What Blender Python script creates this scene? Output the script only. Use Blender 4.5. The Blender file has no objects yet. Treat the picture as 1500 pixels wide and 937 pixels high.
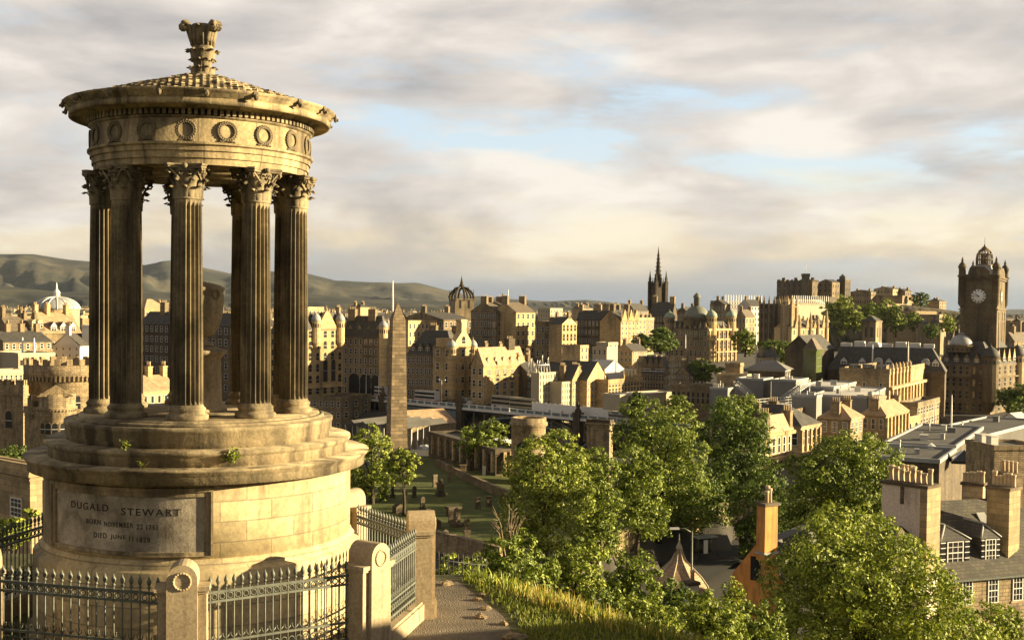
import bpy, math, random
import numpy as np
from mathutils import Vector, Matrix
R = math.radians
random.seed(7)
scene = bpy.context.scene
col = scene.collection

# ------------------------------------------------------------------ camera
F, CX, CY, PITCH, ROLL = 1727.0, 750.0, 505.0, 0.0286, 0.0101
cp, sp, cr, sr = math.cos(PITCH), math.sin(PITCH), math.cos(ROLL), math.sin(ROLL)
FW, UP0, RT0 = Vector((0, cp, -sp)), Vector((0, sp, cp)), Vector((1, 0, 0))
RT, UP = RT0*cr + UP0*sr, UP0*cr - RT0*sr
cam_d = bpy.data.cameras.new('camera')
cam = bpy.data.objects.new('camera', cam_d)
col.objects.link(cam)
cam_d.sensor_width = 36
cam_d.lens = F/1500*36
cam_d.shift_y = (CY-468.5)/1500
cam_d.clip_start, cam_d.clip_end = 0.1, 120000
cam.matrix_world = Matrix(((RT.x, UP.x, -FW.x, 0), (RT.y, UP.y, -FW.y, 0), (RT.z, UP.z, -FW.z, 0), (0, 0, 0, 1)))
scene.camera = cam

# ------------------------------------------------------------------ light and exposure
SUN_AZ, SUN_EL = R(1), R(11.5)
SUN_STRENGTH, SUN_COLOR = 5.0, (1.0, 0.80, 0.46)
SKY_STRENGTH, EXPOSURE = 0.10, 1.9
vs = scene.view_settings
vs.view_transform, vs.look, vs.gamma, vs.exposure, vs.use_curve_mapping = 'Standard', 'None', 1.0, EXPOSURE, False
sun_d = bpy.data.lights.new('sun', 'SUN')
sun_d.energy, sun_d.angle, sun_d.color = SUN_STRENGTH, R(0.5), SUN_COLOR
sun = bpy.data.objects.new('sun', sun_d)
col.objects.link(sun)
S = Vector((math.cos(SUN_EL)*math.cos(SUN_AZ), math.cos(SUN_EL)*math.sin(SUN_AZ), math.sin(SUN_EL)))
sun.rotation_euler = S.to_track_quat('Z', 'Y').to_euler()
sun.location = (60, 20, 60)


class NT:
    """short hand for building node trees"""
    def __init__(self, tree):
        self.t = tree
        tree.nodes.clear()
    def n(self, kind, ins=None, **props):
        nd = self.t.nodes.new(kind)
        for k, v in props.items():
            setattr(nd, k, v)
        for k, v in (ins or {}).items():
            self.set(nd, k, v)
        return nd
    def set(self, nd, k, v):
        s = nd.inputs[k]
        if isinstance(v, bpy.types.NodeSocket):
            self.t.links.new(v, s)
        elif isinstance(v, bpy.types.Node):
            self.t.links.new(v.outputs[0], s)
        else:
            if s.type == 'RGBA' and len(v) == 3:
                v = (*v, 1)
            s.default_value = v
    def math(self, op, a, b=0.0, clamp=False):
        return self.n('ShaderNodeMath', {0: a, 1: b}, operation=op, use_clamp=clamp).outputs[0]
    def mix(self, f, a, b, mode='MIX'):
        nd = self.n('ShaderNodeMix', data_type='RGBA', blend_type=mode)
        self.set(nd, 0, f)
        self.set(nd, 6, a)
        self.set(nd, 7, b)
        return nd.outputs[2]
    def ramp(self, f, stops, interp='LINEAR'):
        nd = self.n('ShaderNodeValToRGB', {0: f})
        cr_ = nd.color_ramp
        cr_.interpolation = interp
        while len(cr_.elements) < len(stops):
            cr_.elements.new(0.5)
        for e, (p, c) in zip(cr_.elements, stops):
            e.position = p
            e.color = (*c, 1) if isinstance(c, tuple) else (c, c, c, 1)
        return nd.outputs[0]
    def noise(self, vec, scale, detail=4, rough=0.55, dist=0.0):
        nd = self.n('ShaderNodeTexNoise', {'Scale': scale, 'Detail': detail, 'Roughness': rough, 'Distortion': dist})
        if vec is not None:
            self.set(nd, 'Vector', vec)
        return nd.outputs[0]
    def mapping(self, vec, scale=(1, 1, 1), loc=(0, 0, 0), rot=(0, 0, 0)):
        return self.n('ShaderNodeMapping', {'Vector': vec, 'Scale': scale, 'Location': loc, 'Rotation': rot}).outputs[0]


world = bpy.data.worlds.new('World')
scene.world = world
world.use_nodes = True
w = NT(world.node_tree)
geo = w.n('ShaderNodeTexCoord').outputs['Generated']
sky = w.n('ShaderNodeTexSky', sky_type='NISHITA', sun_disc=False, sun_elevation=SUN_EL, sun_rotation=math.pi/2-SUN_AZ,
          air_density=1.0, dust_density=1.5, ozone_density=1.0)
sep = w.n('ShaderNodeSeparateXYZ', {0: geo})
el = sep.outputs[2]
G = 1.0/(SKY_STRENGTH*2**EXPOSURE)          # display value -> radiance colour
def C(r, g, b, k=1.0):
    f = lambda v: ((v/255+0.055)/1.055)**2.4 if v > 10 else v/255/12.92
    return (f(r)*G*k, f(g)*G*k, f(b)*G*k)
# cloud sheets: long, nearly level streaks, finer towards the horizon
v1 = w.mapping(geo, (1.9, 1.9, 8.5), (0.9, 0.2, 0.55), (0, R(-7), 0))
v2 = w.mapping(geo, (4.6, 4.6, 17.0), (1.7, 0.4, 2.1), (0, R(-6), 0))
v3 = w.mapping(geo, (2.6, 2.6, 8.0), (4.2, 1.1, 0.7), (0, R(-5), 0))
n1 = w.noise(v1, 1.6, 6, 0.55, 0.25)
n2 = w.noise(v2, 1.5, 7, 0.56, 0.25)
n3 = w.noise(v3, 2.0, 6, 0.55, 0.4)
# cloud relief: density here less density a little way towards the sun and upwards, so the sunward edges are bright
v4a = w.mapping(geo, (3.0, 3.0, 12.0), (2.3, 0.9, 1.4), (0, R(-7), 0))
v4b = w.mapping(geo, (3.0, 3.0, 12.0), (2.3+0.20, 0.9+0.04, 1.4+0.20), (0, R(-7), 0))
relief = w.math('MULTIPLY', w.math('SUBTRACT', w.noise(v4a, 1.6, 5, 0.52, 0.15), w.noise(v4b, 1.6, 5, 0.52, 0.15)), 1.0)
dens = w.math('ADD', w.math('MULTIPLY', n1, 0.62), w.math('MULTIPLY', n2, 0.38))
cover = w.ramp(dens, [(0.385, 0.0), (0.43, 0.65), (0.48, 1.0)])
tone = w.ramp(w.math('ADD', w.math('ADD', w.math('MULTIPLY', n3, 0.75), w.math('MULTIPLY', n2, 0.25)), w.math('MULTIPLY', relief, 0.34)),
              [(0.34, C(182, 179, 178)), (0.44, C(208, 202, 197)), (0.53, C(227, 219, 211)), (0.64, C(251, 243, 232))])
blue = w.mix(0.86, w.n('ShaderNodeVectorMath', {0: sky.outputs[0], 1: (1.0, 1.0, 1.0)}, operation='MULTIPLY').outputs[0], w.ramp(el, [(0.0, C(196, 212, 224)), (0.12, C(214, 230, 242)), (0.3, C(192, 216, 236))]))
base = w.mix(cover, blue, tone)
# warm lit bank of cloud low over the city, its edge broken up by noise
elw = w.math('ADD', el, w.math('MULTIPLY', w.math('SUBTRACT', n2, 0.5), 0.11))
elw = w.math('ADD', elw, w.math('MULTIPLY', w.math('SUBTRACT', n1, 0.5), 0.10))
warm = w.ramp(elw, [(0.0, 0.0), (0.026, 0.05), (0.045, 0.9), (0.068, 0.8), (0.095, 0.10), (0.13, 0.0)])
base = w.mix(w.math('MULTIPLY', warm, 0.85), base, w.ramp(w.math('ADD', n3, w.math('MULTIPLY', relief, 0.6)), [(0.36, C(206, 194, 176)), (0.50, C(240, 220, 182)), (0.60, C(255, 242, 208))]))
low = w.ramp(w.math('ADD', el, w.math('MULTIPLY', w.math('SUBTRACT', n1, 0.5), 0.07)), [(0.0, 1.0), (0.026, 0.96), (0.05, 0.0)])
base = w.mix(low, base, w.ramp(el, [(0.0, C(138, 150, 164)), (0.014, C(148, 155, 165)), (0.040, C(186, 180, 174))]))
# unseen sky overhead: a flat grey, toned to set the strength of the fill
base = w.mix(w.ramp(el, [(0.26, 0.0), (0.5, 1.0)]), base, C(152, 146, 140))
bg = w.n('ShaderNodeBackground', {0: base, 1: SKY_STRENGTH})
w.n('ShaderNodeOutputWorld', {0: bg})


# ------------------------------------------------------------------ projection helpers (photo pixels, 1500 wide)
def ray(px, py):
    a, b = px-CX, py-CY
    a, b = a*cr + b*sr, -a*sr + b*cr
    return FW + RT0*(a/F) - UP0*(b/F)
def at(px, py, y):
    d = ray(px, py)
    return d*(y/d.y)
def proj(p):
    d = p.dot(FW)
    a, b = F*p.dot(RT0)/d, -F*p.dot(UP0)/d
    return CX + a*cr - b*sr, CY + a*sr + b*cr
def zat(px, py, y):
    return at(px, py, y).z
def onz(px, py, z):
    d = ray(px, py)
    return d*(z/d.z)


# ------------------------------------------------------------------ materials
MATS = {}
def mat(name):
    m = bpy.data.materials.new(name)
    m.use_nodes = True
    MATS[name] = m
    return m, NT(m.node_tree)
def finish(t, colr, rough=0.85, bump=None, bstr=0.3, bdist=0.02, spec=0.3, metal=0.0, **kw):
    b = t.n('ShaderNodeBsdfPrincipled', {'Base Color': colr, 'Roughness': rough, 'Specular IOR Level': spec, 'Metallic': metal})
    for k, v in kw.items():
        t.set(b, k.replace('_', ' '), v)
    if bump is not None:
        t.set(b, 'Normal', t.n('ShaderNodeBump', {'Height': bump, 'Strength': bstr, 'Distance': bdist}))
    t.n('ShaderNodeOutputMaterial', {0: b})
def stone(name, light, dark, soot, scale=1.0, soot_amt=0.5, blocks=None, bstr=0.5, bdist=0.02, streak=True, joint=0.6):
    """weathered sandstone: tonal patches, soot runs and (optionally) ashlar blocks from the UVs in metres"""
    m, t = mat(name)
    tc = t.n('ShaderNodeTexCoord')
    ob, uv = tc.outputs['Object'], tc.outputs['UV']
    a = t.noise(ob, 0.9*scale, 5, 0.6, 0.3)
    c = t.ramp(a, [(0.32, dark), (0.62, light)])
    if blocks:
        br = t.n('ShaderNodeTexBrick', {'Vector': uv, 'Color1': (0.74, 0.72, 0.68), 'Color2': (1.14, 1.08, 0.98), 'Mortar': (joint,)*3, 'Scale': 1.0,
                 'Mortar Size': blocks[2], 'Brick Width': blocks[0], 'Row Height': blocks[1], 'Bias': 0.0})
        c = t.mix(1.0, c, br.outputs[0], 'MULTIPLY')
    if scale <= 0.13:       # neighbouring fronts differ: cleaned, greyed or browner stone
        rn = t.n('ShaderNodeObjectInfo').outputs['Random']
        c = t.mix(1.0, c, t.ramp(rn, [(0.0, (0.68, 0.68, 0.70)), (0.35, (0.86, 0.83, 0.78)), (0.7, (1.0, 0.98, 0.98)), (1.0, (1.16, 1.14, 1.12))]), 'MULTIPLY')
    fine = t.noise(ob, 14*scale, 6, 0.65)
    c = t.mix(1.0, c, t.ramp(fine, [(0.3, 0.7), (0.7, 1.18)]), 'MULTIPLY')
    if streak:
        st = t.noise(t.mapping(ob, (2.2*scale, 2.2*scale, 0.35*scale)), 1.0, 5, 0.6, 0.4)
    else:
        st = t.noise(ob, 0.5*scale, 5, 0.65)
    f = t.ramp(st, [(0.62-0.32*soot_amt, 0.0), (0.80-0.20*soot_amt, 0.85)])
    c = t.mix(f, c, soot)
    h = fine
    if blocks:
        h = t.math('ADD', t.math('MULTIPLY', fine, 0.6), t.math('MULTIPLY', t.math('SUBTRACT', 1.0, br.outputs[1]), 1.0))
    finish(t, c, 0.9, h, bstr, bdist)
    return m
def plain(name, c, rough=0.7, var=0.18, scale=3.0, metal=0.0, spec=0.3, bstr=0.15):
    m, t = mat(name)
    ob = t.n('ShaderNodeTexCoord').outputs['Object']
    nz = t.noise(ob, scale, 6, 0.6, 0.2)
    k = t.ramp(nz, [(0.3, 1-var), (0.7, 1+var)])
    finish(t, t.mix(1.0, c, k, 'MULTIPLY'), rough, nz, bstr, 0.02, spec, metal)
    return m
def roofing(name, c, c2, row=0.3, wid=0.45, rough=0.75, bstr=0.5):
    """slates or tiles in courses, from the UVs in metres"""
    m, t = mat(name)
    tc = t.n('ShaderNodeTexCoord')
    br = t.n('ShaderNodeTexBrick', {'Vector': tc.outputs['UV'], 'Color1': c, 'Color2': c2, 'Mortar': tuple(v*0.5 for v in c), 'Scale': 1.0,
             'Mortar Size': 0.02, 'Brick Width': wid, 'Row Height': row})
    nz = t.noise(tc.outputs['Object'], 0.8, 6, 0.65, 0.3)
    k = t.mix(1.0, br.outputs[0], t.ramp(nz, [(0.3, 0.65), (0.7, 1.3)]), 'MULTIPLY')
    finish(t, k, rough, t.math('SUBTRACT', 1.0, br.outputs[1]), bstr, 0.03, 0.35)
    return m
def leafy(name, c1, c2, c3, trans=0.18):
    m, t = mat(name)
    rnd = t.n('ShaderNodeNewGeometry').outputs['Random Per Island']
    ob = t.n('ShaderNodeTexCoord').outputs['Object']
    nz = t.noise(ob, 0.35, 3, 0.5)
    v = t.math('ADD', t.math('MULTIPLY', rnd, 0.55), t.math('MULTIPLY', nz, 0.45))
    c = t.ramp(v, [(0.2, c1), (0.5, c2), (0.8, c3)])
    d = t.n('ShaderNodeBsdfPrincipled', {'Base Color': c, 'Roughness': 0.55, 'Specular IOR Level': 0.25})
    tr = t.n('ShaderNodeBsdfTranslucent', {0: t.mix(1.0, c, (1.15, 1.25, 0.55), 'MULTIPLY')})
    mx = t.n('ShaderNodeMixShader', {0: trans, 1: d.outputs[0], 2: tr.outputs[0]})
    t.n('ShaderNodeOutputMaterial', {0: mx})
    return m

M = {}
M['monument'] = stone('monument_stone', (0.46, 0.365, 0.215), (0.25, 0.195, 0.115), (0.04, 0.032, 0.022), 1.1, 0.82, None, 0.5, 0.02)
M['drum'] = stone('drum_ashlar', (0.53, 0.44, 0.27), (0.39, 0.31, 0.185), (0.06, 0.05, 0.035), 0.8, 0.30, (0.74, 0.285, 0.010), 0.5, 0.015)
M['column'] = stone('column_stone', (0.38, 0.305, 0.185), (0.11, 0.09, 0.056), (0.022, 0.018, 0.014), 1.2, 0.95, None, 0.4, 0.01)
M['pier'] = stone('pier_stone', (0.42, 0.33, 0.21), (0.32, 0.25, 0.16), (0.07, 0.06, 0.04), 1.6, 0.25, None, 0.35, 0.01)
M['entab'] = stone('entablature_stone', (0.50, 0.405, 0.245), (0.30, 0.24, 0.145), (0.045, 0.036, 0.025), 1.6, 0.72, (0.85, 6.0, 0.012), 0.5, 0.02)
M['panel'] = stone('panel_stone', (0.52, 0.45, 0.35), (0.22, 0.185, 0.135), (0.09, 0.075, 0.055), 2.6, 0.66, None, 0.4, 0.01, False)
M['letter'] = plain('letter_recess', (0.04, 0.033, 0.025), 0.9, 0.5, 4.0)
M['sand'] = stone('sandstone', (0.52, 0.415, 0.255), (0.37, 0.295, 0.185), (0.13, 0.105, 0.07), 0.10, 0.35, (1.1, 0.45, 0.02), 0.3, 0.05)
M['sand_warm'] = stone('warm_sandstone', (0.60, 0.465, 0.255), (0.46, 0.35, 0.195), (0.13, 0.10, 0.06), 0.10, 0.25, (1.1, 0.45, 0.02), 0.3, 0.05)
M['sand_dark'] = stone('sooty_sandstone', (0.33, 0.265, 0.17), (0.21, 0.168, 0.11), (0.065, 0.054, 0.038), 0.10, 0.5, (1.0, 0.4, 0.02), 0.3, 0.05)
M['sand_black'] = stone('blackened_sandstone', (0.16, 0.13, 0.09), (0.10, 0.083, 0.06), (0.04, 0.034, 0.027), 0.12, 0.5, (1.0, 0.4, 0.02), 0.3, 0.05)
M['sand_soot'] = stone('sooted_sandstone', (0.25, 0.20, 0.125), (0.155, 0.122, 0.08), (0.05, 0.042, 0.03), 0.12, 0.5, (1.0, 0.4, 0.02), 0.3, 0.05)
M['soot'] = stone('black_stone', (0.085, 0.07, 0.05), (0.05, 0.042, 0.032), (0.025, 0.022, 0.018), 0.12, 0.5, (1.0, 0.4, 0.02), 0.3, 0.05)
M['rubble'] = stone('rubble_wall', (0.44, 0.34, 0.205), (0.27, 0.21, 0.135), (0.09, 0.07, 0.05), 0.9, 0.45, (0.55, 0.28, 0.03), 0.7, 0.05, True, 0.5)
M['cream'] = plain('cream_render', (0.38, 0.325, 0.225), 0.85, 0.1, 0.3)
M['white'] = plain('white_render', (0.50, 0.47, 0.43), 0.85, 0.08, 0.3)
M['pinkish'] = stone('pink_harling', (0.68, 0.57, 0.46), (0.60, 0.50, 0.40), (0.26, 0.21, 0.16), 0.45, 0.2, None, 0.25, 0.01)
M['orange'] = stone('orange_harling', (0.66, 0.30, 0.085), (0.56, 0.245, 0.07), (0.25, 0.12, 0.055), 1.3, 0.5, None, 0.5, 0.02)
M['slate'] = roofing('slate', (0.062, 0.058, 0.053), (0.085, 0.078, 0.068))
M['slate_moss'] = roofing('mossy_slate', (0.062, 0.056, 0.048), (0.10, 0.088, 0.062))
M['slate_brown'] = roofing('brown_slate', (0.12, 0.095, 0.068), (0.16, 0.125, 0.085))
M['tile_tan'] = roofing('tan_tile', (0.36, 0.24, 0.14), (0.42, 0.28, 0.165))
M['lead'] = plain('lead_sheet', (0.30, 0.30, 0.29), 0.5, 0.2, 0.5)
M['felt'] = plain('roofing_felt', (0.085, 0.08, 0.07), 0.85, 0.3, 0.15)
M['grey_clad'] = plain('grey_cladding', (0.19, 0.18, 0.16), 0.6, 0.12, 0.2)
M['pale_roof'] = plain('pale_roof_sheet', (0.55, 0.52, 0.46), 0.6, 0.2, 0.2)
M['dome_lead'] = plain('dome_lead', (0.15, 0.155, 0.125), 0.6, 0.2, 0.5)
M['copper'] = plain('green_copper', (0.24, 0.29, 0.22), 0.6, 0.15, 0.5)
M['glass'] = plain('window_glass', (0.025, 0.026, 0.028), 0.12, 0.3, 0.4, 0.0, 0.6, 0.05)
M['paint'] = plain('white_paint', (0.72, 0.70, 0.65), 0.5, 0.06, 1.0)
M['iron'] = plain('weathered_iron', (0.11, 0.118, 0.098), 0.55, 0.4, 9.0, 0.2, 0.4)
M['iron_black'] = plain('black_iron', (0.03, 0.03, 0.028), 0.5, 0.3, 6.0)
M['bridge_blue'] = plain('bridge_paint', (0.13, 0.165, 0.175), 0.55, 0.2, 0.5)
M['bridge_pale'] = plain('pale_bridge_paint', (0.62, 0.60, 0.55), 0.6, 0.15, 0.5)
M['pot'] = plain('clay_pot', (0.50, 0.38, 0.24), 0.85, 0.2, 2.0)
M['bark'] = plain('bark', (0.055, 0.043, 0.03), 0.95, 0.4, 6.0, bstr=0.6)
M['asphalt'] = plain('asphalt', (0.04, 0.038, 0.035), 0.9, 0.2, 0.7)
M['steel'] = plain('galvanised_steel', (0.45, 0.44, 0.41), 0.45, 0.1, 1.0, 0.3)
M['red'] = plain('bus_red', (0.32, 0.035, 0.03), 0.35, 0.05, 1.0)
M['rubber'] = plain('rubber', (0.02, 0.02, 0.02), 0.8)
M['greenglass'] = plain('green_glass', (0.10, 0.125, 0.045), 0.15, 0.3, 0.4, 0.0, 0.6, 0.03)
M['skin'] = plain('skin', (0.42, 0.28, 0.2), 0.6)
M['cloth'] = plain('dark_cloth', (0.035, 0.036, 0.045), 0.9)
M['cloth_red'] = plain('red_cloth', (0.35, 0.05, 0.04), 0.9)
M['gold'] = plain('dull_gold', (0.5, 0.36, 0.1), 0.4, 0.2, 1.0, 0.5)
M['leaf'] = leafy('leaf_green', (0.051, 0.074, 0.014), (0.139, 0.183, 0.029), (0.314, 0.349, 0.06))
M['leaf_light'] = leafy('leaf_light', (0.072, 0.099, 0.016), (0.191, 0.232, 0.036), (0.407, 0.428, 0.078))
M['leaf_dark'] = leafy('leaf_dark', (0.031, 0.05, 0.012), (0.086, 0.125, 0.025), (0.205, 0.254, 0.056), 0.25)
M['leaf_dry'] = leafy('leaf_dry', (0.10, 0.085, 0.025), (0.17, 0.14, 0.04), (0.24, 0.18, 0.06))
M['grass_green'] = leafy('grass_green', (0.086, 0.116, 0.019), (0.168, 0.2, 0.036), (0.282, 0.28, 0.065), 0.3)
M['grass_straw'] = leafy('grass_straw', (0.23, 0.18, 0.05), (0.437, 0.34, 0.105), (0.638, 0.504, 0.185), 0.3)


# ------------------------------------------------------------------ mesh building
class MB:
    def __init__(self):
        self.v, self.f, self.m, self.sm, self.uv = [], [], [], [], {}
    def add(self, vs_, fs, m=0, T=None, smooth=False):
        o = len(self.v)
        if T is not None:
            vs_ = [T @ Vector(p) for p in vs_]
        self.v += [tuple(p) for p in vs_]
        for f in fs:
            self.f.append(tuple(i+o for i in f))
            self.m.append(m)
            self.sm.append(smooth)
        return self
    def box(self, x0, x1, y0, y1, z0, z1, m=0, T=None, tx=0.0, ty=0.0):
        """axis box; tx, ty pull the top in"""
        vs_ = [(x0, y0, z0), (x1, y0, z0), (x1, y1, z0), (x0, y1, z0),
               (x0+tx, y0+ty, z1), (x1-tx, y0+ty, z1), (x1-tx, y1-ty, z1), (x0+tx, y1-ty, z1)]
        self.add(vs_, [(3, 2, 1, 0), (4, 5, 6, 7), (0, 1, 5, 4), (1, 2, 6, 5), (2, 3, 7, 6), (3, 0, 4, 7)], m, T)
        return self
    def cbox(self, c, s, m=0, rz=0.0, T=None):
        TT = Matrix.Translation(c) @ Matrix.Rotation(rz, 4, 'Z')
        if T is not None:
            TT = T @ TT
        return self.box(-s[0]/2, s[0]/2, -s[1]/2, s[1]/2, -s[2]/2, s[2]/2, m, TT)
    def prism(self, poly, z0, z1, m=0, T=None):
        n = len(poly)
        vs_ = [(x, y, z0) for x, y in poly] + [(x, y, z1) for x, y in poly]
        fs = [tuple(range(n-1, -1, -1)), tuple(range(n, 2*n))] + [(i, (i+1) % n, n+(i+1) % n, n+i) for i in range(n)]
        self.add(vs_, fs, m, T)
        return self
    def slab(self, poly, y0, y1, m=0, T=None):
        """polygon in the xz plane, thickness along y"""
        n = len(poly)
        vs_ = [(x, y0, z) for x, z in poly] + [(x, y1, z) for x, z in poly]
        fs = [tuple(range(n)), tuple(range(2*n-1, n-1, -1))] + [(i, n+i, n+(i+1) % n, (i+1) % n) for i in range(n)]
        self.add(vs_, fs, m, T)
        return self
    def lathe(self, prof, n=24, m=0, T=None, a0=0.0, a1=2*math.pi, smooth=True, caps=True, ruv=None):
        full = abs(a1-a0-2*math.pi) < 1e-6
        k = n if full else n+1
        vs_ = []
        for r, z in prof:
            for i in range(k):
                a = a0+(a1-a0)*i/n
                vs_.append((r*math.cos(a), r*math.sin(a), z))
        fs = []
        f0 = len(self.f)
        for j in range(len(prof)-1):
            for i in range(n):
                i2 = (i+1) % k if full else i+1
                fs.append((j*k+i, j*k+i2, (j+1)*k+i2, (j+1)*k+i))
                if ruv:
                    ua, ub = (a0+(a1-a0)*i/n)*ruv, (a0+(a1-a0)*(i+1)/n)*ruv
                    self.uv[f0+len(fs)-1] = [(ua, prof[j][1]), (ub, prof[j][1]), (ub, prof[j+1][1]), (ua, prof[j+1][1])]
        if full and caps:
            if prof[0][0] > 1e-6:
                fs.append(tuple(range(k-1, -1, -1)))
            if prof[-1][0] > 1e-6:
                fs.append(tuple(range((len(prof)-1)*k, len(prof)*k)))
        self.add(vs_, fs, m, T, smooth)
        return self
    def tube(self, pts, rad, n=6, m=0, smooth=True, T=None):
        pts = [Vector(p) for p in pts]
        if not hasattr(rad, '__len__'):
            rad = [rad]*len(pts)
        vs_ = []
        for i, p in enumerate(pts):
            d = (pts[min(i+1, len(pts)-1)]-pts[max(i-1, 0)])
            d = d.normalized() if d.length > 1e-9 else Vector((0, 0, 1))
            a = d.cross(Vector((0, 0, 1)) if abs(d.z) < 0.95 else Vector((1, 0, 0))).normalized()
            b = d.cross(a)
            for k in range(n):
                q = 2*math.pi*k/n
                vs_.append(p+(a*math.cos(q)+b*math.sin(q))*rad[i])
        fs = [(j*n+i, j*n+(i+1) % n, (j+1)*n+(i+1) % n, (j+1)*n+i) for j in range(len(pts)-1) for i in range(n)]
        fs += [tuple(range(n-1, -1, -1)), tuple(range((len(pts)-1)*n, len(pts)*n))]
        self.add(vs_, fs, m, T, smooth)
        return self
    def torus(self, Rm, r, n=20, k=6, m=0, T=None):
        vs_ = [((Rm+r*math.cos(2*math.pi*j/k))*math.cos(2*math.pi*i/n), (Rm+r*math.cos(2*math.pi*j/k))*math.sin(2*math.pi*i/n), r*math.sin(2*math.pi*j/k))
               for i in range(n) for j in range(k)]
        fs = [(i*k+j, ((i+1) % n)*k+j, ((i+1) % n)*k+(j+1) % k, i*k+(j+1) % k) for i in range(n) for j in range(k)]
        self.add(vs_, fs, m, T, True)
        return self
    def mesh(self, name, mats):
        me = bpy.data.meshes.new(name)
        me.from_pydata(self.v, [], self.f)
        mats = mats if isinstance(mats, (list, tuple)) else [mats]
        for mm in mats:
            me.materials.append(mm)
        me.polygons.foreach_set('material_index', self.m)
        me.polygons.foreach_set('use_smooth', self.sm)
        uvl = me.uv_layers.new(name='metres')
        me.update()
        Z = Vector((0, 0, 1))
        for p in me.polygons:
            own = self.uv.get(p.index)
            n = p.normal
            if own is None:
                if abs(n.z) > 0.98:
                    t, b = Vector((1, 0, 0)), Vector((0, 1, 0))
                else:
                    t = Z.cross(n).normalized()
                    b = n.cross(t)
            for k, li in enumerate(p.loop_indices):
                if own:
                    uvl.data[li].uv = own[k]
                else:
                    co = me.vertices[me.loops[li].vertex_index].co
                    uvl.data[li].uv = (co.dot(t), co.dot(b))
        return me
    def build(self, name, mats, parent=None, loc=None, rz=0.0):
        o = bpy.data.objects.new(name, self.mesh(name, mats))
        return place(o, parent, loc, rz)
def place(o, parent=None, loc=None, rz=0.0):
    col.objects.link(o)
    if parent is not None:
        o.parent = parent
    if loc is not None:
        o.location = loc
    if rz:
        o.rotation_euler = (0, 0, rz)
    return o
def inst(me, name, parent=None, loc=(0, 0, 0), rz=0.0):
    o = bpy.data.objects.new(name, me)
    return place(o, parent, loc, rz)
def tag(o, label=None, cat=None, group=None, kind=None):
    if label: o['label'] = label
    if cat: o['category'] = cat
    if group: o['group'] = group
    if kind: o['kind'] = kind
    return o
def empty(name, loc, rz=0.0, label=None, cat=None, group=None):
    o = bpy.data.objects.new(name, None)
    o.empty_display_size = 0.2
    place(o, None, loc, rz)
    return tag(o, label, cat, group)
def npmesh(name, verts, faces, mats, smooth=False, midx=None):
    """fast mesh from numpy: verts (n,3), faces (m,k)"""
    me = bpy.data.meshes.new(name)
    nf, k = faces.shape
    me.vertices.add(len(verts))
    me.vertices.foreach_set('co', np.ascontiguousarray(verts, dtype=np.float32).ravel())
    me.loops.add(nf*k)
    me.loops.foreach_set('vertex_index', np.ascontiguousarray(faces, dtype=np.int32).ravel())
    me.polygons.add(nf)
    me.polygons.foreach_set('loop_start', np.arange(0, nf*k, k, dtype=np.int32))
    me.polygons.foreach_set('loop_total', np.full(nf, k, dtype=np.int32))
    for mm in (mats if isinstance(mats, (list, tuple)) else [mats]):
        me.materials.append(mm)
    if midx is not None:
        me.polygons.foreach_set('material_index', np.ascontiguousarray(midx, dtype=np.int32))
    me.polygons.foreach_set('use_smooth', np.full(nf, smooth, dtype=bool))
    me.update(calc_edges=True)
    me.validate()
    return me
# ------------------------------------------------------------------ terrain
def sstep(a, b, v):
    t = min(1.0, max(0.0, (v-a)/(b-a)))
    return t*t*(3-2*t)
def lerp(a, b, t): return a+(b-a)*t
def brow(x): return 21.6-1.4*(x+0.2) if x > -0.5 else 22.05+0.05*min(-x-0.5, 40) if x > -2.2 else 23.15+0.05*min(-x-0.5, 30)
ZG = -4.95
def terrain(x, y):
    z = lerp(-1.7, ZG, sstep(0, 13.5, y))
    d = (y-brow(x))*(0.555 if x > -0.5 else 0.9)
    low = -28.0
    if d > 0:
        z = max(ZG-0.62*d-0.25*min(d, 3), low) if d < 60 else low
    side = ((x-9.9)*35-(y-136)*26.7)/44          # street below the retaining wall
    if x > 4 and 40 < y < 240:
        z -= 3.4*sstep(0, 1.5, side)*sstep(6, 12, x)*sstep(60, 85, y)*(1-sstep(185, 225, y))
    z += 11.6*math.exp(-((x-17)**2/18.0+(y-17)**2/80.0))     # unseen shoulder, added right of view to shade the path and lower grass
    if y < 0:
        z = -1.7+0.25*min(-y, 60)*sstep(0, 10, -y)
    if y > 90:
        far = -30.0
        valley = math.exp(-((x-(-20))/150.0)**2)*sstep(250, 300, y)*(1-sstep(395, 430, y))
        z = lerp(z, -36.0, sstep(230, 300, y)) - 22.0*valley
        ridge = sstep(430, 620, y)*math.exp(-((x+40)/330.0)**2)
        z = lerp(z, lerp(z, -22.0, ridge), sstep(430, 520, y))
        z = lerp(z, -48.0, sstep(900, 1600, y))
        z = lerp(z, -95.0, sstep(1800, 6000, y))
    return z
def axis_vals(fine0, fine1, step, lo, hi, g):
    a = list(np.arange(fine0, fine1+1e-6, step))
    s = step
    while a[-1] < hi:
        s *= g
        a.append(a[-1]+s)
    s = step
    while a[0] > lo:
        s *= g
        a.insert(0, a[0]-s)
    return np.array(a)
gx = axis_vals(-14, 22, 0.5, -20000, 20000, 1.09)
gy = axis_vals(8, 46, 0.5, -120, 21000, 1.07)
gv = np.array([(x, y, terrain(x, y)) for y in gy for x in gx])
nx, ny = len(gx), len(gy)
gi = np.arange(nx*ny).reshape(ny, nx)
gf = np.stack([gi[:-1, :-1].ravel(), gi[:-1, 1:].ravel(), gi[1:, 1:].ravel(), gi[1:, :-1].ravel()], 1)
m, t = mat('ground_earth')
ob = t.n('ShaderNodeTexCoord').outputs['Object']
yy = t.n('ShaderNodeSeparateXYZ', {0: ob}).outputs[1]
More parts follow.
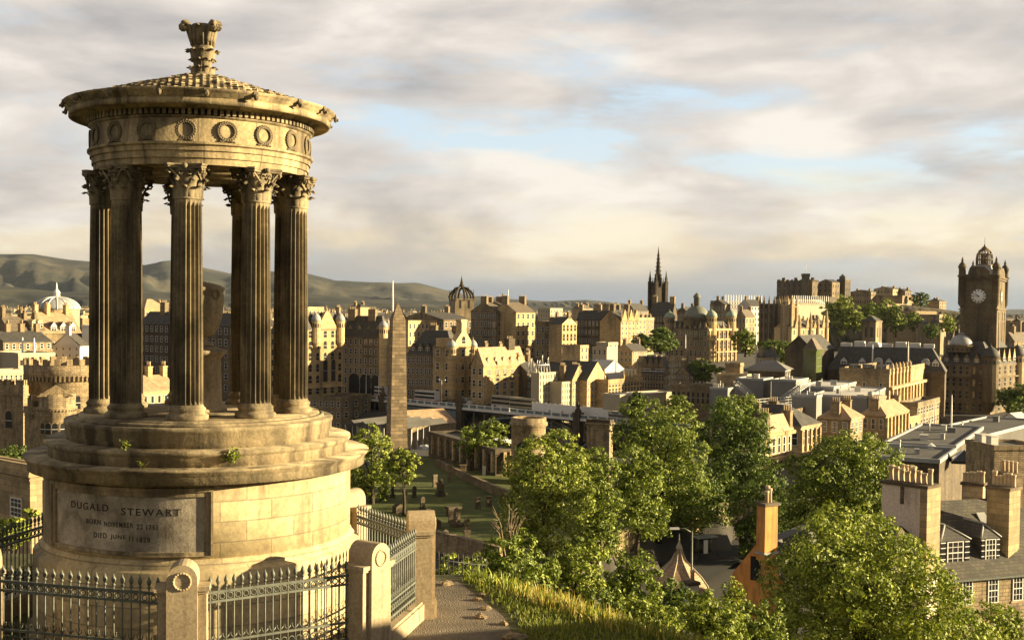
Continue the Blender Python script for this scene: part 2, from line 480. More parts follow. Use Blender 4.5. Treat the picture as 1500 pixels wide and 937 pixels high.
near = t.ramp(t.noise(ob, 1.6, 6, 0.6), [(0.3, (0.035, 0.038, 0.012)), (0.55, (0.075, 0.072, 0.024)), (0.75, (0.13, 0.10, 0.045))])
cityc = t.ramp(t.noise(ob, 0.05, 6, 0.7), [(0.3, (0.045, 0.042, 0.038)), (0.6, (0.08, 0.072, 0.06)), (0.75, (0.05, 0.055, 0.025))])
cx_ = t.mix(t.ramp(t.math('MULTIPLY', yy, 0.01), [(0.55, 0.0), (0.75, 1.0)]), near, cityc)
farm = t.ramp(t.noise(ob, 0.002, 6, 0.65), [(0.35, (0.05, 0.052, 0.03)), (0.55, (0.10, 0.095, 0.05)), (0.7, (0.06, 0.065, 0.035))])
cx_ = t.mix(t.ramp(t.math('MULTIPLY', yy, 0.0001), [(0.13, 0.0), (0.3, 1.0)]), cx_, farm)
finish(t, cx_, 0.95, t.noise(ob, 6.0, 5), 0.5, 0.05)
ground = place(bpy.data.objects.new('ground', npmesh('ground', gv, gf, m, True)))
tag(ground, 'earth and grass of the hillside running down to the city and out to the plain', 'ground', kind='structure')

# path on the brow: trodden gravel, sheet just above the ground
def strip(name, pts_l, pts_r, n, m_, lift=0.012, across=6):
    vs_, fs = [], []
    for i in range(n+1):
        s = i/n*(len(pts_l)-1)
        k = min(int(s), len(pts_l)-2)
        a = Vector(pts_l[k]).lerp(Vector(pts_l[k+1]), s-k)
        b = Vector(pts_r[k]).lerp(Vector(pts_r[k+1]), s-k)
        for j in range(across+1):
            q = a.lerp(b, j/across)
            vs_.append((q.x, q.y, terrain(q.x, q.y)+lift))
    w_ = across+1
    fs = [(i*w_+j, i*w_+j+1, (i+1)*w_+j+1, (i+1)*w_+j) for i in range(n) for j in range(across)]
    mb = MB()
    mb.add(vs_, fs, 0, None, True)
    return mb.build(name, m_)
m, t = mat('path_gravel')
ob = t.n('ShaderNodeTexCoord').outputs['Object']
c = t.ramp(t.noise(ob, 1.2, 7, 0.65), [(0.3, (0.085, 0.07, 0.05)), (0.55, (0.15, 0.122, 0.09)), (0.75, (0.23, 0.19, 0.14))])
grit = t.n('ShaderNodeTexVoronoi', {'Vector': ob, 'Scale': 38.0})
c = t.mix(1.0, c, t.ramp(grit.outputs[0], [(0.0, 0.65), (0.5, 1.15)]), 'MULTIPLY')
finish(t, c, 0.95, grit.outputs[0], 0.6, 0.02)
M['path'] = m
tag(strip('path', [(-8, 11), (-4.5, 11), (-2.5, 13), (-1.9, 16), (-1.35, 19.0), (-1.5, 21.5)],
          [(-8, 8.5), (-3, 9), (0.6, 12), (0.35, 16), (-0.1, 19.0), (-0.95, 21.4)], 40, M['path']),
    'trodden gravel path curving round the outside of the iron fence', 'path', kind='structure')

# ------------------------------------------------------------------ the round temple
d0 = ray(296, 452)
DM = 19.0
hl = math.hypot(d0.x, d0.y)
AX = Vector((d0.x/hl*DM, d0.y/hl*DM, 0))
VW = Vector((d0.x/hl, d0.y/hl, 0))
TH = math.atan2(VW.x, VW.y)             # negative: to the left
def rad(xl, yl, xr, yr):
    a, b = ray(xl, yl), ray(xr, yr)
    return DM*math.sin((math.atan2(b.x, b.y)-math.atan2(a.x, a.y))/2)
def zfront(py, r, px=290):
    d = ray(px, py)
    return (DM-r)*d.z/math.hypot(d.x, d.y)
def zaxis(py, px=296): return zfront(py, 0, px)
# local frame: x to the camera's right, -y towards the camera; phi is measured from the camera side towards the right
temple = empty('round_temple', (AX.x, AX.y, ZG), -TH, 'weathered round stone temple of nine fluted columns on a stepped drum', 'monument')
def zl(z): return z-ZG
def pol(phi, r, z=0.0): return Vector((r*math.sin(R(phi)), -r*math.cos(R(phi)), z))
Mm = M['monument']
r_pl, r_dr = rad(36, 830, 516, 800), rad(60, 740, 510, 720)
z_pl, z_dr0 = zfront(838, r_pl), zfront(820, r_dr)
MB().lathe([(r_pl+0.10, 0.0), (r_pl+0.10, 0.16), (r_pl, 0.18), (r_pl, zl(z_pl)-0.02), (r_pl-0.02, zl(z_pl)), (r_pl-0.10, zl(z_pl)+0.03),
            (r_dr+0.07, zl(z_dr0)-0.06), (r_dr+0.02, zl(z_dr0)-0.02), (r_dr+0.02, zl(z_dr0)+0.01), (0.5, zl(z_dr0)+0.01)], 96, ruv=r_pl).build('plinth', M['drum'], temple)
r_lg = rad(27, 670, 535.7, 655)
r_lb = rad(34.4, 693, 529.7, 676)
z_lt, z_lb = zfront(690, r_lg), zfront(711, r_lb)
MB().lathe([(r_dr, zl(z_dr0)), (r_dr, zl(z_lb)+0.02)], 128, ruv=r_dr).build('drum', M['drum'], temple)
h = z_lt-z_lb
MB().lathe([(r_dr-0.05, zl(z_lb)-0.05), (r_dr+0.05, zl(z_lb)-0.05), (r_dr+0.06, zl(z_lb)), (r_lb, zl(z_lb)), (r_lb, zl(z_lb)+h*0.55), (r_lb+0.01, zl(z_lb)+h*0.58), (r_lb+0.02, zl(z_lb)+h*0.66),
            (r_lg-0.01, zl(z_lb)+h*0.84), (r_lg, zl(z_lb)+h*0.92), (r_lg, zl(z_lt)), (0.6, zl(z_lt)+0.02)], 112).build('ledge', Mm, temple)
r_s1, r_s2, r_s3 = rad(60.6, 648, 510.5, 637), rad(91.5, 623, 486, 617), rad(121, 603, 473.6, 611)
z_s1, z_s2, z_s3 = zfront(661.5, r_s1), zfront(640, r_s2)+0.12, zfront(617.5, r_s3)
MB().lathe([(r_s1-0.05, zl(z_lt)), (r_s1-0.05, zl(z_s1)-0.10), (r_s1-0.02, zl(z_s1)-0.07), (r_s1, zl(z_s1)-0.05), (r_s1, zl(z_s1)), (0.7, zl(z_s1)+0.01)], 112).build('step', Mm, temple)
MB().lathe([(r_s2-0.04, zl(z_s1)), (r_s2-0.04, zl(z_s1)+0.07), (r_s2-0.015, zl(z_s1)+0.09), (r_s2-0.015, zl(z_s2)-0.07), (r_s2, zl(z_s2)-0.06), (r_s2, zl(z_s2)-0.01), (r_s2-0.01, zl(z_s2)),
            (0.8, zl(z_s2)+0.01)], 112).build('step', Mm, temple)
MB().lathe([(r_s3+0.07, zl(z_s2)), (r_s3+0.07, zl(z_s2)+0.03), (r_s3+0.03, zl(z_s2)+0.05), (r_s3+0.01, zl(z_s3)-0.05), (r_s3, zl(z_s3)-0.02), (r_s3-0.01, zl(z_s3)), (0.0, zl(z_s3)+0.005)], 112).build('stylobate', Mm, temple)

# inscription panel, bent round the drum, with its frame and cut letters
def curved(mb, p0, p1, z0, z1, r0, r1, n=24, m_=0):
    """block of a ring between angles p0..p1"""
    vs_ = []
    for i in range(n+1):
        p = p0+(p1-p0)*i/n
        for r, z in ((r0, z0), (r1, z0), (r1, z1), (r0, z1)):
            vs_.append(pol(p, r, z))
    fs = [(4*i+k, 4*i+(k+1) % 4, 4*i+4+(k+1) % 4, 4*i+4+k) for i in range(n) for k in range(4)]
    fs = [f[::-1] for f in fs]
    fs += [(0, 1, 2, 3), (4*n+3, 4*n+2, 4*n+1, 4*n)]
    o = mb.add(vs_, fs, m_)
def phi_of(px, py, r):
    d = ray(px, py)
    az = math.atan2(d.x, d.y)-TH
    s = DM*math.sin(az)
    s = max(-r, min(r, s/ math.cos(az)*1.0))
    # intersect the ray with the circle in plan
    dx, dy = math.sin(az), math.cos(az)
    b = -DM*dy
    c_ = DM*DM-r*r
    disc = b*b-c_
    if disc < 0:
        return -90 if az < 0 else 90
    tt = -b-math.sqrt(disc)
    return math.degrees(math.asin(max(-1, min(1, tt*dx/r))))
pf0, pf1 = phi_of(72, 760, r_dr), phi_of(312, 760, r_dr)
pa0, pa1 = phi_of(86, 760, r_dr), phi_of(299, 760, r_dr)
zp0, zp1 = zl(z_dr0)+0.06, zl(z_lb)-0.06
za0, za1 = zl(zfront(812, r_dr, 200)), zl(zfront(730, r_dr, 200))
pan = MB()
curved(pan, pa0, pa1, za0, za1, r_dr-0.1, r_dr+0.004)
pan = pan.build('inscription_panel', M['panel'], temple)
fr = MB()
for (q0, q1, a, b, dr) in ((pf0, pa0-3.2, zp0, zp1, 0.055), (pa1+2.2, pf1, zp0, zp1, 0.055), (pa0-3.2, pa1+2.2, za1+0.07, zp1, 0.055), (pa0-3.2, pa1+2.2, zp0, za0-0.05, 0.055),
                           (pa0-3.2, pa0-1.2, za0-0.05, za1+0.07, 0.03), (pa1+0.6, pa1+2.2, za0-0.05, za1+0.07, 0.03), (pa0-1.2, pa1+0.6, za1, za1+0.07, 0.03), (pa0-1.2, pa1+0.6, za0-0.05, za0, 0.03)):
    curved(fr, q0, q1, a, b, r_dr-0.1, r_dr+dr)
fr.build('panel_frame', Mm, pan)
def lettering(txt, px0, px1, pym, hpx, name='lettering'):
    cu = bpy.data.curves.new('letters', 'FONT')
    cu.body = txt
    cu.size = 1.0
    cu.extrude = 0.02
    cu.offset = 0.008
    cu.space_character = 1.25
    ob_ = bpy.data.objects.new('letters', cu)
    col.objects.link(ob_)
    bpy.context.view_layer.update()
    me = bpy.data.meshes.new_from_object(ob_.evaluated_get(bpy.context.evaluated_depsgraph_get()))
    bpy.data.objects.remove(ob_)
    xs = [v.co.x for v in me.vertices]
    ys = [v.co.y for v in me.vertices]
    x0, x1, y0, y1 = min(xs), max(xs), min(ys), max(ys)
    p0, p1 = phi_of(px0, pym, r_dr), phi_of(px1, pym, r_dr)
    pm = (px0+px1)/2
    zt_, zb_ = zl(zfront(pym-hpx/2, r_dr, pm)), zl(zfront(pym+hpx/2, r_dr, pm))
    for v in me.vertices:
        p = lerp(p0, p1, (v.co.x-x0)/(x1-x0))
        v.co = pol(p, r_dr+0.002+0.006*(v.co.z > 0), lerp(zb_, zt_, (v.co.y-y0)/(y1-y0)))
    me.materials.clear()
    me.materials.append(M['letter'])
    o = bpy.data.objects.new(name, me)
    place(o, pan)
lettering('DUGALD', 105, 159, 752, 10.5)
lettering('STEWART', 178, 265, 752, 10.5)
def line(txt, px0, px1, pym, hpx):
    cw = lambda ch: {' ': 0.75, '1': 0.62, 'I': 0.5, 'M': 1.25, 'N': 1.1, 'O': 1.15}.get(ch, 1.0)
    tot, run = sum(cw(ch) for ch in txt), 0.0
    for wd in txt.split(' '):
        wl_ = sum(cw(ch) for ch in wd)
        lettering(wd, lerp(px0, px1, run/tot), lerp(px0, px1, (run+wl_-0.2)/tot), pym, hpx)
        run += wl_+cw(' ')
line('BORN NOVEMBER 22 1753', 127, 233, 774, 7.5)
line('DIED JUNE 11 1828', 138, 221, 793, 7.5)

# columns
DMY = 1727/AX.y
Rc = 140/DMY*0.97
z_ab = zfront(240.5, rad(132.6, 245, 450, 260))
H = z_ab-z_s3
hb, hc = 0.052*H, 0.135*H
rb, rt, rbase = 0.222, 0.198, 0.30
col_base = MB()
col_base.lathe([(rbase*0.98, 0), (rbase, hb*0.12), (rbase*1.0, hb*0.32), (rbase*0.93, hb*0.42), (rbase*0.84, hb*0.5), (rbase*0.82, hb*0.62), (rbase*0.86, hb*0.7), (rbase*0.87, hb*0.85), (rbase*0.80, hb*0.96), (rb*1.04, hb), (rb, hb*1.15)], 32)
me_cb = col_base.mesh('column_base', M['monument'])
def flutes():
    mb = MB()
    nf = 20
    sec = []
    for i in range(nf):
        for k, (da, dr) in enumerate(((0.0, 0.0), (0.10, 0.0), (0.20, -0.10), (0.36, -0.17), (0.55, -0.20), (0.74, -0.17), (0.90, -0.10))):
            sec.append((2*math.pi*(i+da)/nf, dr))
    ns = len(sec)
    zs = [0, 0.03, 0.15, 0.3, 0.45, 0.6, 0.75, 0.88, 0.965, 0.985, 1.0]
    z0, z1 = hb, H-hc
    vs_ = []
    for u in zs:
        r = lerp(rb, rt, u**1.6)
        depth = 1.0 if 0.02 < u < 0.97 else 0.12
        for a, dr in sec:
            rr = r*(1+dr*depth)
            vs_.append((rr*math.cos(a), rr*math.sin(a), lerp(z0, z1, u)))
    fs = [(j*ns+i, j*ns+(i+1) % ns, (j+1)*ns+(i+1) % ns, (j+1)*ns+i) for j in range(len(zs)-1) for i in range(ns)]
    mb.add(vs_, fs, 0)
    return mb.mesh('column_shaft', M['column'])
me_cs = flutes()
def leaf_plate(mb, ang, z0, hgt, w_, r0, curl, T=None, m_=0):
    """acanthus leaf: a strip hugging the bell that curls outwards at its tip"""
    rows = 6
    vs_ = []
    for i in range(rows+1):
        u = i/rows
        rr = r0+0.012+0.05*u*u*0.6+(curl*max(0, u-0.62)/0.38 if u > 0.62 else 0)
        zz = z0+hgt*(u if u < 0.85 else 0.85-(u-0.85)*0.9)
        ww = w_*(0.75+0.5*math.sin(math.pi*min(u*1.1, 1)))*(1-0.35*max(0, u-0.7)/0.3)
        for s in (-1, -0.5, 0, 0.5, 1):
            rib = 0.014*(1 if s in (-0.5, 0.5) else 0) - 0.012*abs(s)
            aa = ang+s*ww/ max(rr, 0.05)
            vs_.append(((rr+rib)*math.cos(aa), (rr+rib)*math.sin(aa), zz-0.012*abs(s)))
    fs = [(i*5+j, i*5+j+1, i*5+6+j, i*5+5+j) for i in range(rows) for j in range(4)]
    mb.add(vs_, fs, m_, T, True)
    # back side, for thickness
    vb = []
    for p in vs_:
        rr = math.hypot(p[0], p[1])
        k = (rr-0.016)/rr
        vb.append((p[0]*k, p[1]*k, p[2]-0.006))
    mb.add(vb, [f[::-1] for f in fs], m_, T, True)
def capital():
    mb = MB()
    z0, z1 = H-hc, H
    mb.lathe([(rt*0.98, z0-0.01), (rt*1.08, z0), (rt*1.08, z0+0.025), (rt*0.97, z0+0.03), (rt*0.98, z0+hc*0.4), (rt*1.08, z0+hc*0.72), (rt*1.3, z0+hc*0.87)], 32)
    for k in range(8):
        leaf_plate(mb, k*math.pi/4, z0+0.03, hc*0.40, 0.062, rt*0.97, 0.085)
        leaf_plate(mb, (k+0.5)*math.pi/4, z0+0.03, hc*0.66, 0.058, rt*1.0, 0.095)
    # volutes at the four corners, and helices between
    for k in range(4):
        a = math.pi/4+k*math.pi/2
        for s in (-1, 1):
            pts, rads = [], []
            for i in range(15):
                u = i/14
                if u < 0.45:
                    v_ = u/0.45
                    rr, zz, off = lerp(rt*1.05, rt*1.62, v_), lerp(z0+hc*0.45, z0+hc*0.86, v_**0.7), 0.10*(1-v_)
                else:
                    v_ = (u-0.45)/0.55
                    th = math.pi*0.6-v_*math.pi*2.6
                    q = 0.052*(1-0.75*v_)
                    rr, zz, off = rt*1.60+q*math.cos(th), z0+hc*0.80+q*math.sin(th), 0.0
                p = Vector((rr*math.cos(a), rr*math.sin(a), zz))+Vector((-math.sin(a), math.cos(a), 0))*(s*(off+0.018))
                pts.append(p)
                rads.append(0.017)
            mb.tube(pts, rads, 5)
        a2 = k*math.pi/2
        for s in (-1, 1):
            pts = []
            for i in range(10):
                v_ = i/9
                th = math.pi*0.9-v_*math.pi*1.9
                q = 0.045*(1-0.6*v_)
                pts.append(Vector(((rt*1.22)*math.cos(a2), (rt*1.22)*math.sin(a2), z0+hc*0.74+q*math.sin(th)))+Vector((-math.sin(a2), math.cos(a2), 0))*(s*(0.055+q*math.cos(th))))
            mb.tube(pts, 0.014, 5)
        mb.add(*ball(0.04, 6, 8, Vector((rt*1.42*math.cos(a2), rt*1.42*math.sin(a2), z0+hc*0.93))), smooth=True)
    # abacus with hollowed sides
    poly = []
    for k in range(4):
        a = math.pi/4+k*math.pi/2
        c_ = Vector((math.cos(a), math.sin(a)))*rt*1.85
        tn = Vector((-math.sin(a), math.cos(a)))*0.045
        nxt = a+math.pi/2
        c2 = Vector((math.cos(nxt), math.sin(nxt)))*rt*1.85
        tn2 = Vector((-math.sin(nxt), math.cos(nxt)))*0.045
        p0, p1 = c_+tn, c2-tn2
        poly.append(tuple(c_-tn))
        for i in range(6):
            u = i/6
            q = p0.lerp(p1, u)
            poly.append(tuple(q*(1-0.20*4*u*(1-u))))
    mb.prism(poly, z0+hc*0.87, z1-hc*0.06)
    mb.prism([(x*1.05, y*1.05) for x, y in poly], z1-hc*0.06, z1)
    return mb.mesh('column_capital', M['column'])
def ball(r, ns, nr, c_=Vector((0, 0, 0)), sz=(1, 1, 1)):
    vs_, fs = [], []
    for j in range(ns+1):
        th = math.pi*j/ns
        for i in range(nr):
            a = 2*math.pi*i/nr
            vs_.append((c_[0]+r*sz[0]*math.sin(th)*math.cos(a), c_[1]+r*sz[1]*math.sin(th)*math.sin(a), c_[2]-r*sz[2]*math.cos(th)))
    for j in range(ns):
        for i in range(nr):
            fs.append((j*nr+i, j*nr+(i+1) % nr, (j+1)*nr+(i+1) % nr, (j+1)*nr+i))
    return vs_, fs
me_cc = capital()
for k in range(9):
    p = pol(-8+40*k, Rc, zl(z_s3))
    rot = R(-8+40*k)
    sh = inst(me_cs, 'column', temple, p, rot)
    inst(me_cb, 'column_base', sh)
    inst(me_cc, 'capital', sh)

# entablature
r_ar = rad(132.6, 245, 450, 260)
r_fr = rad(130.5, 200, 451.5, 215)
z_fr0, z_fr1 = zfront(208, r_fr), zfront(173, r_fr)
ent = MB()
h = z_fr0-z_ab
A0 = zl(z_ab)
ent.lathe([(Rc-0.28, A0+0.02), (Rc-0.28, A0), (r_ar-0.02, A0), (r_ar-0.02, A0+h*0.30), (r_ar+0.006, A0+h*0.305), (r_ar+0.006, A0+h*0.62), (r_ar+0.032, A0+h*0.625), (r_ar+0.032, A0+h*0.84), (r_ar+0.07, A0+h*0.90), (r_ar+0.07, A0+h)], 128, ruv=r_ar, smooth=False)
ent.lathe([(Rc-0.28, A0+h+0.5), (Rc-0.28, A0)], 64)
ent.lathe([(Rc-0.25, A0+0.25), (0.0, A0+0.27)], 48)
ent.build('architrave', M['entab'], temple)
frz = MB().lathe([(r_ar+0.05, zl(z_fr0)), (r_fr, zl(z_fr0)+0.002), (r_fr, zl(z_fr1))], 112, ruv=r_fr).build('frieze', M['entab'], temple)
zc_ = (zl(z_fr0)+zl(z_fr1))/2
hw = (z_fr1-z_fr0)
def wreath_mesh(rad_):
    mb = MB()
    for i in range(22):
        a = 2*math.pi*i/22+math.pi/2
        for s in (-1, 1):
            q = rad_+s*0.012
            c_ = Vector((q*math.cos(a), -0.012, q*math.sin(a)))
            vs_, fs = ball(0.022, 4, 6, Vector((0, 0, 0)), (0.8, 0.75, 1.4))
            T = Matrix.Translation(c_) @ Matrix.Rotation(-(a+s*0.5), 4, 'Y')
            mb.add(vs_, fs, 0, T, True)
    for s in (-1, 1):     # ribbon ends
        mb.tube([(s*0.02, -0.01, -rad_), (s*0.07, -0.015, -rad_-0.03), (s*0.10, -0.012, -rad_-0.015), (s*0.12, -0.01, -rad_-0.04)], 0.012, 5)
    return mb.mesh('wreath', M['column'])
me_wr = wreath_mesh(hw*0.36)
for k in range(18):
    ph = -8+20*k
    inst(me_wr, 'wreath', frz, pol(ph, r_fr, zc_), R(ph))
r_de = rad(120, 172, 458, 196)-0.03
z_d0, z_d1 = zfront(167.6, r_de), zfront(158.6, r_de)
r_so = rad(94.6, 163, 478.6, 194)
z_so = zfront(151.4, r_so)
z_ct, r_ct = zfront(127.6, rad(86, 140, 487, 178)), rad(86, 140, 487, 178)
z_cf = zfront(139.3, r_so)
dn = MB()
dn.lathe([(r_fr, zl(z_fr1)), (r_fr+0.035, zl(z_fr1)+0.03), (r_fr+0.04, zl(z_d0)-0.005), (r_de-0.10, zl(z_d0)), (r_de-0.10, zl(z_d1)+0.01)], 112)
for k in range(120):
    a0_, a1_ = 3*k-0.82, 3*k+0.82
    curved(dn, a0_, a1_, zl(z_d0)+0.004, zl(z_d1)+0.01, r_de-0.12, r_de+0.014, 1)
dn.build('dentil_band', Mm, temple)
co = MB().lathe([(r_de-0.04, zl(z_d1)), (r_de+0.03, zl(z_d1)+0.012), (r_de+0.06, zl(z_so)+0.02), (r_so-0.05, zl(z_so)+0.02), (r_so-0.05, zl(z_so)), (r_so, zl(z_so)), (r_so, zl(z_cf)-0.035), (r_so-0.02, zl(z_cf)-0.03), (r_so-0.02, zl(z_cf)-0.012), (r_so+0.02, zl(z_cf)), (r_so+0.025, zl(z_cf)+0.03),
                 (r_ct-0.02, lerp(zl(z_cf), zl(z_ct), 0.55)), (r_ct, lerp(zl(z_cf), zl(z_ct), 0.85)), (r_ct, zl(z_ct)), (r_ct-0.06, zl(z_ct)), (r_ct-0.10, zl(z_ct)-0.02)], 128, ruv=r_ct).build('cornice', M['entab'], temple)
lh = MB()
lh.add(*ball(0.042, 6, 8, Vector((0, -0.012, 0)), (0.9, 0.7, 1.2)), smooth=True)
lh.cbox((0, -0.042, -0.012), (0.04, 0.03, 0.035))
lh.cbox((0, 0.02, 0.045), (0.07, 0.08, 0.06))
me_lh = lh.mesh('lion_head', M['column'])
for k in range(18):
    ph = 2+20*k+random.uniform(-1.5, 1.5)
    inst(me_lh, 'lion_head_spout', co, pol(ph, r_ct-0.01, zl(z_ct)-0.075), R(ph))
# roof of overlapping stone leaf tiles
z_ap = zaxis(114)
rf = MB()
rows = 15
rz0, rz1 = zl(z_ct)-0.03, zl(z_ap)
prof = [(r_ct-0.08, rz0), (r_ct*0.6, lerp(rz0, rz1, 0.42)), (0.22, rz1)]
rf.lathe(prof+[(0.0, rz1+0.02)], 64)
for j in range(rows):
    u0 = j/rows
    r0 = lerp(r_ct-0.10, 0.22, u0)
    r1 = lerp(r_ct-0.10, 0.22, (j+1.25)/rows)
    def zr(r):
        return lerp(rz0, rz1, 0.42*(r_ct-0.08-r)/(r_ct*0.4-0.08)) if r > r_ct*0.6 else lerp(lerp(rz0, rz1, 0.42), rz1, (r_ct*0.6-r)/(r_ct*0.6-0.22))
    nt = max(14, int(2*math.pi*r0/0.19))
    for i in range(nt):
        a = 360*(i+0.5*(j % 2))/nt
        hwid = 180/nt*0.96
        ju = random.uniform(-0.012, 0.014)
        pts = [pol(a-hwid, r1, zr(r1)+0.012), pol(a+hwid, r1, zr(r1)+0.012), pol(a+hwid, r0+0.04, zr(r0)+0.035+ju), pol(a+hwid*0.5, r0-0.03+0.02, zr(r0)+0.04+ju), pol(a, r0-0.0, zr(r0)+0.045+ju),
               pol(a-hwid*0.5, r0-0.01, zr(r0)+0.04+ju), pol(a-hwid, r0+0.04, zr(r0)+0.035+ju)]
        lowp = [p-Vector((0, 0, 0.035)) for p in pts[2:]]
        vs_ = pts+lowp
        rf.add(vs_, [(1, 0, 6, 5, 4, 3, 2), (2, 3, 8, 7), (3, 4, 9, 8), (4, 5, 10, 9), (5, 6, 11, 10)])
rf.build('roof', Mm, temple)
# finial: leafy stem that opens into three scrolls
k_ = AX.y/1727
def zf(py): return zl(zaxis(py, 294))
fi = MB()
fi.lathe([(24*k_, zf(116)), (20*k_, zf(110)), (13*k_, zf(106)), (11*k_, zf(98)), (12*k_, zf(93)), (15*k_, zf(90)), (17*k_, zf(84)), (18*k_, zf(78)), (20*k_, zf(74)), (15*k_, zf(72)), (15*k_, zf(68)), (16*k_, zf(60)), (18*k_, zf(48)), (19*k_, zf(42)), (15*k_, zf(37)), (0, zf(36))], 28)
for kk in range(10):
    leaf_plate(fi, 2*math.pi*kk/10, zf(100), zf(84)-zf(100), 0.045, 11*k_, 0.06)
    leaf_plate(fi, 2*math.pi*(kk+0.5)/10, zf(90), zf(70)-zf(90), 0.05, 15*k_, 0.07)
    leaf_plate(fi, 2*math.pi*kk/10, zf(108), zf(97)-zf(108), 0.05, 15*k_, 0.04)
for kk in range(16):
    a = 2*math.pi*kk/16
    fi.tube([(15.5*k_*math.cos(a), 15.5*k_*math.sin(a), zf(68)), (19*k_*math.cos(a), 19*k_*math.sin(a), zf(44))], 0.02, 5)
for kk in range(3):
    a = R(-168+120*kk)
    for off in (-0.05, 0, 0.05):
        pts = []
        for i in range(14):
            u = i/13
            if u < 0.4:
                v_ = u/0.4
                rr, pz = lerp(14, 22, v_), lerp(62, 38, v_)
            else:
                v_ = (u-0.4)/0.6
                th = math.pi*0.75-v_*math.pi*1.75
                q = 6.5*(1-0.75*v_)
                rr, pz = 26+q*math.cos(th), 42-q*math.sin(th)
            p = Vector((rr*k_*math.cos(a), rr*k_*math.sin(a), zf(pz)))+Vector((-math.sin(a), math.cos(a), 0))*off
            pts.append(p)
        fi.tube(pts, 0.042, 6)
for kk in range(6):
    a = R(-168+60+60*kk)
    leaf_plate(fi, a, zf(55), zf(36)-zf(55), 0.06, 17*k_, 0.05)
fi.build('finial', Mm, temple)
# small plants rooted in the joints of the steps
def sprig(px, py, r, n, s, label):
    ph = phi_of(px, py, r)
    d = ray(px, py)
    base_ = pol(ph, r+0.01)
    z = zl((DM-r*math.cos(R(ph)))*d.z/math.hypot(d.x, d.y)) + ZG
    wp = Matrix.Rotation(-TH, 4, 'Z') @ base_ + Vector((AX.x, AX.y, 0))
    mb = MB()
    for i in range(n):
        a, b = random.uniform(0, 6.28), random.uniform(0.2, 1.2)
        L = s*random.uniform(0.4, 1)
        tip = Vector((math.cos(a)*math.sin(b), math.sin(a)*math.sin(b), math.cos(b)))*L
        mb.tube([(0, 0, 0), tip*0.5+Vector((0, 0, 0.02)), tip], [0.003, 0.003, 0.002], 4, 1)
        for j in range(4):
            q = tip*random.uniform(0.3, 1)+Vector([random.gauss(0, 0.02) for _ in range(3)])
            ax = Vector([random.gauss(0, 1) for _ in range(3)]).normalized()
            bx = ax.cross(Vector([random.gauss(0, 1) for _ in range(3)])).normalized()
            w_ = s*0.16
            mb.add([q-ax*w_, q-bx*w_*0.5, q+ax*w_, q+bx*w_*0.5], [(0, 1, 2, 3)], 0)
    o = mb.build('weed', [M['leaf_light'], M['bark']], None, (wp.x, wp.y, z))
    tag(o, label, 'weed', 'weeds on the temple steps')
sprig(182, 657, r_s1+0.02, 12, 0.15, 'small green weed rooted in the shaded side of the temple steps')
sprig(342, 676, r_s1+0.02, 26, 0.22, 'bright bushy weed growing on the sunlit middle of the temple steps')
sprig(209, 690, r_s1+0.06, 3, 0.22, 'dry bare twig standing on the temple ledge')

# urn on a pedestal among the columns
zu = z_s3
urn = empty('stone_urn', (AX.x, AX.y, zu), -TH, 'tall grey stone urn on a pedestal in the middle of the temple', 'urn')
u = lambda py: zaxis(py, 296)-zu
ku = k_
MB().lathe([(36*ku, 0), (36*ku, u(598)), (31*ku, u(594)), (29*ku, u(590)), (27*ku, u(525)), (30*ku, u(521)), (35*ku, u(517)), (36*ku, u(513)), (30*ku, u(511)), (16*ku, u(506)), (0, u(506))], 40).build('pedestal', M['pier'], urn)
bowl = MB().lathe([(18*ku, u(506)), (16*ku, u(503)), (8*ku, u(499)), (7*ku, u(496)), (9*ku, u(493)), (17*ku, u(489)), (24*ku, u(478)), (29*ku, u(462)), (31*ku, u(446)), (31.5*ku, u(434)), (30*ku, u(428)), (32*ku, u(425)), (32*ku, u(421)), (24*ku, u(417)), (12*ku, u(414)), (0, u(412))], 40).build('bowl', M['pier'], urn)
hm = MB().torus(6*ku, 2.2*ku, 18, 6, 0, Matrix.Rotation(R(90), 4, 'X')).mesh('handle', M['monument'])
for ph in (38, 158, 278):
    inst(hm, 'handle', bowl, pol(ph, 31*ku, u(431)), R(ph))

# ------------------------------------------------------------------ iron fence and stone piers on an octagon round the temple
RF = 3.45
pier_h = 1.73
def pier_mesh():
    mb = MB()
    w_, d_ = 0.19, 0.215
    arc = [(w_*math.cos(math.pi*i/12), 1.52+w_*math.sin(math.pi*i/12)) for i in range(13)]
    mb.slab([(-w_, 0.30), (w_, 0.30)]+arc, -d_, d_)
    mb.box(-w_-0.03, w_+0.03, -d_-0.03, d_+0.03, -0.4, 0.28)
    mb.box(-w_-0.015, w_+0.015, -d_-0.015, d_+0.015, 0.28, 0.302)
    for s in (-1, 1):
        a, b = (w_, w_+0.11) if s > 0 else (-w_-0.11, -w_)
        mb.box(a, b, -0.15, 0.15, 0.0, 1.33)
        mb.box(min(a, b)-(0.02 if s < 0 else 0), max(a, b)+(0.02 if s > 0 else 0), -0.175, 0.175, 1.33, 1.365)
        mb.box(min(a, b)-(0.04 if s < 0 else 0), max(a, b)+(0.04 if s > 0 else 0), -0.195, 0.195, 1.365, 1.42)
        mb.box(min(a, b)-(0.03 if s < 0 else 0), max(a, b)+(0.03 if s > 0 else 0), -0.19, 0.19, 0.0, 0.26)
    return mb.mesh('pier_block', M['pier'])
me_pier = pier_mesh()
wm = MB()
for i in range(18):
    a = 2*math.pi*i/18
    vs_, fs = ball(0.022, 4, 6, Vector((0, 0, 0)), (0.8, 0.7, 1.3))
    wm.add(vs_, fs, 0, Matrix.Translation((0.105*math.cos(a), -0.222, 1.50+0.105*math.sin(a))) @ Matrix.Rotation(-a, 4, 'Y'), True)
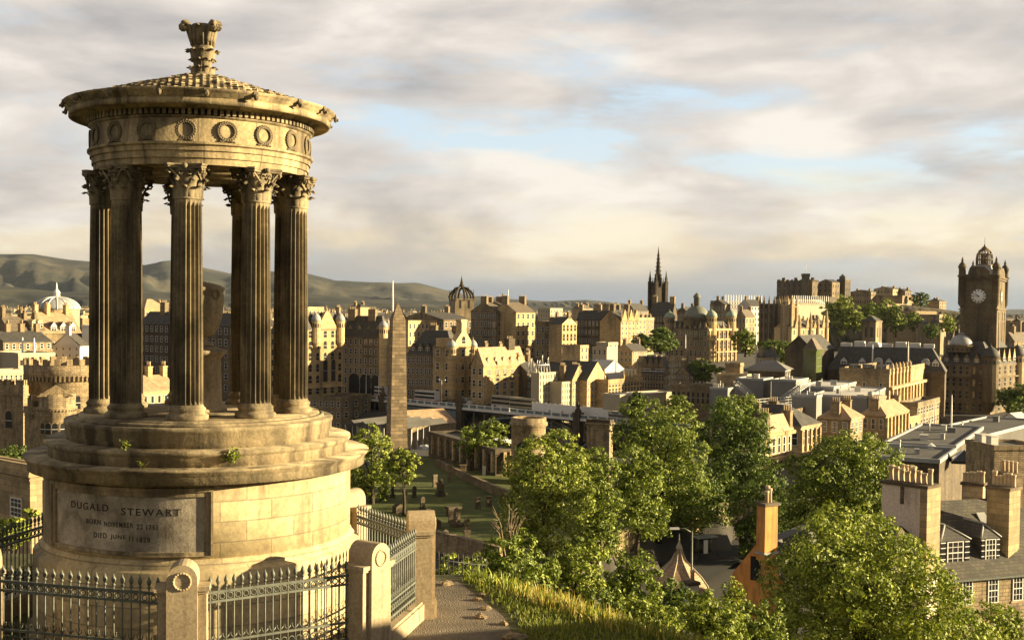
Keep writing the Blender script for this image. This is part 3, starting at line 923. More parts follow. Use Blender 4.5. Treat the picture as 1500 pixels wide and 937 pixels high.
wm.torus(0.105, 0.016, 20, 6, 0, Matrix.Translation((0, -0.217, 1.50)) @ Matrix.Rotation(R(90), 4, 'X'))
me_pw = wm.mesh('pier_wreath', M['pier'])
pier_labels = {-79: 'round topped stone pier with carved wreath standing in front of the drum', -34: 'sunlit round topped stone pier between the two front fence panels',
               11: 'stone pier beside the gravel path at the end of the sunlit fence panel', 56: 'stone pier behind the drum at the far end of the fence',
               101: 'stone pier hidden behind the round drum', 146: 'stone pier behind the shaded side of the drum', 191: 'stone pier at the shaded far corner of the fence', 228: 'stone pier at the shaded near corner of the fence'}
piers = []
for a in (-79, -34, 11, 56, 101, 146, 191, 228):
    p = Vector((AX.x+RF*math.cos(R(a)), AX.y+RF*math.sin(R(a)), ZG))
    e = empty('fence_pier', p, R(a)+math.pi/2, pier_labels[a], 'stone pier', 'stone piers of the temple fence')
    inst(me_pier, 'pier_block', e)
    inst(me_pw, 'wreath', e)
    piers.append(p)
pk = MB()
pk.tube([(0, 0, 0.0), (0, 0, 1.02)], 0.011, 6)
pk.tube([(0, 0, 1.02), (0, 0, 1.04), (0, 0, 1.06)], [0.011, 0.026, 0.012], 6)
pk.tube([(0, 0, 1.06), (0, 0, 1.09), (0, 0, 1.12), (0, 0, 1.19)], [0.010, 0.028, 0.030, 0.002], 6)
me_pk = pk.mesh('picket', M['iron'])
def fence_label(i):
    return ['wrought iron fence panel between the two front piers with wreaths', 'sunlit grey green iron fence panel beside the gravel path', 'iron fence panel behind the path side pier with dark rail',
            'iron fence panel hidden behind the drum', 'iron fence panel behind the drum on the shaded side', 'dark iron fence panel seen past the shaded edge of the drum',
            'iron fence panel on the shaded side out of the sun', 'dark iron fence panel in shade in front of the inscription'][i]
for i in range(8):
    p, q = piers[i], piers[(i+1) % 8]
    dv = (q-p)
    L = dv.length
    ang = math.atan2(dv.y, dv.x)
    e = empty('iron_fence', (p+q)/2, ang, fence_label(i), 'fence', 'iron fence panels round the temple')
    half = L/2-0.30
    kb = MB()
    kb.box(-half+0.0, half, -0.15, 0.15, -0.45, 0.26)
    kb.box(-half+0.0, half, -0.12, 0.12, 0.26, 0.30)
    kb.build('kerb_stone', M['pier'], e)
    rl = MB()
    for z, hh, dd in ((0.36, 0.035, 0.03), (0.60, 0.03, 0.026), (1.13, 0.03, 0.03), (1.25, 0.035, 0.034)):
        rl.box(-half, half, -dd/2, dd/2, z, z+hh)
    rl.build('rail', M['iron'], e)
    n = 19
    upper, lower, scroll = MB(), MB(), MB()
    for k in range(n):
        x = -half+2*half*(k+0.5)/n
        inst(me_pk, 'picket', e, (x, 0, 0.30))
        for mb_, zz, rr in ((upper, 1.205, 0.036), (lower, 0.50, 0.042)):
            mb_.torus(rr, 0.009, 10, 4, 0, Matrix.Translation((x+half/n, 0, zz)) @ Matrix.Rotation(R(90), 4, 'X'))
        for s in (-1, 1):
            scroll.tube([(x, 0, 0.63), (x+s*0.04, 0, 0.68), (x+s*0.045, 0, 0.72)], 0.007, 4)
            lower.tube([(x, 0, 0.39), (x+s*0.04, 0, 0.44), (x+s*0.02, 0, 0.47)], 0.007, 4)
    for nm, mb_ in (('ring_frieze', upper), ('ring_band', lower), ('scroll_band', scroll)):
        mb_.build(nm, M['iron'], e)
from mathutils import noise as fnoise
# ------------------------------------------------------------------ generic town building
WIN = {}
def window_mesh(w_, h, kind='sash', frame='paint', sur='sand'):
    """window facing -y, origin at its sill centre on the wall face: stone margin, white sash, dark panes"""
    key = (round(w_, 2), round(h, 2), kind, frame, sur)
    if key in WIN:
        return WIN[key]
    mb = MB()
    e = min(0.16, w_*0.14)
    top = h
    # margin
    mb.box(-w_/2-e, w_/2+e, -0.06, 0.02, -0.14, 0.0, 2)
    mb.box(-w_/2-e, -w_/2, -0.045, 0.02, 0.0, h, 2)
    mb.box(w_/2, w_/2+e, -0.045, 0.02, 0.0, h, 2)
    if kind == 'arch':
        n = 8
        ou = [((w_/2+e)*math.cos(math.pi*i/n), h+(w_/2+e)*math.sin(math.pi*i/n)) for i in range(n+1)]
        mb.slab([(-w_/2-e, h), (w_/2+e, h)]+ou[1:-1], -0.045, 0.02, 2)
        pi_ = [((w_/2)*math.cos(math.pi*i/n), h-0.02+(w_/2)*math.sin(math.pi*i/n)) for i in range(n+1)]
        mb.slab([(-w_/2, 0.02), (w_/2, 0.02)]+pi_, -0.055, -0.01, 0)
        mb.box(-w_/2, w_/2, -0.075, -0.05, h*0.55, h*0.55+0.07, 1)
    else:
        mb.box(-w_/2-e, w_/2+e, -0.045, 0.02, h, h+e, 2)
        mb.box(-w_/2, w_/2, -0.02, -0.005, 0.0, h, 0)
        f = min(0.09, w_*0.09)
        for x0, x1, z0, z1 in ((-w_/2, -w_/2+f, 0, h), (w_/2-f, w_/2, 0, h), (-w_/2+f, w_/2-f, 0, f), (-w_/2+f, w_/2-f, h-f, h), (-w_/2+f, w_/2-f, h*0.5-f*0.5, h*0.5+f*0.5)):
            mb.box(x0, x1, -0.038, -0.018, z0, z1, 1)
        if kind == 'grid':
            for q in (-1, 1):
                mb.box(q*w_/6-0.02, q*w_/6+0.02, -0.034, -0.018, f, h-f, 1)
            for q in (0.25, 0.75):
                mb.box(-w_/2+f, w_/2-f, -0.032, -0.018, h*q-0.02, h*q+0.02, 1)
    WIN[key] = mb.mesh('window', [M['glass'], M[frame], M[sur]])
    return WIN[key]
def solve_len(cn, dr, px):
    lo, hi = 0.0, 400.0
    s0 = proj(cn)[0]
    sgn = 1 if px > s0 else -1
    for _ in range(50):
        mid = (lo+hi)/2
        p = cn+dr*mid
        v = (proj(p)[0]-px)*sgn if p.y > 1 else -1
        if v < 0: lo = mid
        else: hi = mid
    return lo
def roof_mesh(mb, kind, a, b, z, rh, ov=0.3, m=0, mg=1):
    if kind == 'gx':       # ridge along x
        mb.add([(-0.05, -ov, z-0.1), (a+0.05, -ov, z-0.1), (a+0.05, b/2, z+rh), (-0.05, b/2, z+rh), (-0.05, b+ov, z-0.1), (a+0.05, b+ov, z-0.1),
                (-0.05, -ov, z-0.3), (a+0.05, -ov, z-0.3), (-0.05, b+ov, z-0.3), (a+0.05, b+ov, z-0.3)],
               [(0, 1, 2, 3), (3, 2, 5, 4), (0, 6, 7, 1), (4, 5, 9, 8)], m)
        for x in (0.0, a):
            mb.slab([(0, z-0.3), (b, z-0.3), (b/2, z+rh-0.06)], 0, 0.3, mg, Matrix.Translation((x+(0.02 if x == 0 else -0.02) + (0.3 if x == 0 else 0), 0, 0)) @ Matrix.Rotation(R(90), 4, 'Z'))
    elif kind == 'gy':
        mb.add([(-ov, -0.05, z-0.1), (-ov, b+0.05, z-0.1), (a/2, b+0.05, z+rh), (a/2, -0.05, z+rh), (a+ov, -0.05, z-0.1), (a+ov, b+0.05, z-0.1),
                (-ov, -0.05, z-0.3), (-ov, b+0.05, z-0.3), (a+ov, -0.05, z-0.3), (a+ov, b+0.05, z-0.3)],
               [(1, 0, 3, 2), (2, 3, 4, 5), (0, 1, 7, 6), (5, 4, 8, 9)], m)
        for y in (0.02, b-0.32):
            mb.slab([(0, z-0.3), (a, z-0.3), (a/2, z+rh-0.06)], y, y+0.3, mg)
    elif kind in ('hip', 'mansard'):
        if kind == 'hip':
            i = min(a, b)/2*0.98
            ix, iy = (i, min(i, b/2-0.02)) if a >= b else (min(i, a/2-0.02), i)
        else:
            ix = iy = min(rh*0.55, min(a, b)*0.35)
        mb.box(-ov, a+ov, -ov, b+ov, z-0.25, z, mg)
        vs_ = [(-ov, -ov, z), (a+ov, -ov, z), (a+ov, b+ov, z), (-ov, b+ov, z), (ix, iy, z+rh), (a-ix, iy, z+rh), (a-ix, b-iy, z+rh), (ix, b-iy, z+rh)]
        mb.add(vs_, [(0, 1, 5, 4), (1, 2, 6, 5), (2, 3, 7, 6), (3, 0, 4, 7), (4, 5, 6, 7)], m)
    elif kind == 'flat':
        p = rh
        mb.box(0.25, a-0.25, 0.25, b-0.25, z-0.3, z+0.02, m)
        for x0, x1, y0, y1 in ((-0.12, a+0.12, -0.12, 0.25), (-0.12, a+0.12, b-0.25, b+0.12), (-0.12, 0.25, 0.25, b-0.25), (a-0.25, a+0.12, 0.25, b-0.25)):
            mb.box(x0, x1, y0, y1, z-0.25, z+p, mg)
def chimney(parent, x, y, z, w_, d_, h, pots=4, m_='sand_dark', rz=0.0):
    mb = MB()
    mb.box(-w_/2, w_/2, -d_/2, d_/2, 0, h, 0)
    mb.box(-w_/2-0.1, w_/2+0.1, -d_/2-0.1, d_/2+0.1, h, h+0.22, 0)
    for i in range(pots):
        if w_ >= d_:
            px_, py_ = -w_/2+w_*(i+0.5)/pots, 0
        else:
            px_, py_ = 0, -d_/2+d_*(i+0.5)/pots
        mb.lathe([(0.16, h+0.2), (0.14, h+0.95), (0.18, h+1.0), (0.18, h+1.1), (0.10, h+1.1)], 7, 1, Matrix.Translation((px_, py_, 0)))
    return mb.build('chimney', [M[m_], M['pot']], parent, (x, y, z), rz)
def dormer(parent, x, z, face, b, w_=1.5, h=1.7, d_=2.6, m_='sand', rf='slate', kind='gable', rise=0.9, y_in=0.2):
    """small roofed window standing on the roof; face: 'r' on the right-hand face (y=0), 'l' on the left-hand face (x=0)"""
    mb = MB()
    mb.box(-w_/2, w_/2, 0, d_, 0, h, 0)
    if kind == 'gable':
        mb.slab([(-w_/2, h), (w_/2, h), (0, h+rise)], -0.02, 0.2, 0)
        mb.add([(-w_/2-0.15, -0.06, h-0.08), (0, -0.06, h+rise+0.06), (0, d_+0.6, h+rise+0.06), (-w_/2-0.15, d_+0.6, h-0.08), (w_/2+0.15, -0.06, h-0.08), (w_/2+0.15, d_+0.6, h-0.08)], [(0, 1, 2, 3), (1, 4, 5, 2)], 1)
    elif kind == 'round':
        n = 8
        mb.slab([(-w_/2, h), (w_/2, h)]+[(w_/2*math.cos(math.pi*i/n), h+rise*math.sin(math.pi*i/n)) for i in range(1, n)], -0.05, d_, 0)
    else:
        mb.box(-w_/2-0.12, w_/2+0.12, -0.1, d_, h, h+0.15, 1)
    mb.box(-w_*0.36, w_*0.36, -0.04, -0.005, 0.25, h*0.94, 3)
    for q0, q1, z0, z1 in ((-w_*0.36, w_*0.36, h*0.58, h*0.64), (-0.04, 0.04, 0.25, h*0.94), (-w_*0.36, w_*0.36, 0.25, 0.33), (-w_*0.36, w_*0.36, h*0.88, h*0.94)):
        mb.box(q0, q1, -0.065, -0.03, z0, z1, 2)
    loc, rz = ((x, y_in, z), 0) if face == 'r' else ((y_in, x, z), -math.pi/2)
    return mb.build('dormer', [M[m_], M[rf], M['paint'], M['glass']], parent, loc, rz)
class Bld:
    pass
def building(label, xs, ys, Y, yaw=62, m_='sand', roof='gx', rh=3.0, rmat='slate', wl=None, wr=None, cat='building', name='stone_building', dim=None, wk='sash', wsz=(0.5, 0.56),
             chim=(), cornice=True, z0=None, sur=None, frame='paint', group=None, base_drop=12.0, gable_m=None, cm='sand_dark', courses=True, face='both'):
    """xs = photo x of the left end, near corner and right end; ys = photo y of the eaves and the foot at the near corner; Y = metres away"""
    xl, xc, xr = xs
    top, bot = at(xc, ys[0], Y), at(xc, ys[1], Y)
    psi = R(yaw)
    uu, vv = Vector((math.cos(psi), math.sin(psi), 0)), Vector((-math.sin(psi), math.cos(psi), 0))
    cn = Vector((top.x, top.y, top.z))
    a = solve_len(cn, uu, xr) if xr > xc else None
    b = solve_len(cn, vv, xl) if xl < xc else None
    if a is None: a = dim
    elif b is None: b = dim
    if dim and 0 < xc-xl <= 8: b = dim
    elif dim and 0 < xr-xc <= 8: a = dim
    zb = bot.z if z0 is None else z0
    h = top.z-zb
    B = Bld()
    o = empty(name, (top.x, top.y, zb), psi, label, cat, group)
    B.o, B.a, B.b, B.h, B.Y = o, a, b, h, Y
    mb = MB()
    mb.box(0, a, 0, b, -base_drop, h, 0)
    if cornice:
        for zz, pr, th in ((h-0.45, 0.22, 0.25), (h-0.75, 0.10, 0.16)):
            mb.box(-pr, a+pr, -pr, b+pr, zz, zz+th, 0)
    if courses and wr:
        for r_ in range(1, wr[0]):
            zz = h*r_/wr[0]
            if r_ in (1, wr[0]-1):
                mb.box(-0.07, a+0.07, -0.07, b+0.07, zz-0.12, zz+0.06, 0)
    mb.build('wall', M[m_], o)
    rb_ = MB()
    gm = gable_m or m_
    if roof:
        roof_mesh(rb_, roof, a, b, h, rh, 0.3, 0, 1)
        B.roof = rb_.build('roof', [M[rmat], M[gm]], o)
    sur = sur or m_
    B.ww = []
    def row(cols, rows, L, left):
        bay, st = L/cols, h/rows
        me = window_mesh(min(bay*wsz[0], 1.9), min(st*wsz[1], 2.9), wk, frame, sur)
        for r_ in range(rows):
            for c_ in range(cols):
                p = bay*(c_+0.5)
                z = st*(r_+0.24)
                if left: inst(me, 'window', o, (-0.004, p, z), -math.pi/2)
                else: inst(me, 'window', o, (p, -0.004, z), 0)
    if wl and b: row(wl[1], wl[0], b, True)
    if wr and a: row(wr[1], wr[0], a, False)
    if not chim and name not in ('castle_building', 'scaffold_cover', 'kiosk', 'bell_tower', 'glazed_tower', 'station_hall', 'station_shed', 'mansard_range', 'outbuilding', 'roof_box') and roof in ('gx', 'gy', 'mansard', 'hip'):
        chim = ((0.06, 0.5, 1.1, 1.8, 1.8), (0.94, 0.5, 1.1, 1.8, 1.8)) if roof != 'gy' else ((0.5, 0.06, 1.8, 1.1, 1.8), (0.5, 0.94, 1.8, 1.1, 1.8))
    for c_ in chim:
        fx, fy, cw, cd, ch = c_[:5]
        zc = h
        if roof == 'gx': zc = h+rh*(1-abs(fy-0.5)*2)
        elif roof == 'gy': zc = h+rh*(1-abs(fx-0.5)*2)
        elif roof == 'mansard': zc = h+rh*(0.9 if 0.15 < fx < 0.85 and 0.15 < fy < 0.85 else 0.0)
        elif roof == 'hip': zc = h+rh*0.5
        chimney(B.roof, min(max(fx*a, cw/2), a-cw/2), min(max(fy*b, cd/2), b-cd/2), zc-1.2, cw, cd, ch+1.2, c_[5] if len(c_) > 5 else 4, cm)
    return B
def spike(mb, x, y, z, r, h, m_=0, n=6):
    mb.lathe([(r, z), (r, z+h*0.25), (r*1.25, z+h*0.28), (r*0.8, z+h*0.38), (0.02, z+h)], n, m_, Matrix.Translation((x, y, 0)), smooth=False)
def turret(parent, x, y, z0, z1, r, dome_h, m_='sand', dm='lead', kind='dome', n=12, name='turret'):
    mb = MB()
    mb.lathe([(r*0.4, z0-r*1.2), (r, z0), (r, z1), (r*1.15, z1+0.05), (r*1.15, z1+0.3), (r, z1+0.35)], n, 0, Matrix.Translation((x, y, 0)), smooth=False)
    if kind == 'dome':
        mb.lathe([(r*1.1, z1+0.3), (r*1.08, z1+0.3+dome_h*0.2), (r*0.85, z1+0.3+dome_h*0.42), (r*0.4, z1+0.3+dome_h*0.62), (r*0.12, z1+0.3+dome_h*0.7), (0.12, z1+0.3+dome_h*0.78), (0.03, z1+0.3+dome_h)], n, 1, Matrix.Translation((x, y, 0)))
    else:
        mb.lathe([(r*1.2, z1+0.3), (0.03, z1+0.3+dome_h)], n, 1, Matrix.Translation((x, y, 0)), smooth=False)
    for k in range(n):
        a = 2*math.pi*(k+0.5)/n
        T = Matrix.Translation((x, y, 0)) @ Matrix.Rotation(a, 4, 'Z')
        q = r*math.cos(math.pi/n)
        if z1-z0 > 2.4:
            mb.box(q-0.01, q+0.03, -r*0.13, r*0.13, z1-2.1, z1-0.6, 2, T)
    return mb.build(name, [M[m_], M[dm], M['glass']], parent)
def crenels(mb, a, b, z, t=0.5, mh=0.9, mw=0.9, m_=0):
    mb.box(-0.07, a+0.07, -0.07, t, z-0.3, z+0.12, m_)
    mb.box(-0.07, a+0.07, b-t, b+0.07, z-0.3, z+0.12, m_)
    mb.box(-0.07, t, t, b-t, z-0.3, z+0.12, m_)
    mb.box(a-t, a+0.07, t, b-t, z-0.3, z+0.12, m_)
    for (L, along) in ((a, 'x0'), (a, 'x1'), (b, 'y0'), (b, 'y1')):
        n = max(2, int(L/(mw*2)))
        for i in range(n):
            s0 = L*(i+0.25)/n
            s1 = s0+L/n*0.55
            if along == 'x0': mb.box(s0, s1, -0.05, t, z, z+mh, m_)
            elif along == 'x1': mb.box(s0, s1, b-t, b+0.05, z, z+mh, m_)
            elif along == 'y0': mb.box(-0.05, t, s0, s1, z, z+mh, m_)
            else: mb.box(a-t, a+0.05, s0, s1, z, z+mh, m_)

# ------------------------------------------------------------------ hills on the skyline
def hill_range(name, label, pts, Y, depth, m_, zb):
    """ridge line given in photo pixels; a real mass that slopes down towards the city and away behind"""
    n = 200
    xs = np.linspace(pts[0][0], pts[-1][0], n)
    ysr = np.interp(xs, [p[0] for p in pts], [p[1] for p in pts])
    rng = np.random.RandomState(int(Y) % 997)
    nr = 90
    tv = np.linspace(-1, 1, nr)
    grid = np.zeros((nr, n, 3))
    noise_ = np.zeros((nr, n))
    for k in range(22):
        fx, fy, ph, am = rng.uniform(2, 60), rng.uniform(1, 9), rng.uniform(0, 6.28), 1.0
        am = 1/(1+fx*0.10)
        noise_ += am*np.sin(fx*np.linspace(0, 6.28, n)[None, :]+fy*tv[:, None]*3+ph)
    for j, tt in enumerate(tv):
        for i in range(n):
            top = at(xs[i], ysr[i], Y)
            prof = max(0.0, 1-abs(tt)**1.25)
            hgt = (top.z-zb)
            y = Y+tt*depth
            z = zb+hgt*prof+noise_[j, i]*hgt*0.085*(1-prof)*min(1, (1-abs(tt))*4)
            z += hgt*0.22*fnoise.fractal(Vector((top.x/1500+Y, y/1500, 0)), 0.9, 2.1, 6)*(1-prof**5)*min(1, (1-abs(tt))*4)
            sc_ = y/Y
            grid[j, i] = (top.x*(0.35+0.65*sc_), y, z)
    gi_ = np.arange(nr*n).reshape(nr, n)
    f = np.stack([gi_[:-1, :-1].ravel(), gi_[:-1, 1:].ravel(), gi_[1:, 1:].ravel(), gi_[1:, :-1].ravel()], 1)
    o = place(bpy.data.objects.new(name, npmesh(name, grid.reshape(-1, 3), f, m_, True)))
    tag(o, label, 'hills', kind='structure')
m, t = mat('hill_heath')
ob = t.n('ShaderNodeTexCoord').outputs['Object']
c = t.ramp(t.noise(t.mapping(ob, (1, 0.6, 3)), 0.0011, 7, 0.62, 0.5), [(0.34, (0.018, 0.021, 0.019)), (0.47, (0.03, 0.032, 0.026)), (0.57, (0.075, 0.066, 0.043)), (0.66, (0.03, 0.031, 0.026))])  # darkened for cloud shade; the paler band paints in sunlit patches
finish(t, c, 0.95, t.noise(ob, 0.01, 6), 0.6, 20)
M['heath'] = m
m, t = mat('hill_wood')
ob = t.n('ShaderNodeTexCoord').outputs['Object']
c = t.ramp(t.noise(t.mapping(ob, (1, 0.6, 4)), 0.0024, 7, 0.65, 0.6), [(0.40, (0.012, 0.015, 0.011)), (0.5, (0.02, 0.022, 0.015)), (0.58, (0.06, 0.053, 0.03)), (0.64, (0.014, 0.017, 0.012))])  # cloud shade and sunlit patches put into the colour, as on the heath
finish(t, c, 0.95)
M['hillwood'] = m
hill_range('hills', 'bare rounded heather hills on the skyline beyond the temple columns', [(-420, 420), (-300, 395), (-120, 380), (0, 372), (50, 372), (100, 380), (165, 386), (215, 388), (248, 381), (300, 392), (345, 402), (395, 398), (445, 399), (495, 412), (560, 415), (612, 414), (650, 424), (690, 433), (740, 437), (800, 441), (900, 447), (1000, 452)], 11500, 3600, M['heath'], -110)
hill_range('hills', 'low wooded slopes at the foot of the bare hills', [(-420, 430), (-100, 421), (0, 418), (90, 428), (200, 424), (300, 432), (420, 428), (540, 438), (640, 441), (760, 446), (860, 450), (1100, 456)], 6400, 1900, M['hillwood'], -100)
hill_range('hills', 'small pale green hill far off behind the spires', [(720, 447), (780, 443), (830, 440), (860, 439), (890, 442), (940, 447), (1010, 453)], 9000, 1500, M['heath'], -110)
hill_range('hills', 'long dark low ridge on the horizon behind the clock tower', [(1240, 470), (1330, 461), (1400, 456), (1470, 453), (1560, 452), (1700, 458), (1900, 470)], 14000, 2500, M['hillwood'], -110)

# ------------------------------------------------------------------ North side of the old town, from far to near
# far mass of roofs that cannot be told apart
def far_roofs():
    mb = MB()
    rnd = random.Random(3)
    for i in range(620):
        Y = rnd.uniform(900, 2600)
        px = rnd.uniform(-80, 1600)
        py = 452+0.009*px-4+ (2600-Y)/1700*rnd.uniform(4, 14)
        if 1120 < px < 1420 and Y > 1000: continue
        p = at(px, py, Y)
        L, W_, H_ = rnd.uniform(10, 34), rnd.uniform(8, 14), rnd.uniform(8, 16)
        T = Matrix.Translation((p.x, p.y, p.z-H_)) @ Matrix.Rotation(R(rnd.choice((20, 35, 62, 75, -30))), 4, 'Z')
        k = rnd.choice((0, 0, 1, 1, 1, 2))
        mb.box(0, L, 0, W_, -40, H_*0.75, k, T)
        if rnd.random() < 0.75:
            mb.add([(0, -0.3, H_*0.75), (L, -0.3, H_*0.75), (L, W_/2, H_), (0, W_/2, H_), (0, W_+0.3, H_*0.75), (L, W_+0.3, H_*0.75)], [(0, 1, 2, 3), (3, 2, 5, 4), (0, 3, 4), (1, 5, 2)], 3, T)
            mb.box(0, 1, W_/2-1, W_/2+1, H_*0.8, H_+2.2, k, T)
            mb.box(L-1, L, W_/2-1, W_/2+1, H_*0.8, H_+2.2, k, T)
    o = mb.build('distant_roofs', [M['sand'], M['sand_dark'], M['cream'], M['slate']])
    tag(o, 'distant mass of small grey and cream roofs under the hills', 'rooftops', kind='stuff')
far_roofs()

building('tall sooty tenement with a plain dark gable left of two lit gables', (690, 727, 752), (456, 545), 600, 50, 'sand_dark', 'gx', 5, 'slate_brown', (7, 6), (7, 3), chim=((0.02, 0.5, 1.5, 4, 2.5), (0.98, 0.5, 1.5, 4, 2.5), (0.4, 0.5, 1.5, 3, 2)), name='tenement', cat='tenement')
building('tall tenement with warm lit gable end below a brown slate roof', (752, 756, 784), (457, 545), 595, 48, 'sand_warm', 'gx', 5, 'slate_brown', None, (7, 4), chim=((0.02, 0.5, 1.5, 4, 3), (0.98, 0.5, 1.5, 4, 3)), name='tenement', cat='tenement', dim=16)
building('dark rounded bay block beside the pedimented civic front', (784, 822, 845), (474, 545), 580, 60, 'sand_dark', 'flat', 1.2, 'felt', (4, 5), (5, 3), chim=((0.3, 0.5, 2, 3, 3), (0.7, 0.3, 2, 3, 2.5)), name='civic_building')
B = building('ochre civic front with a pediment over tall windows', (822, 823.5, 845), (474, 545), 572, 52, 'sand_warm', 'gy', 3.4, 'slate', None, (5, 4), dim=8, name='civic_building', wk='arch')
building('long blackened block with a row of skylights in its roof', (845, 905, 912), (468, 520), 650, 66, 'sand_black', 'gy', 5, 'slate', (4, 11), (4, 3), chim=((0.5, 0.05, 2, 2, 3), (0.5, 0.5, 2, 2, 3), (0.5, 0.95, 2, 2, 3)))
B = building('lit baronial tenement with sharp gables above the gardens', (908, 909.5, 936), (470, 515), 640, 50, 'sand_warm', 'gx', 6, 'slate', None, (6, 5), dim=14, name='tenement', cat='tenement', chim=((0.1, 0.5, 1.5, 3, 3), (0.9, 0.5, 1.5, 3, 3)))
mbx = MB()
for fx in (0.2, 0.55, 0.85):
    mbx.slab([(B.a*fx-2.6, B.h), (B.a*fx+2.6, B.h), (B.a*fx, B.h+6.5)], -0.3, 0.6)
    spike(mbx, B.a*fx-2.7, 0.2, B.h-1, 0.6, 8)
mbx.build('gables', M['sand_warm'], B.o)
building('square lit block with a row of chimneys on its parapet near the spire', (934, 936, 958), (468, 505), 660, 45, 'sand', 'flat', 1.2, 'felt', None, (5, 4), dim=12, chim=((0.1, 0.2, 1.5, 1.5, 2.4, 2), (0.4, 0.2, 1.5, 1.5, 2.4, 2), (0.7, 0.2, 1.5, 1.5, 2.4, 2), (0.95, 0.2, 1.5, 1.5, 2.4, 2)))
building('dark steep roofed tenement below the tall spire', (952, 985, 992), (462, 520), 700, 62, 'sand_black', 'gy', 8, 'slate', (5, 7), None, chim=((0.5, 0.1, 2, 3, 3), (0.5, 0.9, 2, 3, 3)), name='tenement', cat='tenement')
building('low modern cream block with few windows under the dark tenement', (868, 889, 893), (510, 535), 540, 58, 'cream', 'flat', 0.6, 'felt', (2, 3), None, name='modern_block', courses=False, dim=9)
building('narrow modern cream house with stepped top beside the low cream block', (889, 891, 905), (503, 530), 545, 48, 'cream', 'flat', 0.6, 'felt', None, (3, 2), name='modern_house', dim=7, courses=False)
building('grey stepped rear block behind the twin crow step roofs', (843, 850, 862), (508, 560), 500, 48, 'sand', 'flat', 0.8, 'felt', None, (5, 2), dim=10, courses=False)
# behind the columns and obelisk
building('long brown tenement range behind the obelisk tip', (585, 650, 692), (468, 545), 640, 50, 'sand_dark', 'gx', 4, 'slate', (5, 7), (5, 6), chim=((0.1, 0.5, 1.5, 3, 3), (0.9, 0.5, 1.5, 3, 3)), name='tenement', cat='tenement')
building('lit ochre slab block peeping over the dark roofs behind the obelisk', (596, 598, 640), (472, 520), 590, 55, 'sand_warm', 'flat', 1, 'felt', None, (4, 7), dim=12)
building('small lit gable fronted block on the skyline with golden wall', (526, 528, 541), (450, 480), 700, 50, 'sand_warm', 'hip', 2, 'slate', None, None, dim=10, courses=False)
building('lit golden chimney block on the skyline above the yellow turreted hotel', (450, 452, 474), (452, 480), 640, 57, 'sand_warm', 'flat', 1, 'felt', None, (2, 4), dim=10, courses=False)
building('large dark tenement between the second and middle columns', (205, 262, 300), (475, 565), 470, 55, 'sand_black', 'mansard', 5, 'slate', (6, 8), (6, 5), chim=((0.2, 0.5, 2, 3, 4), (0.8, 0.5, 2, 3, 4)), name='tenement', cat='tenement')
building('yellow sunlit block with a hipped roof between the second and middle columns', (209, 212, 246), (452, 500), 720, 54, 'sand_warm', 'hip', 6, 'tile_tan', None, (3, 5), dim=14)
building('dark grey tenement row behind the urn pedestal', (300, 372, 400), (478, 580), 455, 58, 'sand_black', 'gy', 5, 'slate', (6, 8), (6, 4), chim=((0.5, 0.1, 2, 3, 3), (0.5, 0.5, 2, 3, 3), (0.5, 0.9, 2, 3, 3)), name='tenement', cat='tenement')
building('sunlit ochre tenement end seen between the last two columns', (386, 390, 408), (478, 570), 440, 45, 'sand_warm', 'gx', 3, 'slate', None, (6, 3), dim=10, name='tenement', cat='tenement')
building('small lit crow stepped cottage just behind the foot of the columns', (205, 208, 258), (572, 612), 215, 50, 'sand_warm', 'gx', 2.6, 'tile_tan', None, (1, 5), dim=7, chim=((0.05, 0.5, 0.9, 1.2, 1.4, 3), (0.5, 0.5, 0.9, 1.2, 1.4, 3), (0.95, 0.5, 0.9, 1.2, 1.4, 3)), name='cottage', cat='house', cm='sand_warm')

# yellow turreted hotel
B = building('golden sunlit hotel front with two domed turrets and a pointed gable', (440, 449, 503), (482, 582), 425, 54, 'sand_warm', 'gx', 6, 'slate', (6, 2), (6, 5), wk='arch', dim=18, name='hotel', cat='hotel', wsz=(0.42, 0.5), base_drop=28)
mbx = MB()
mbx.slab([(B.a*0.3, B.h), (B.a*0.78, B.h), (B.a*0.78, B.h+1), (B.a*0.58, B.h+6.5), (B.a*0.5, B.h+6.5), (B.a*0.3, B.h+1)], -0.4, 0.8)
spike(mbx, B.a*0.54, 0.2, B.h+6.2, 0.5, 2.5)
mbx.build('gable', M['sand_warm'], B.o)
MB().slab([(0, B.h*0.13), (B.a, B.h*0.13), (B.a, B.h*0.16), (0, B.h*0.16)], -0.9, 0.1).build('canopy', M['sand_warm'], B.o)
turret(B.o, B.a*0.24, -0.2, B.h-5, B.h+2.6, 1.7, 4.2, 'sand_warm', 'lead')
turret(B.o, B.a*0.90, -0.2, B.h-5, B.h+2.6, 1.7, 4.2, 'sand_warm', 'lead')
big = window_mesh(2.2, 7.0, 'arch', 'paint', 'sand_warm')
for fx in (0.5, 0.72):
    inst(big, 'arched_window', B.o, (B.a*fx, -0.12, B.h*0.22))
building('dark stone arcade under the golden hotel beside the bridge end', (440, 500, 508), (585, 632), 414, 62, 'sand_dark', 'flat', 1.0, 'felt', (3, 7), (3, 3), dim=18, name='arcade_building')
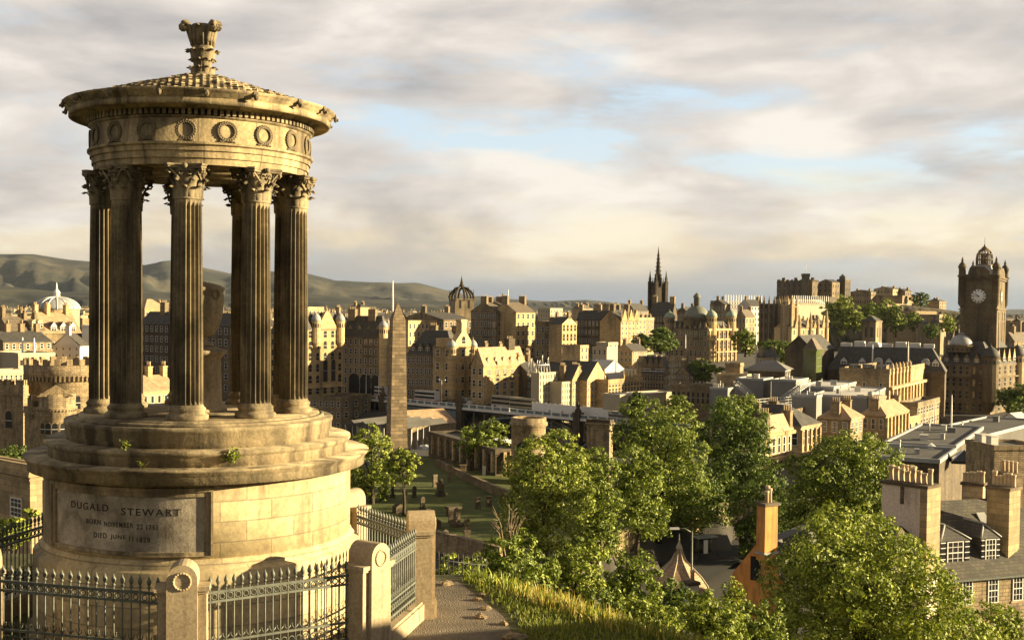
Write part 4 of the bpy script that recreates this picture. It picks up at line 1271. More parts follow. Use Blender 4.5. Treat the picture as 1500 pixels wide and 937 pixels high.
# big dark building with mansard, right of the hotel
B = building('large sooty mansard roofed office block between the golden hotel and the obelisk', (503, 562, 570), (494, 580), 440, 68, 'sand_dark', 'mansard', 8, 'slate', (6, 8), (6, 4), wk='sash', chim=((0.2, 0.3, 2, 3, 3), (0.2, 0.8, 2, 3, 3)), name='office_building', base_drop=25)
for i in range(4):
    dormer(B.roof, B.b*(0.15+0.23*i), B.h+0.3, 'l', B.b, 2.2, 2.6, 3, 'sand_dark', 'slate', 'gable', 1.6, 0.4)
mbx = MB()
for i in range(3):
    q = B.b*(0.16+0.28*i)
    T = Matrix.Rotation(-math.pi/2, 4, 'Z')
    mbx.slab([(q-2.0+1.9, 0)] and [(-2.2+q, 0.0), (q+2.2, 0.0)]+[(q+2.2*math.cos(math.pi*k/8), 6.0+2.2*math.sin(math.pi*k/8)) for k in range(9)], -0.15, 0.05, 0, Matrix.Translation((0, 0, 0)) @ Matrix(((0, 1, 0, 0), (1, 0, 0, 0), (0, 0, 1, 0), (0, 0, 0, 1))))
mbx.build('shop_arches', M['glass'], B.o)
turret(B.o, 0.3, 0.3, B.h-20, B.h+3.5, 1.6, 3.6, 'sand_warm', 'lead')
turret(B.o, B.a*0.9, 0.3, B.h-20, B.h+3.5, 1.4, 3.6, 'sand_warm', 'lead')
# newspaper hotel: dark flank and lit tower
B = building('dark flanked Victorian hotel with steep slate roof behind the bridge lamps', (596, 664, 672), (521, 586), 428, 66, 'sand_dark', 'mansard', 9, 'slate', (4, 11), None, chim=((0.5, 0.2, 2, 3, 2.5), (0.5, 0.7, 2, 3, 2.5)), name='hotel', cat='hotel', dim=20, base_drop=25)
for i in range(6):
    dormer(B.roof, B.b*(0.08+0.16*i), B.h+0.3, 'l', B.b, 2.0, 2.4, 3, 'sand_dark', 'slate', 'gable', 1.6, 0.4)
B = building('bright yellow hotel tower with bottle shaped gable and pale turrets', (657, 662, 694), (508, 586), 424, 52, 'sand_warm', None, 0, 'slate', (4, 2), (4, 3), dim=9, name='hotel_tower', cat='tower', base_drop=25, wsz=(0.4, 0.55))
g = MB()
g.slab([(B.a*0.12, B.h), (B.a*0.88, B.h), (B.a*0.84, B.h+2.2), (B.a*0.62, B.h+5.2), (B.a*0.62, B.h+9.0), (B.a*0.66, B.h+9.3), (B.a*0.66, B.h+9.9), (B.a*0.38, B.h+9.9), (B.a*0.38, B.h+9.3), (B.a*0.41, B.h+9.0), (B.a*0.41, B.h+5.2), (B.a*0.16, B.h+2.2)], -0.3, 2.4)
g.box(B.a*0.12, B.a*0.88, 2.4, B.b, B.h, B.h+3)
g.build('gable', M['sand_warm'], B.o)
for zz in (0.18, 0.42, 0.66, 0.97):
    MB().box(-0.2, B.a+0.2, -0.25, 0.1, B.h*zz, B.h*zz+0.4).build('string_course', M['sand_warm'], B.o)
inst(window_mesh(2.0, 1.6, 'arch', 'paint', 'sand_warm'), 'gable_window', B.o, (B.a*0.5, -0.31, B.h+1.2))
turret(B.o, 0.2, 0.2, 0.5, B.h-0.3, 1.6, 3.6, 'sand_warm', 'lead')
turret(B.o, B.a-0.2, 0.2, 0.5, B.h-0.3, 1.5, 3.6, 'sand_warm', 'lead')
# broad lit office with five dormers
B = building('broad yellow office front with five round topped dormers and tall arched bays', (690, 708, 770), (536, 588), 412, 52, 'sand_warm', 'gx', 6.5, 'tile_tan', (3, 2), None, dim=19, name='office_building', base_drop=25, chim=((0.75, 0.5, 3.5, 2.2, 2.6),), cm='sand_black')
for i in range(5):
    dormer(B.roof, B.a*(0.14+0.18*i), B.h+0.2, 'r', B.b, 1.7, 1.7, 3, 'sand_warm', 'slate', 'round', 1.1, 0.25)
    for k in range(3):
        inst(window_mesh(0.55, 1.7, 'sash', 'paint', 'sand_warm'), 'window', B.o, (B.a*(0.14+0.18*i)+(k-1)*0.75, -0.005, B.h-3.2))
pl = MB()
for x in (0.0, 0.04, 0.20, 0.78, 0.96):
    pl.box(B.a*x, B.a*(x+0.035), -0.25, 0.02, 0, B.h-4.2)
pl.box(-0.3, B.a+0.3, -0.45, 0.02, B.h-4.3, B.h-3.8)
pl.box(B.a*0.30, B.a*0.72, -0.42, -0.05, B.h+0.1, B.h+1.5)
pl.build('pilasters', M['sand_warm'], B.o)
for i in range(3):
    for k in range(3):
        inst(window_mesh(2.1, 2.6, 'grid', 'paint', 'sand_warm') if k < 2 else window_mesh(2.1, 1.4, 'arch', 'paint', 'sand_warm'), 'window', B.o, (B.a*(0.33+0.17*i), -0.01, 0.6+3.2*k))
# modern cream infill
B = building('modern pale cream block with narrow slot windows and a spiky roof crown', (778, 790, 822), (548, 596), 392, 54, 'cream', 'flat', 0.5, 'felt', None, (5, 8), wsz=(0.26, 0.62), dim=14, name='modern_block', base_drop=22, courses=False, frame='felt', sur='cream', cornice=False)
cr_m = MB()
for (x, hh) in ((0.02, 4.5), (0.14, 6.2), (0.27, 3.6), (0.40, 5.4)):
    cr_m.tube([(B.a*x, 0.6, B.h), (B.a*x+0.9, 0.6, B.h+hh), (B.a*x+1.9, 0.6, B.h)], 0.22, 5)
    cr_m.tube([(B.a*x, 5, B.h), (B.a*x+0.9, 5, B.h+hh*0.8), (B.a*x+1.9, 5, B.h)], 0.22, 5)
cr_m.tube([(0, 0.6, B.h+3), (B.a*0.5, 0.6, B.h+3)], 0.16, 5)
cr_m.build('roof_crown', M['paint'], B.o)
building('lower step of the modern cream block with slot windows', (822, 823, 836), (561, 596), 394, 54, 'cream', 'flat', 0.4, 'felt', None, (4, 4), wsz=(0.26, 0.62), dim=12, name='modern_block', base_drop=22, courses=False, frame='felt', sur='cream', cornice=False)
building('dark recessed block between the yellow office and the cream block', (768, 772, 790), (545, 596), 425, 40, 'sand_black', 'gx', 4, 'slate', None, (4, 3), dim=12, base_drop=22)
B = building('sandstone house with curved gable left of a dark gap over the station', (836, 838, 858), (556, 596), 398, 56, 'sand_warm', 'gy', 5, 'slate', None, (4, 4), dim=14, name='sandstone_house', base_drop=22, chim=((0.05, 0.3, 1.2, 2, 4), (0.95, 0.3, 1.2, 2, 4)))
B = building('sandstone house with pointed gable right of the curved gable', (858, 860, 890), (556, 596), 400, 56, 'sand_warm', 'gy', 6, 'slate', None, (4, 6), dim=14, name='sandstone_house', base_drop=22, chim=((0.03, 0.3, 1.2, 2, 4), (0.97, 0.3, 1.2, 2, 4)))
B = building('big bright white tent like roof cover over a building site', (857, 886, 914), (540, 556), 414, 50, 'white', 'gy', 3.0, 'white', None, None, name='scaffold_cover', cat='roof cover', cornice=False, courses=False, base_drop=2)
B = building('long lit arts block with arched windows and spiked parapet', (889, 891, 941), (560, 596), 402, 52, 'sand_warm', 'flat', 1.0, 'felt', None, (4, 11), wk='arch', dim=14, name='gallery_building', base_drop=22)
mbx = MB()
for i in range(6):
    spike(mbx, B.a*(0.45+0.1*i), 0.3, B.h+0.5, 0.5, 3.8+random.uniform(-0.5, 1))
mbx.build('pinnacles', M['sand_warm'], B.o)
B = building('dark gothic store with steep gabled dormers facing the station', (940, 973, 980), (548, 585), 450, 60, 'sand_dark', 'mansard', 6.5, 'slate', (3, 8), (3, 3), name='gothic_building', wk='arch', base_drop=20)
for i in range(4):
    dormer(B.roof, B.b*(0.12+0.25*i), B.h-0.5, 'l', B.b, 3.4, 2.6, 3, 'sand_dark', 'slate', 'gable', 4.6, 0.0)
B = building('lit crenellated corner block at the end of the gothic store', (978, 979, 1008), (530, 585), 455, 52, 'sand', 'flat', 0.6, 'felt', None, (6, 8), dim=14, base_drop=20, wsz=(0.42, 0.6))
mbx = MB()
crenels(mbx, B.a, B.b, B.h+0.6, 0.5, 1.3, 1.3)
mbx.box(B.a-1, B.a+0.4, -0.4, 1, 0, B.h+5)
mbx.build('battlements', M['sand'], B.o)

# bank headquarters with dome
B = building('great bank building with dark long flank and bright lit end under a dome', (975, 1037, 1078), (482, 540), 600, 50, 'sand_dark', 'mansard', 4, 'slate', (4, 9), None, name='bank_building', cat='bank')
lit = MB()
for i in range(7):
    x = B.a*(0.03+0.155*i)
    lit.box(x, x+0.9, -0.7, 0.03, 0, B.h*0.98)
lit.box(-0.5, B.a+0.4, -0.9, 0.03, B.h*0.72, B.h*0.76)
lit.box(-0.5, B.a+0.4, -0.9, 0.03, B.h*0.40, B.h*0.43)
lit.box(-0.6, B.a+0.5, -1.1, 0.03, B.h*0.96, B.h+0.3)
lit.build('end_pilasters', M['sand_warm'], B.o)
for i in range(6):
    for k in range(4):
        inst(window_mesh(1.5, 3.0, 'arch', 'paint', 'sand_warm'), 'window', B.o, (B.a*(0.125+0.155*i), -0.02, B.h*(0.04+0.23*k)))
def dome(parent, x, y, z, r, h, lantern, m_='sand', dm='copper', drum_h=4.0):
    mb = MB()
    T = Matrix.Translation((x, y, 0))
    mb.lathe([(r*1.1, z), (r*1.1, z+drum_h), (r*1.2, z+drum_h+0.1), (r*1.2, z+drum_h+0.6), (r, z+drum_h+0.7)], 16, 0, T, smooth=False)
    mb.lathe([(r*math.cos(math.pi/2*i/8), z+drum_h+0.6+h*math.sin(math.pi/2*i/8)) for i in range(8)]+[(0.1, z+drum_h+0.6+h)], 24, 1, T)
    zz = z+drum_h+0.5+h
    mb.lathe([(r*0.26, zz-0.4), (r*0.26, zz+lantern*0.5), (r*0.33, zz+lantern*0.52), (r*0.3, zz+lantern*0.6), (r*0.18, zz+lantern*0.75), (0.1, zz+lantern*0.82), (0.03, zz+lantern*1.1)], 10, 1, T)
    for k in range(16):
        mb.box(r*1.1-0.02, r*1.1+0.15, -0.35, 0.35, z+0.6, z+drum_h-0.6, 2, T @ Matrix.Rotation(2*math.pi*k/16, 4, 'Z'))
    return mb.build('dome', [M[m_], M[dm], M['glass']], parent)
zz = zat(1028, 466, 610)-B.o.location.z
dome(B.o, B.a*0.2, B.b*0.40, B.h+1.5, 6.4, 6.5, 8.0, 'sand_dark', 'dome_lead', 3.5)
turret(B.o, B.a*0.15, 0.5, B.h-3, B.h+6, 2.6, 5.0, 'sand_warm', 'copper')
turret(B.o, B.a*0.85, 0.5, B.h-3, B.h+6, 2.6, 5.0, 'sand_warm', 'copper')
turret(B.o, 0.6, B.b*0.92, B.h-3, B.h+5, 2.6, 5.0, 'sand_dark', 'copper')
stm = MB()
spike(stm, 0, 0, 0, 0.7, 4.2)
stm = stm.mesh('statue', M['sand'])
for i in range(8):
    inst(stm, 'statue', B.o, (0.3, B.b*(0.06+0.12*i), B.h+0.2))
    if i < 5: inst(stm, 'statue', B.o, (B.a*(0.1+0.2*i), -0.4, B.h+0.2))

# far domed hall and near-left roofs
hall = at(83, 452, 900)
o = empty('domed_hall', (hall.x, hall.y, hall.z-8), 0, 'wide shallow ribbed pale dome with a tall lantern on the skyline', 'domed hall')
MB().lathe([(16.5, -20), (16.5, 8)], 24, 0, smooth=False).build('wall', M['sand'], o)
dmb = MB()
dmb.lathe([(17*math.cos(math.pi/2*i/9), 7.5+9.5*math.sin(math.pi/2*i/9)) for i in range(9)]+[(1.2, 17.0)], 40, 0)
for k in range(16):
    T = Matrix.Rotation(2*math.pi*k/16, 4, 'Z')
    dmb.tube([(17.1*math.cos(math.pi/2*i/8), 0, 7.5+9.6*math.sin(math.pi/2*i/8)) for i in range(9)], 0.35, 5, 1, True, T)
dmb.lathe([(2.6, 16.2), (2.4, 20), (2.8, 20.2), (1.7, 21.8), (0.9, 22.6), (0.7, 24.5), (0.15, 28)], 12, 1)
dmb.build('dome', [M['lead'], M['paint']], o)

B = building('long tan tiled roof house with three pale dormers and tall chimneys', (60, 63, 119), (487, 520), 420, 44, 'sand_dark', 'gx', 7.2, 'tile_tan', None, (1, 6), dim=17, name='tenement_house', cat='house', chim=((0.03, 0.5, 1.3, 2.6, 2.6), (0.36, 0.5, 1.3, 2.6, 2.6), (0.86, 0.5, 1.3, 2.6, 2.6)), cm='sand_warm')
for i in range(3):
    dormer(B.roof, B.a*(0.30+0.25*i), B.h+0.1, 'r', B.b, 2.2, 2.2, 3, 'white', 'slate', 'gable', 1.5, 0.6)
building('brown slated house with pale coped gable at the far edge of the town', (6, 12, 45), (484, 520), 400, 47, 'sand_dark', 'gx', 5.0, 'slate_brown', None, (1, 4), dim=12, name='tenement_house', cat='house', chim=((0.1, 0.5, 1.2, 2, 2.5), (0.95, 0.5, 1.2, 2, 2)))
B = building('slated house with two arched dormers between the brown and tan roofs', (40, 46, 66), (482, 520), 405, 50, 'sand_dark', 'gx', 3.6, 'slate_brown', None, (1, 3), dim=12, name='tenement_house', cat='house')
for i in range(2):
    dormer(B.roof, B.a*(0.3+0.42*i), B.h+0.1, 'r', B.b, 2.0, 2.2, 3, 'sand_warm', 'slate', 'round', 1.0, 0.5)
building('white gabled town house with a dark slate roof', (78, 78, 117), (505, 545), 330, -6, 'white', 'gy', 3.2, 'slate', None, (4, 4), dim=10, name='white_house', cat='house', courses=False, sur='white', wsz=(0.32, 0.45), chim=((0.5, 0.1, 1.3, 1, 2),), cm='white')
building('plain pale lilac grey wall block beside the leftmost column', (118, 120, 140), (477, 540), 335, 2, 'white', 'flat', 0.3, 'felt', None, None, dim=8, name='pale_block', courses=False, cornice=False)
building('stone cottage row with many chimneys below the tan roof', (-30, 5, 76), (500, 530), 310, 46, 'rubble', 'gx', 2.6, 'slate', (2, 2), (2, 7), name='cottage_row', cat='house', chim=((0.05, 0.5, 1.2, 1.6, 1.8), (0.33, 0.5, 1.2, 1.6, 1.8), (0.62, 0.5, 1.2, 1.6, 1.8), (0.95, 0.5, 1.2, 1.6, 1.8)), cm='rubble')
building('flat topped cream office block with two white masts', (20, 27, 80), (520, 580), 275, 47, 'cream', 'flat', 0.5, 'pale_roof', None, (3, 6), dim=14, name='office_block', courses=False, frame='felt', sur='cream', wsz=(0.5, 0.4), cornice=False)
building('dark grey flat roofed box beside the cream office block', (-30, -20, 24), (520, 580), 280, 44, 'grey_clad', 'flat', 0.5, 'felt', None, None, dim=14, name='office_block', courses=False, cornice=False)
building('pink and cream flats with square windows at the far edge of the castle tower', (-20, -8, 34), (545, 600), 240, 46, 'cream', 'flat', 0.5, 'felt', None, (3, 6), dim=12, name='flats', courses=False, wsz=(0.5, 0.5))

for lab, xs, ys, Y, yaw, m_, rk, rh, rm, wl, wr, nm in (
    ('small dark gabled house squeezed behind the yellow office chimney', (698, 722, 746), (524, 548), 500, 50, 'sand_dark', 'gy', 4, 'slate', (3, 4), (3, 4), 'tenement'),
    ('brown stone house with twin chimneys behind the yellow office roof', (742, 762, 784), (534, 560), 470, 52, 'sand', 'gx', 3.5, 'slate_brown', (3, 4), (3, 4), 'tenement'),
    ('row of low slated houses under the baronial tenement', (902, 926, 948), (514, 532), 560, 48, 'sand', 'gx', 3.5, 'slate', (2, 4), (2, 6), 'house_row'),
    ('square brown block on the skyline over the pale modern house', (838, 852, 868), (452, 472), 820, 52, 'sand', 'hip', 3, 'slate_brown', (4, 4), (4, 4), 'tenement'),
    ('wide flat dark block on the skyline with a pale wall end', (870, 892, 908), (447, 465), 860, 55, 'sand_dark', 'flat', 1.0, 'felt', (3, 7), (3, 4), 'office_building'),
    ('cream stone block on the skyline behind the civic front', (788, 806, 824), (453, 472), 760, 50, 'cream', 'flat', 0.8, 'felt', (3, 5), (3, 4), 'office_building'),
    ('brown tenement with a steep roof on the skyline beside the spire', (912, 930, 950), (455, 472), 800, 50, 'sand_dark', 'gx', 5, 'slate', (3, 5), (3, 5), 'tenement'),
    ('dark slated block between the spire and the bank dome', (990, 1008, 1024), (458, 484), 780, 55, 'sand_dark', 'gx', 4, 'slate', (4, 5), (4, 4), 'tenement'),
    ('low dark stone house by the trees under the bank', (990, 1010, 1034), (548, 566), 420, 52, 'sand_dark', 'gx', 2.6, 'slate', (2, 4), (2, 4), 'stone_house'),
    ('small grey roofed lodge among the trees before the gothic towers', (1106, 1122, 1142), (524, 542), 450, 52, 'sand', 'hip', 3, 'slate', (2, 3), (2, 3), 'lodge'),
    ('narrow brown house front between the dark mansard office and the obelisk', (566, 570, 592), (508, 575), 470, 52, 'sand', 'gx', 4, 'slate', None, (5, 3), 'tenement')):
    building(lab, xs, ys, Y, yaw, m_, rk, rh, rm, wl, wr, name=nm, dim=12)
# ------------------------------------------------------------------ crown steeple of the cathedral
c0 = at(676, 452, 770)
k7 = 770/1727
o = empty('cathedral_tower', (c0.x, c0.y, c0.z-14), R(20), 'dark cathedral tower carrying an open stone crown on the skyline', 'church tower')
mb = MB()
hw_ = 14.5*k7
zb = 14-0.5
mb.box(-hw_, hw_, -hw_, hw_, -30, zb+14*k7, 0)
mb.box(-hw_-0.3, hw_+0.3, -hw_-0.3, hw_+0.3, zb+14*k7, zb+15.5*k7, 0)
mb.build('tower', M['sand_dark'], o)
for s in (-0.45, 0.45):
    inst(window_mesh(1.6, 5.5, 'arch', 'felt', 'sand_dark'), 'belfry_opening', o, (s*hw_, -hw_-0.02, zb+1.5*k7))
    inst(window_mesh(1.6, 5.5, 'arch', 'felt', 'sand_dark'), 'belfry_opening', o, (-hw_-0.02, s*hw_, zb+1.5*k7), -math.pi/2)
    inst(window_mesh(1.6, 5.5, 'arch', 'felt', 'sand_dark'), 'belfry_opening', o, (hw_+0.02, s*hw_, zb+1.5*k7), math.pi/2)
cr_ = MB()
zt0 = zb+15*k7
for k in range(8):
    a = math.pi/4*k
    r0 = hw_*(1.38 if k % 2 else 1.0)
    pts = []
    for i in range(8):
        v_ = i/7
        pts.append((math.cos(a)*r0*(1-v_)**0.75+math.cos(a)*0.4, math.sin(a)*r0*(1-v_)**0.75+math.sin(a)*0.4, zt0+15*k7*math.sin(v_*math.pi/2)**0.9+2*k7))
    cr_.tube(pts, [0.75]*7+[0.6], 5)
    T0 = (math.cos(a)*r0*0.97, math.sin(a)*r0*0.97)
    spike(cr_, T0[0], T0[1], zt0-1, 0.75, 17*k7 if k % 2 else 13*k7)
    for i in (2, 4):
        spike(cr_, pts[i][0], pts[i][1], pts[i][2], 0.4, 5*k7)
spike(cr_, 0, 0, zt0+14*k7, 1.5, 20*k7, 0, 8)
spike(cr_, 0, 0, zt0+21*k7, 0.8, 14*k7)
cr_.build('crown', M['soot'], o)

# black gothic spire
c0 = at(963.5, 446, 1000)
k9 = 1000/1727
o = empty('gothic_spire', (c0.x, c0.y, c0.z-10), R(25), 'tall black gothic church spire rising alone above the old town', 'spire')
mb = MB()
hw_ = 8.5*k9
mb.box(-hw_, hw_, -hw_, hw_, -30, 10+31*k9, 0, None)
for sx in (-1, 1):
    for sy in (-1, 1):
        mb.box(sx*hw_-1.3, sx*hw_+1.3, sy*hw_-1.3, sy*hw_+1.3, -30, 10+34*k9, 0)
        spike(mb, sx*hw_, sy*hw_, 10+33*k9, 1.2, 17*k9)
for sx, sy in ((1, 0), (-1, 0), (0, 1), (0, -1)):
    spike(mb, sx*hw_*1.05, sy*hw_*1.05, 10+26*k9, 0.9, 14*k9)
    mb.slab([(-hw_*0.55, 10+28*k9), (hw_*0.55, 10+28*k9), (0, 10+44*k9)], -hw_*0.62, -hw_*0.5, 0, Matrix.Rotation(math.atan2(sy, sx), 4, 'Z'))
mb.build('tower', M['soot'], o)
sp_ = MB()
sp_.lathe([(hw_*0.70, 10+31*k9), (hw_*0.55, 10+38*k9), (hw_*0.36, 10+52*k9), (hw_*0.2, 10+70*k9), (0.22, 10+82*k9), (0.12, 10+84.5*k9)], 8, 0, smooth=False)
for k in range(8):
    a = math.pi/4*k
    for i in range(7):
        v_ = i/7
        r_ = lerp(hw_*0.66, 0.5, v_)
        sp_.cbox((math.cos(a)*r_, math.sin(a)*r_, 10+(38+40*v_)*k9), (0.6, 0.6, 0.7), 0, a)
sp_.build('spire', M['soot'], o)

# ------------------------------------------------------------------ castle on its rock
def rock(name, label, outline, Y, depth, m_, zb, cat):
    """cliff whose skyline follows the photo outline"""
    n, nr = 90, 22
    xs = np.linspace(outline[0][0], outline[-1][0], n)
    ysr = np.interp(xs, [p[0] for p in outline], [p[1] for p in outline])
    rng = np.random.RandomState(5)
    g = np.zeros((nr, n, 3))
    for j in range(nr):
        v_ = j/(nr-1)
        for i in range(n):
            top = at(xs[i], ysr[i], Y)
            if v_ < 0.6:
                q = v_/0.6
                z = lerp(zb, top.z, q**0.75)
                y = Y-depth*0.5*(1-q)+rng.normal(0, 2.0)*(1-q)*2
            else:
                q = (v_-0.6)/0.4
                z = lerp(top.z, zb, q**2)
                y = Y+depth*q
            e = min(1, min(i, n-1-i)/6)
            g[j, i] = (top.x*(1 if v_ > .6 else y/Y)+rng.normal(0, 1.2)*(0 < v_ < 0.6), y, lerp(zb, z, e)+(rng.normal(0, 1.3) if 0.08 < v_ < 0.55 else 0))
    gi_ = np.arange(nr*n).reshape(nr, n)
    f = np.stack([gi_[:-1, :-1].ravel(), gi_[:-1, 1:].ravel(), gi_[1:, 1:].ravel(), gi_[1:, :-1].ravel()], 1)
    o_ = place(bpy.data.objects.new(name, npmesh(name, g.reshape(-1, 3), f, m_, False)))
    tag(o_, label, cat, kind='structure')
m, t = mat('crag')
ob = t.n('ShaderNodeTexCoord').outputs['Object']
c = t.ramp(t.noise(ob, 0.035, 7, 0.7, 0.4), [(0.35, (0.055, 0.046, 0.034)), (0.52, (0.11, 0.09, 0.06)), (0.62, (0.045, 0.05, 0.02)), (0.75, (0.14, 0.11, 0.075))])
finish(t, c, 0.95, t.noise(ob, 0.2, 6), 0.8, 2)
M['crag'] = m
rock('castle_hill', 'steep dark crag with green ledges under the castle walls', [(1090, 475), (1140, 455), (1180, 446), (1250, 444), (1330, 446), (1380, 452), (1420, 458), (1470, 475)], 1180, 110, M['crag'], -70, 'crag')
cz = -45
def castle(label, xs, ys, Y, yaw, m_, roof, rh, wl, wr, **kw):
    return building(label, xs, ys, Y, yaw, m_, roof, rh, 'slate', wl, wr, 'castle building', 'castle_building', wsz=(0.3, 0.4), courses=False, frame='felt', base_drop=30, **kw)
B = castle('high dark palace block at the near end of the castle with battlements', (1138, 1190, 1200), (414, 445), 1180, 62, 'sand_black', 'flat', 1.0, (4, 7), (3, 2))
mbx = MB()
crenels(mbx, B.a, B.b, B.h+1, 0.8, 2.2, 2.2)
for y in (0.08, 0.3, 0.55, 0.9):
    mbx.box(B.a*0.4, B.a*0.4+2.5, B.b*y-1.5, B.b*y+1.5, B.h, B.h+5.5)
mbx.build('battlements', M['sand_black'], B.o)
o = empty('castle_flag_tower', at(1180, 414, 1178), 0, 'small clock turret with a flagpole on the castle palace', 'turret')
MB().box(-3.2, 3.2, -3.2, 3.2, -22, 6.5, 0).box(-3.6, 3.6, -3.6, 3.6, 6.5, 9, 0).build('tower', M['sand_black'], o)
MB().tube([(0, 0, 9), (0, 0, 18)], 0.25, 5).build('flagpole', M['paint'], o)
MB().add([(0, 0, 15), (4.5, 0.8, 14.6), (4.5, 0.8, 17.3), (0, 0, 17.6)], [(0, 1, 2, 3)]) if False else None
B = castle('castle hall range with chimneys right of the palace', (1199, 1219, 1230), (413, 445), 1200, 40, 'sand_dark', 'gx', 3, (4, 3), (3, 3))
B = castle('square dark keep with a pointed roof turret in the castle', (1226, 1238, 1246), (411, 445), 1210, 55, 'sand_black', 'flat', 1.5, (4, 2), (4, 2))
spb = MB()
spb.lathe([(3.5, B.h), (3.5, B.h+4), (0.1, B.h+7)], 6, 0, Matrix.Translation((4, 4, 0)), smooth=False)
spb.build('roof_turret', M['slate'], B.o)
castle('low long castle barracks range with small windows', (1246, 1276, 1284), (427, 446), 1230, 50, 'sand_dark', 'gx', 2.0, (2, 9), (2, 3), chim=((0.5, 0.2, 2, 2, 2), (0.5, 0.8, 2, 2, 2)))
castle('middle castle range with brown walls and a lit corner', (1280, 1308, 1322), (423, 447), 1240, 52, 'sand', 'gx', 2.5, (3, 6), (3, 4), chim=((0.5, 0.2, 2, 2, 2), (0.5, 0.8, 2, 2, 2)))
castle('stepped castle range with two chimneys near its lower end', (1312, 1326, 1336), (426, 448), 1250, 50, 'sand_dark', 'gx', 2.5, (3, 4), (3, 3), chim=((0.5, 0.1, 2, 2, 3), (0.5, 0.9, 2, 2, 3)))
castle('white grey roofed barrack block low at the far end of the castle', (1356, 1376, 1386), (441, 452), 1260, 45, 'sand', 'hip', 3, (2, 6), (2, 3), chim=((0.3, 0.3, 2, 2, 2), (0.7, 0.7, 2, 2, 2)))
B = castle('curved half moon battery wall in front of the castle ranges', (1215, 1300, 1330), (446, 468), 1150, 55, 'sand_dark', 'flat', 1.2, None, None)
B = castle('lit orange retaining wall below the castle ranges', (1300, 1340, 1372), (457, 486), 1120, 35, 'rubble', 'flat', 1.0, None, None)
B = castle('big dark buttress wall stepping down the castle rock', (1340, 1376, 1386), (462, 500), 1090, 60, 'sand_dark', 'flat', 1.0, None, None)

castle('long dark curtain wall joining the castle ranges along the crag', (1190, 1322, 1350), (434, 452), 1225, 60, 'sand_dark', 'flat', 1.0, None, None)
castle('dark outwork wall under the palace block of the castle', (1136, 1215, 1226), (436, 460), 1165, 60, 'sand_black', 'flat', 1.0, (2, 8), None)
# festival grandstands before the castle
def grandstand(label, pxs, py, Y, n, mast, yaw, hgt, m_):
    p, q = at(pxs[0], py[0], Y), at(pxs[1], py[1], Y+30)
    d = q-p
    L = math.hypot(d.x, d.y)
    o_ = empty('grandstand', p, math.atan2(d.y, d.x), label, 'grandstand')
    mb_ = MB()
    T_ = Matrix.Shear('XZ', 4, (0.0, 0.0))
    for i in range(6):
        mb_.box(0, L, i*2.0, 20, -hgt-14+i*hgt/6, -hgt+(i+1)*hgt/6, 0)
    mb_.build('stand', M[m_], o_)
    for i in range(n):
        x = L*(i+0.5)/n
        MB().tube([(0, 0, -hgt), (0, 0, mast)], 0.42, 5).build('mast', M['paint'], o_, (x, 1.0, 0))
grandstand('temporary grandstand with a row of tall white masts left of the castle', (1062, 1122), (440, 440), 1120, 16, 5.5, 0, 10, 'grey_clad')
grandstand('pale yellow grandstand with short masts right under the castle palace', (1160, 1216), (438, 432), 1080, 18, 3.5, 0, 7, 'cream')

# assembly hall with its twin towers
B = building('dark gothic assembly hall with tall narrow buttresses', (1113, 1150, 1157), (448, 520), 780, 60, 'sand_black', 'flat', 1.5, 'felt', (5, 6), (5, 2), wsz=(0.3, 0.7), name='assembly_hall')
mbx = MB()
for y in (0.02, 0.22, 0.42, 0.62, 0.82, 0.98):
    mbx.box(-1.0, 0.6, B.b*y-0.6, B.b*y+0.6, 0, B.h+1)
    spike(mbx, -0.3, B.b*y, B.h+1, 0.8, 6)
mbx.build('buttresses', M['sand_dark'], B.o)
for (px, lab) in ((1152, 'first of two slim square gothic towers with pinnacles beside the assembly hall'), (1161, 'second slim square gothic tower, standing nearer the sunlit college front')):
    p = at(px, 455, 765)
    o = empty('gothic_tower', (p.x, p.y, p.z-32), R(25), lab, 'tower')
    MB().box(-2.2, 2.2, -2.2, 2.2, -15, 36, 0).box(-2.6, 2.6, -2.6, 2.6, 34, 35, 0).build('tower', M['sand'], o)
    s_ = MB()
    for a in (-1, 1):
        for b in (-1, 1):
            spike(s_, a*2.0, b*2.0, 36, 0.7, 6)
            s_.box(a*2.0-0.7, a*2.0+0.7, b*2.0-0.7, b*2.0+0.7, -15, 36.5)
    s_.build('pinnacles', M['sand'], o)
B = building('sunlit college front with pointed turrets below the grandstand', (1155, 1160, 1214), (480, 520), 760, 40, 'sand_warm', 'gx', 5, 'slate', None, (3, 8), dim=14, name='college_building')
mbx = MB()
for (x, hh) in ((0.12, 9), (0.42, 11), (0.62, 7), (0.86, 13)):
    mbx.slab([(B.a*x-2, B.h), (B.a*x+2, B.h), (B.a*x, B.h+hh*0.6)], -0.3, 0.8)
    mbx.lathe([(1.1, 0), (1.1, B.h+hh*0.3), (1.4, B.h+hh*0.32), (0.05, B.h+hh)], 8, 0, Matrix.Translation((B.a*(x+0.07), -0.2, 0)), smooth=False)
mbx.build('turrets', M['sand_warm'], B.o)
building('white crow stepped houses tucked under the masted grandstand', (1096, 1100, 1122), (448, 480), 900, 35, 'white', 'gx', 5, 'slate', None, (4, 5), dim=14, name='white_house', cat='house', chim=((0.1, 0.5, 1.5, 2, 2), (0.9, 0.5, 1.5, 2, 2)))
building('brown gabled block below the masted grandstand', (1078, 1092, 1106), (464, 500), 800, 50, 'sand', 'gx', 5, 'slate_brown', (3, 3), (3, 3))
building('dark flat terrace behind the bank dome', (1040, 1062, 1066), (446, 480), 900, 62, 'sand_dark', 'gx', 4, 'slate', (3, 5), None, dim=14)

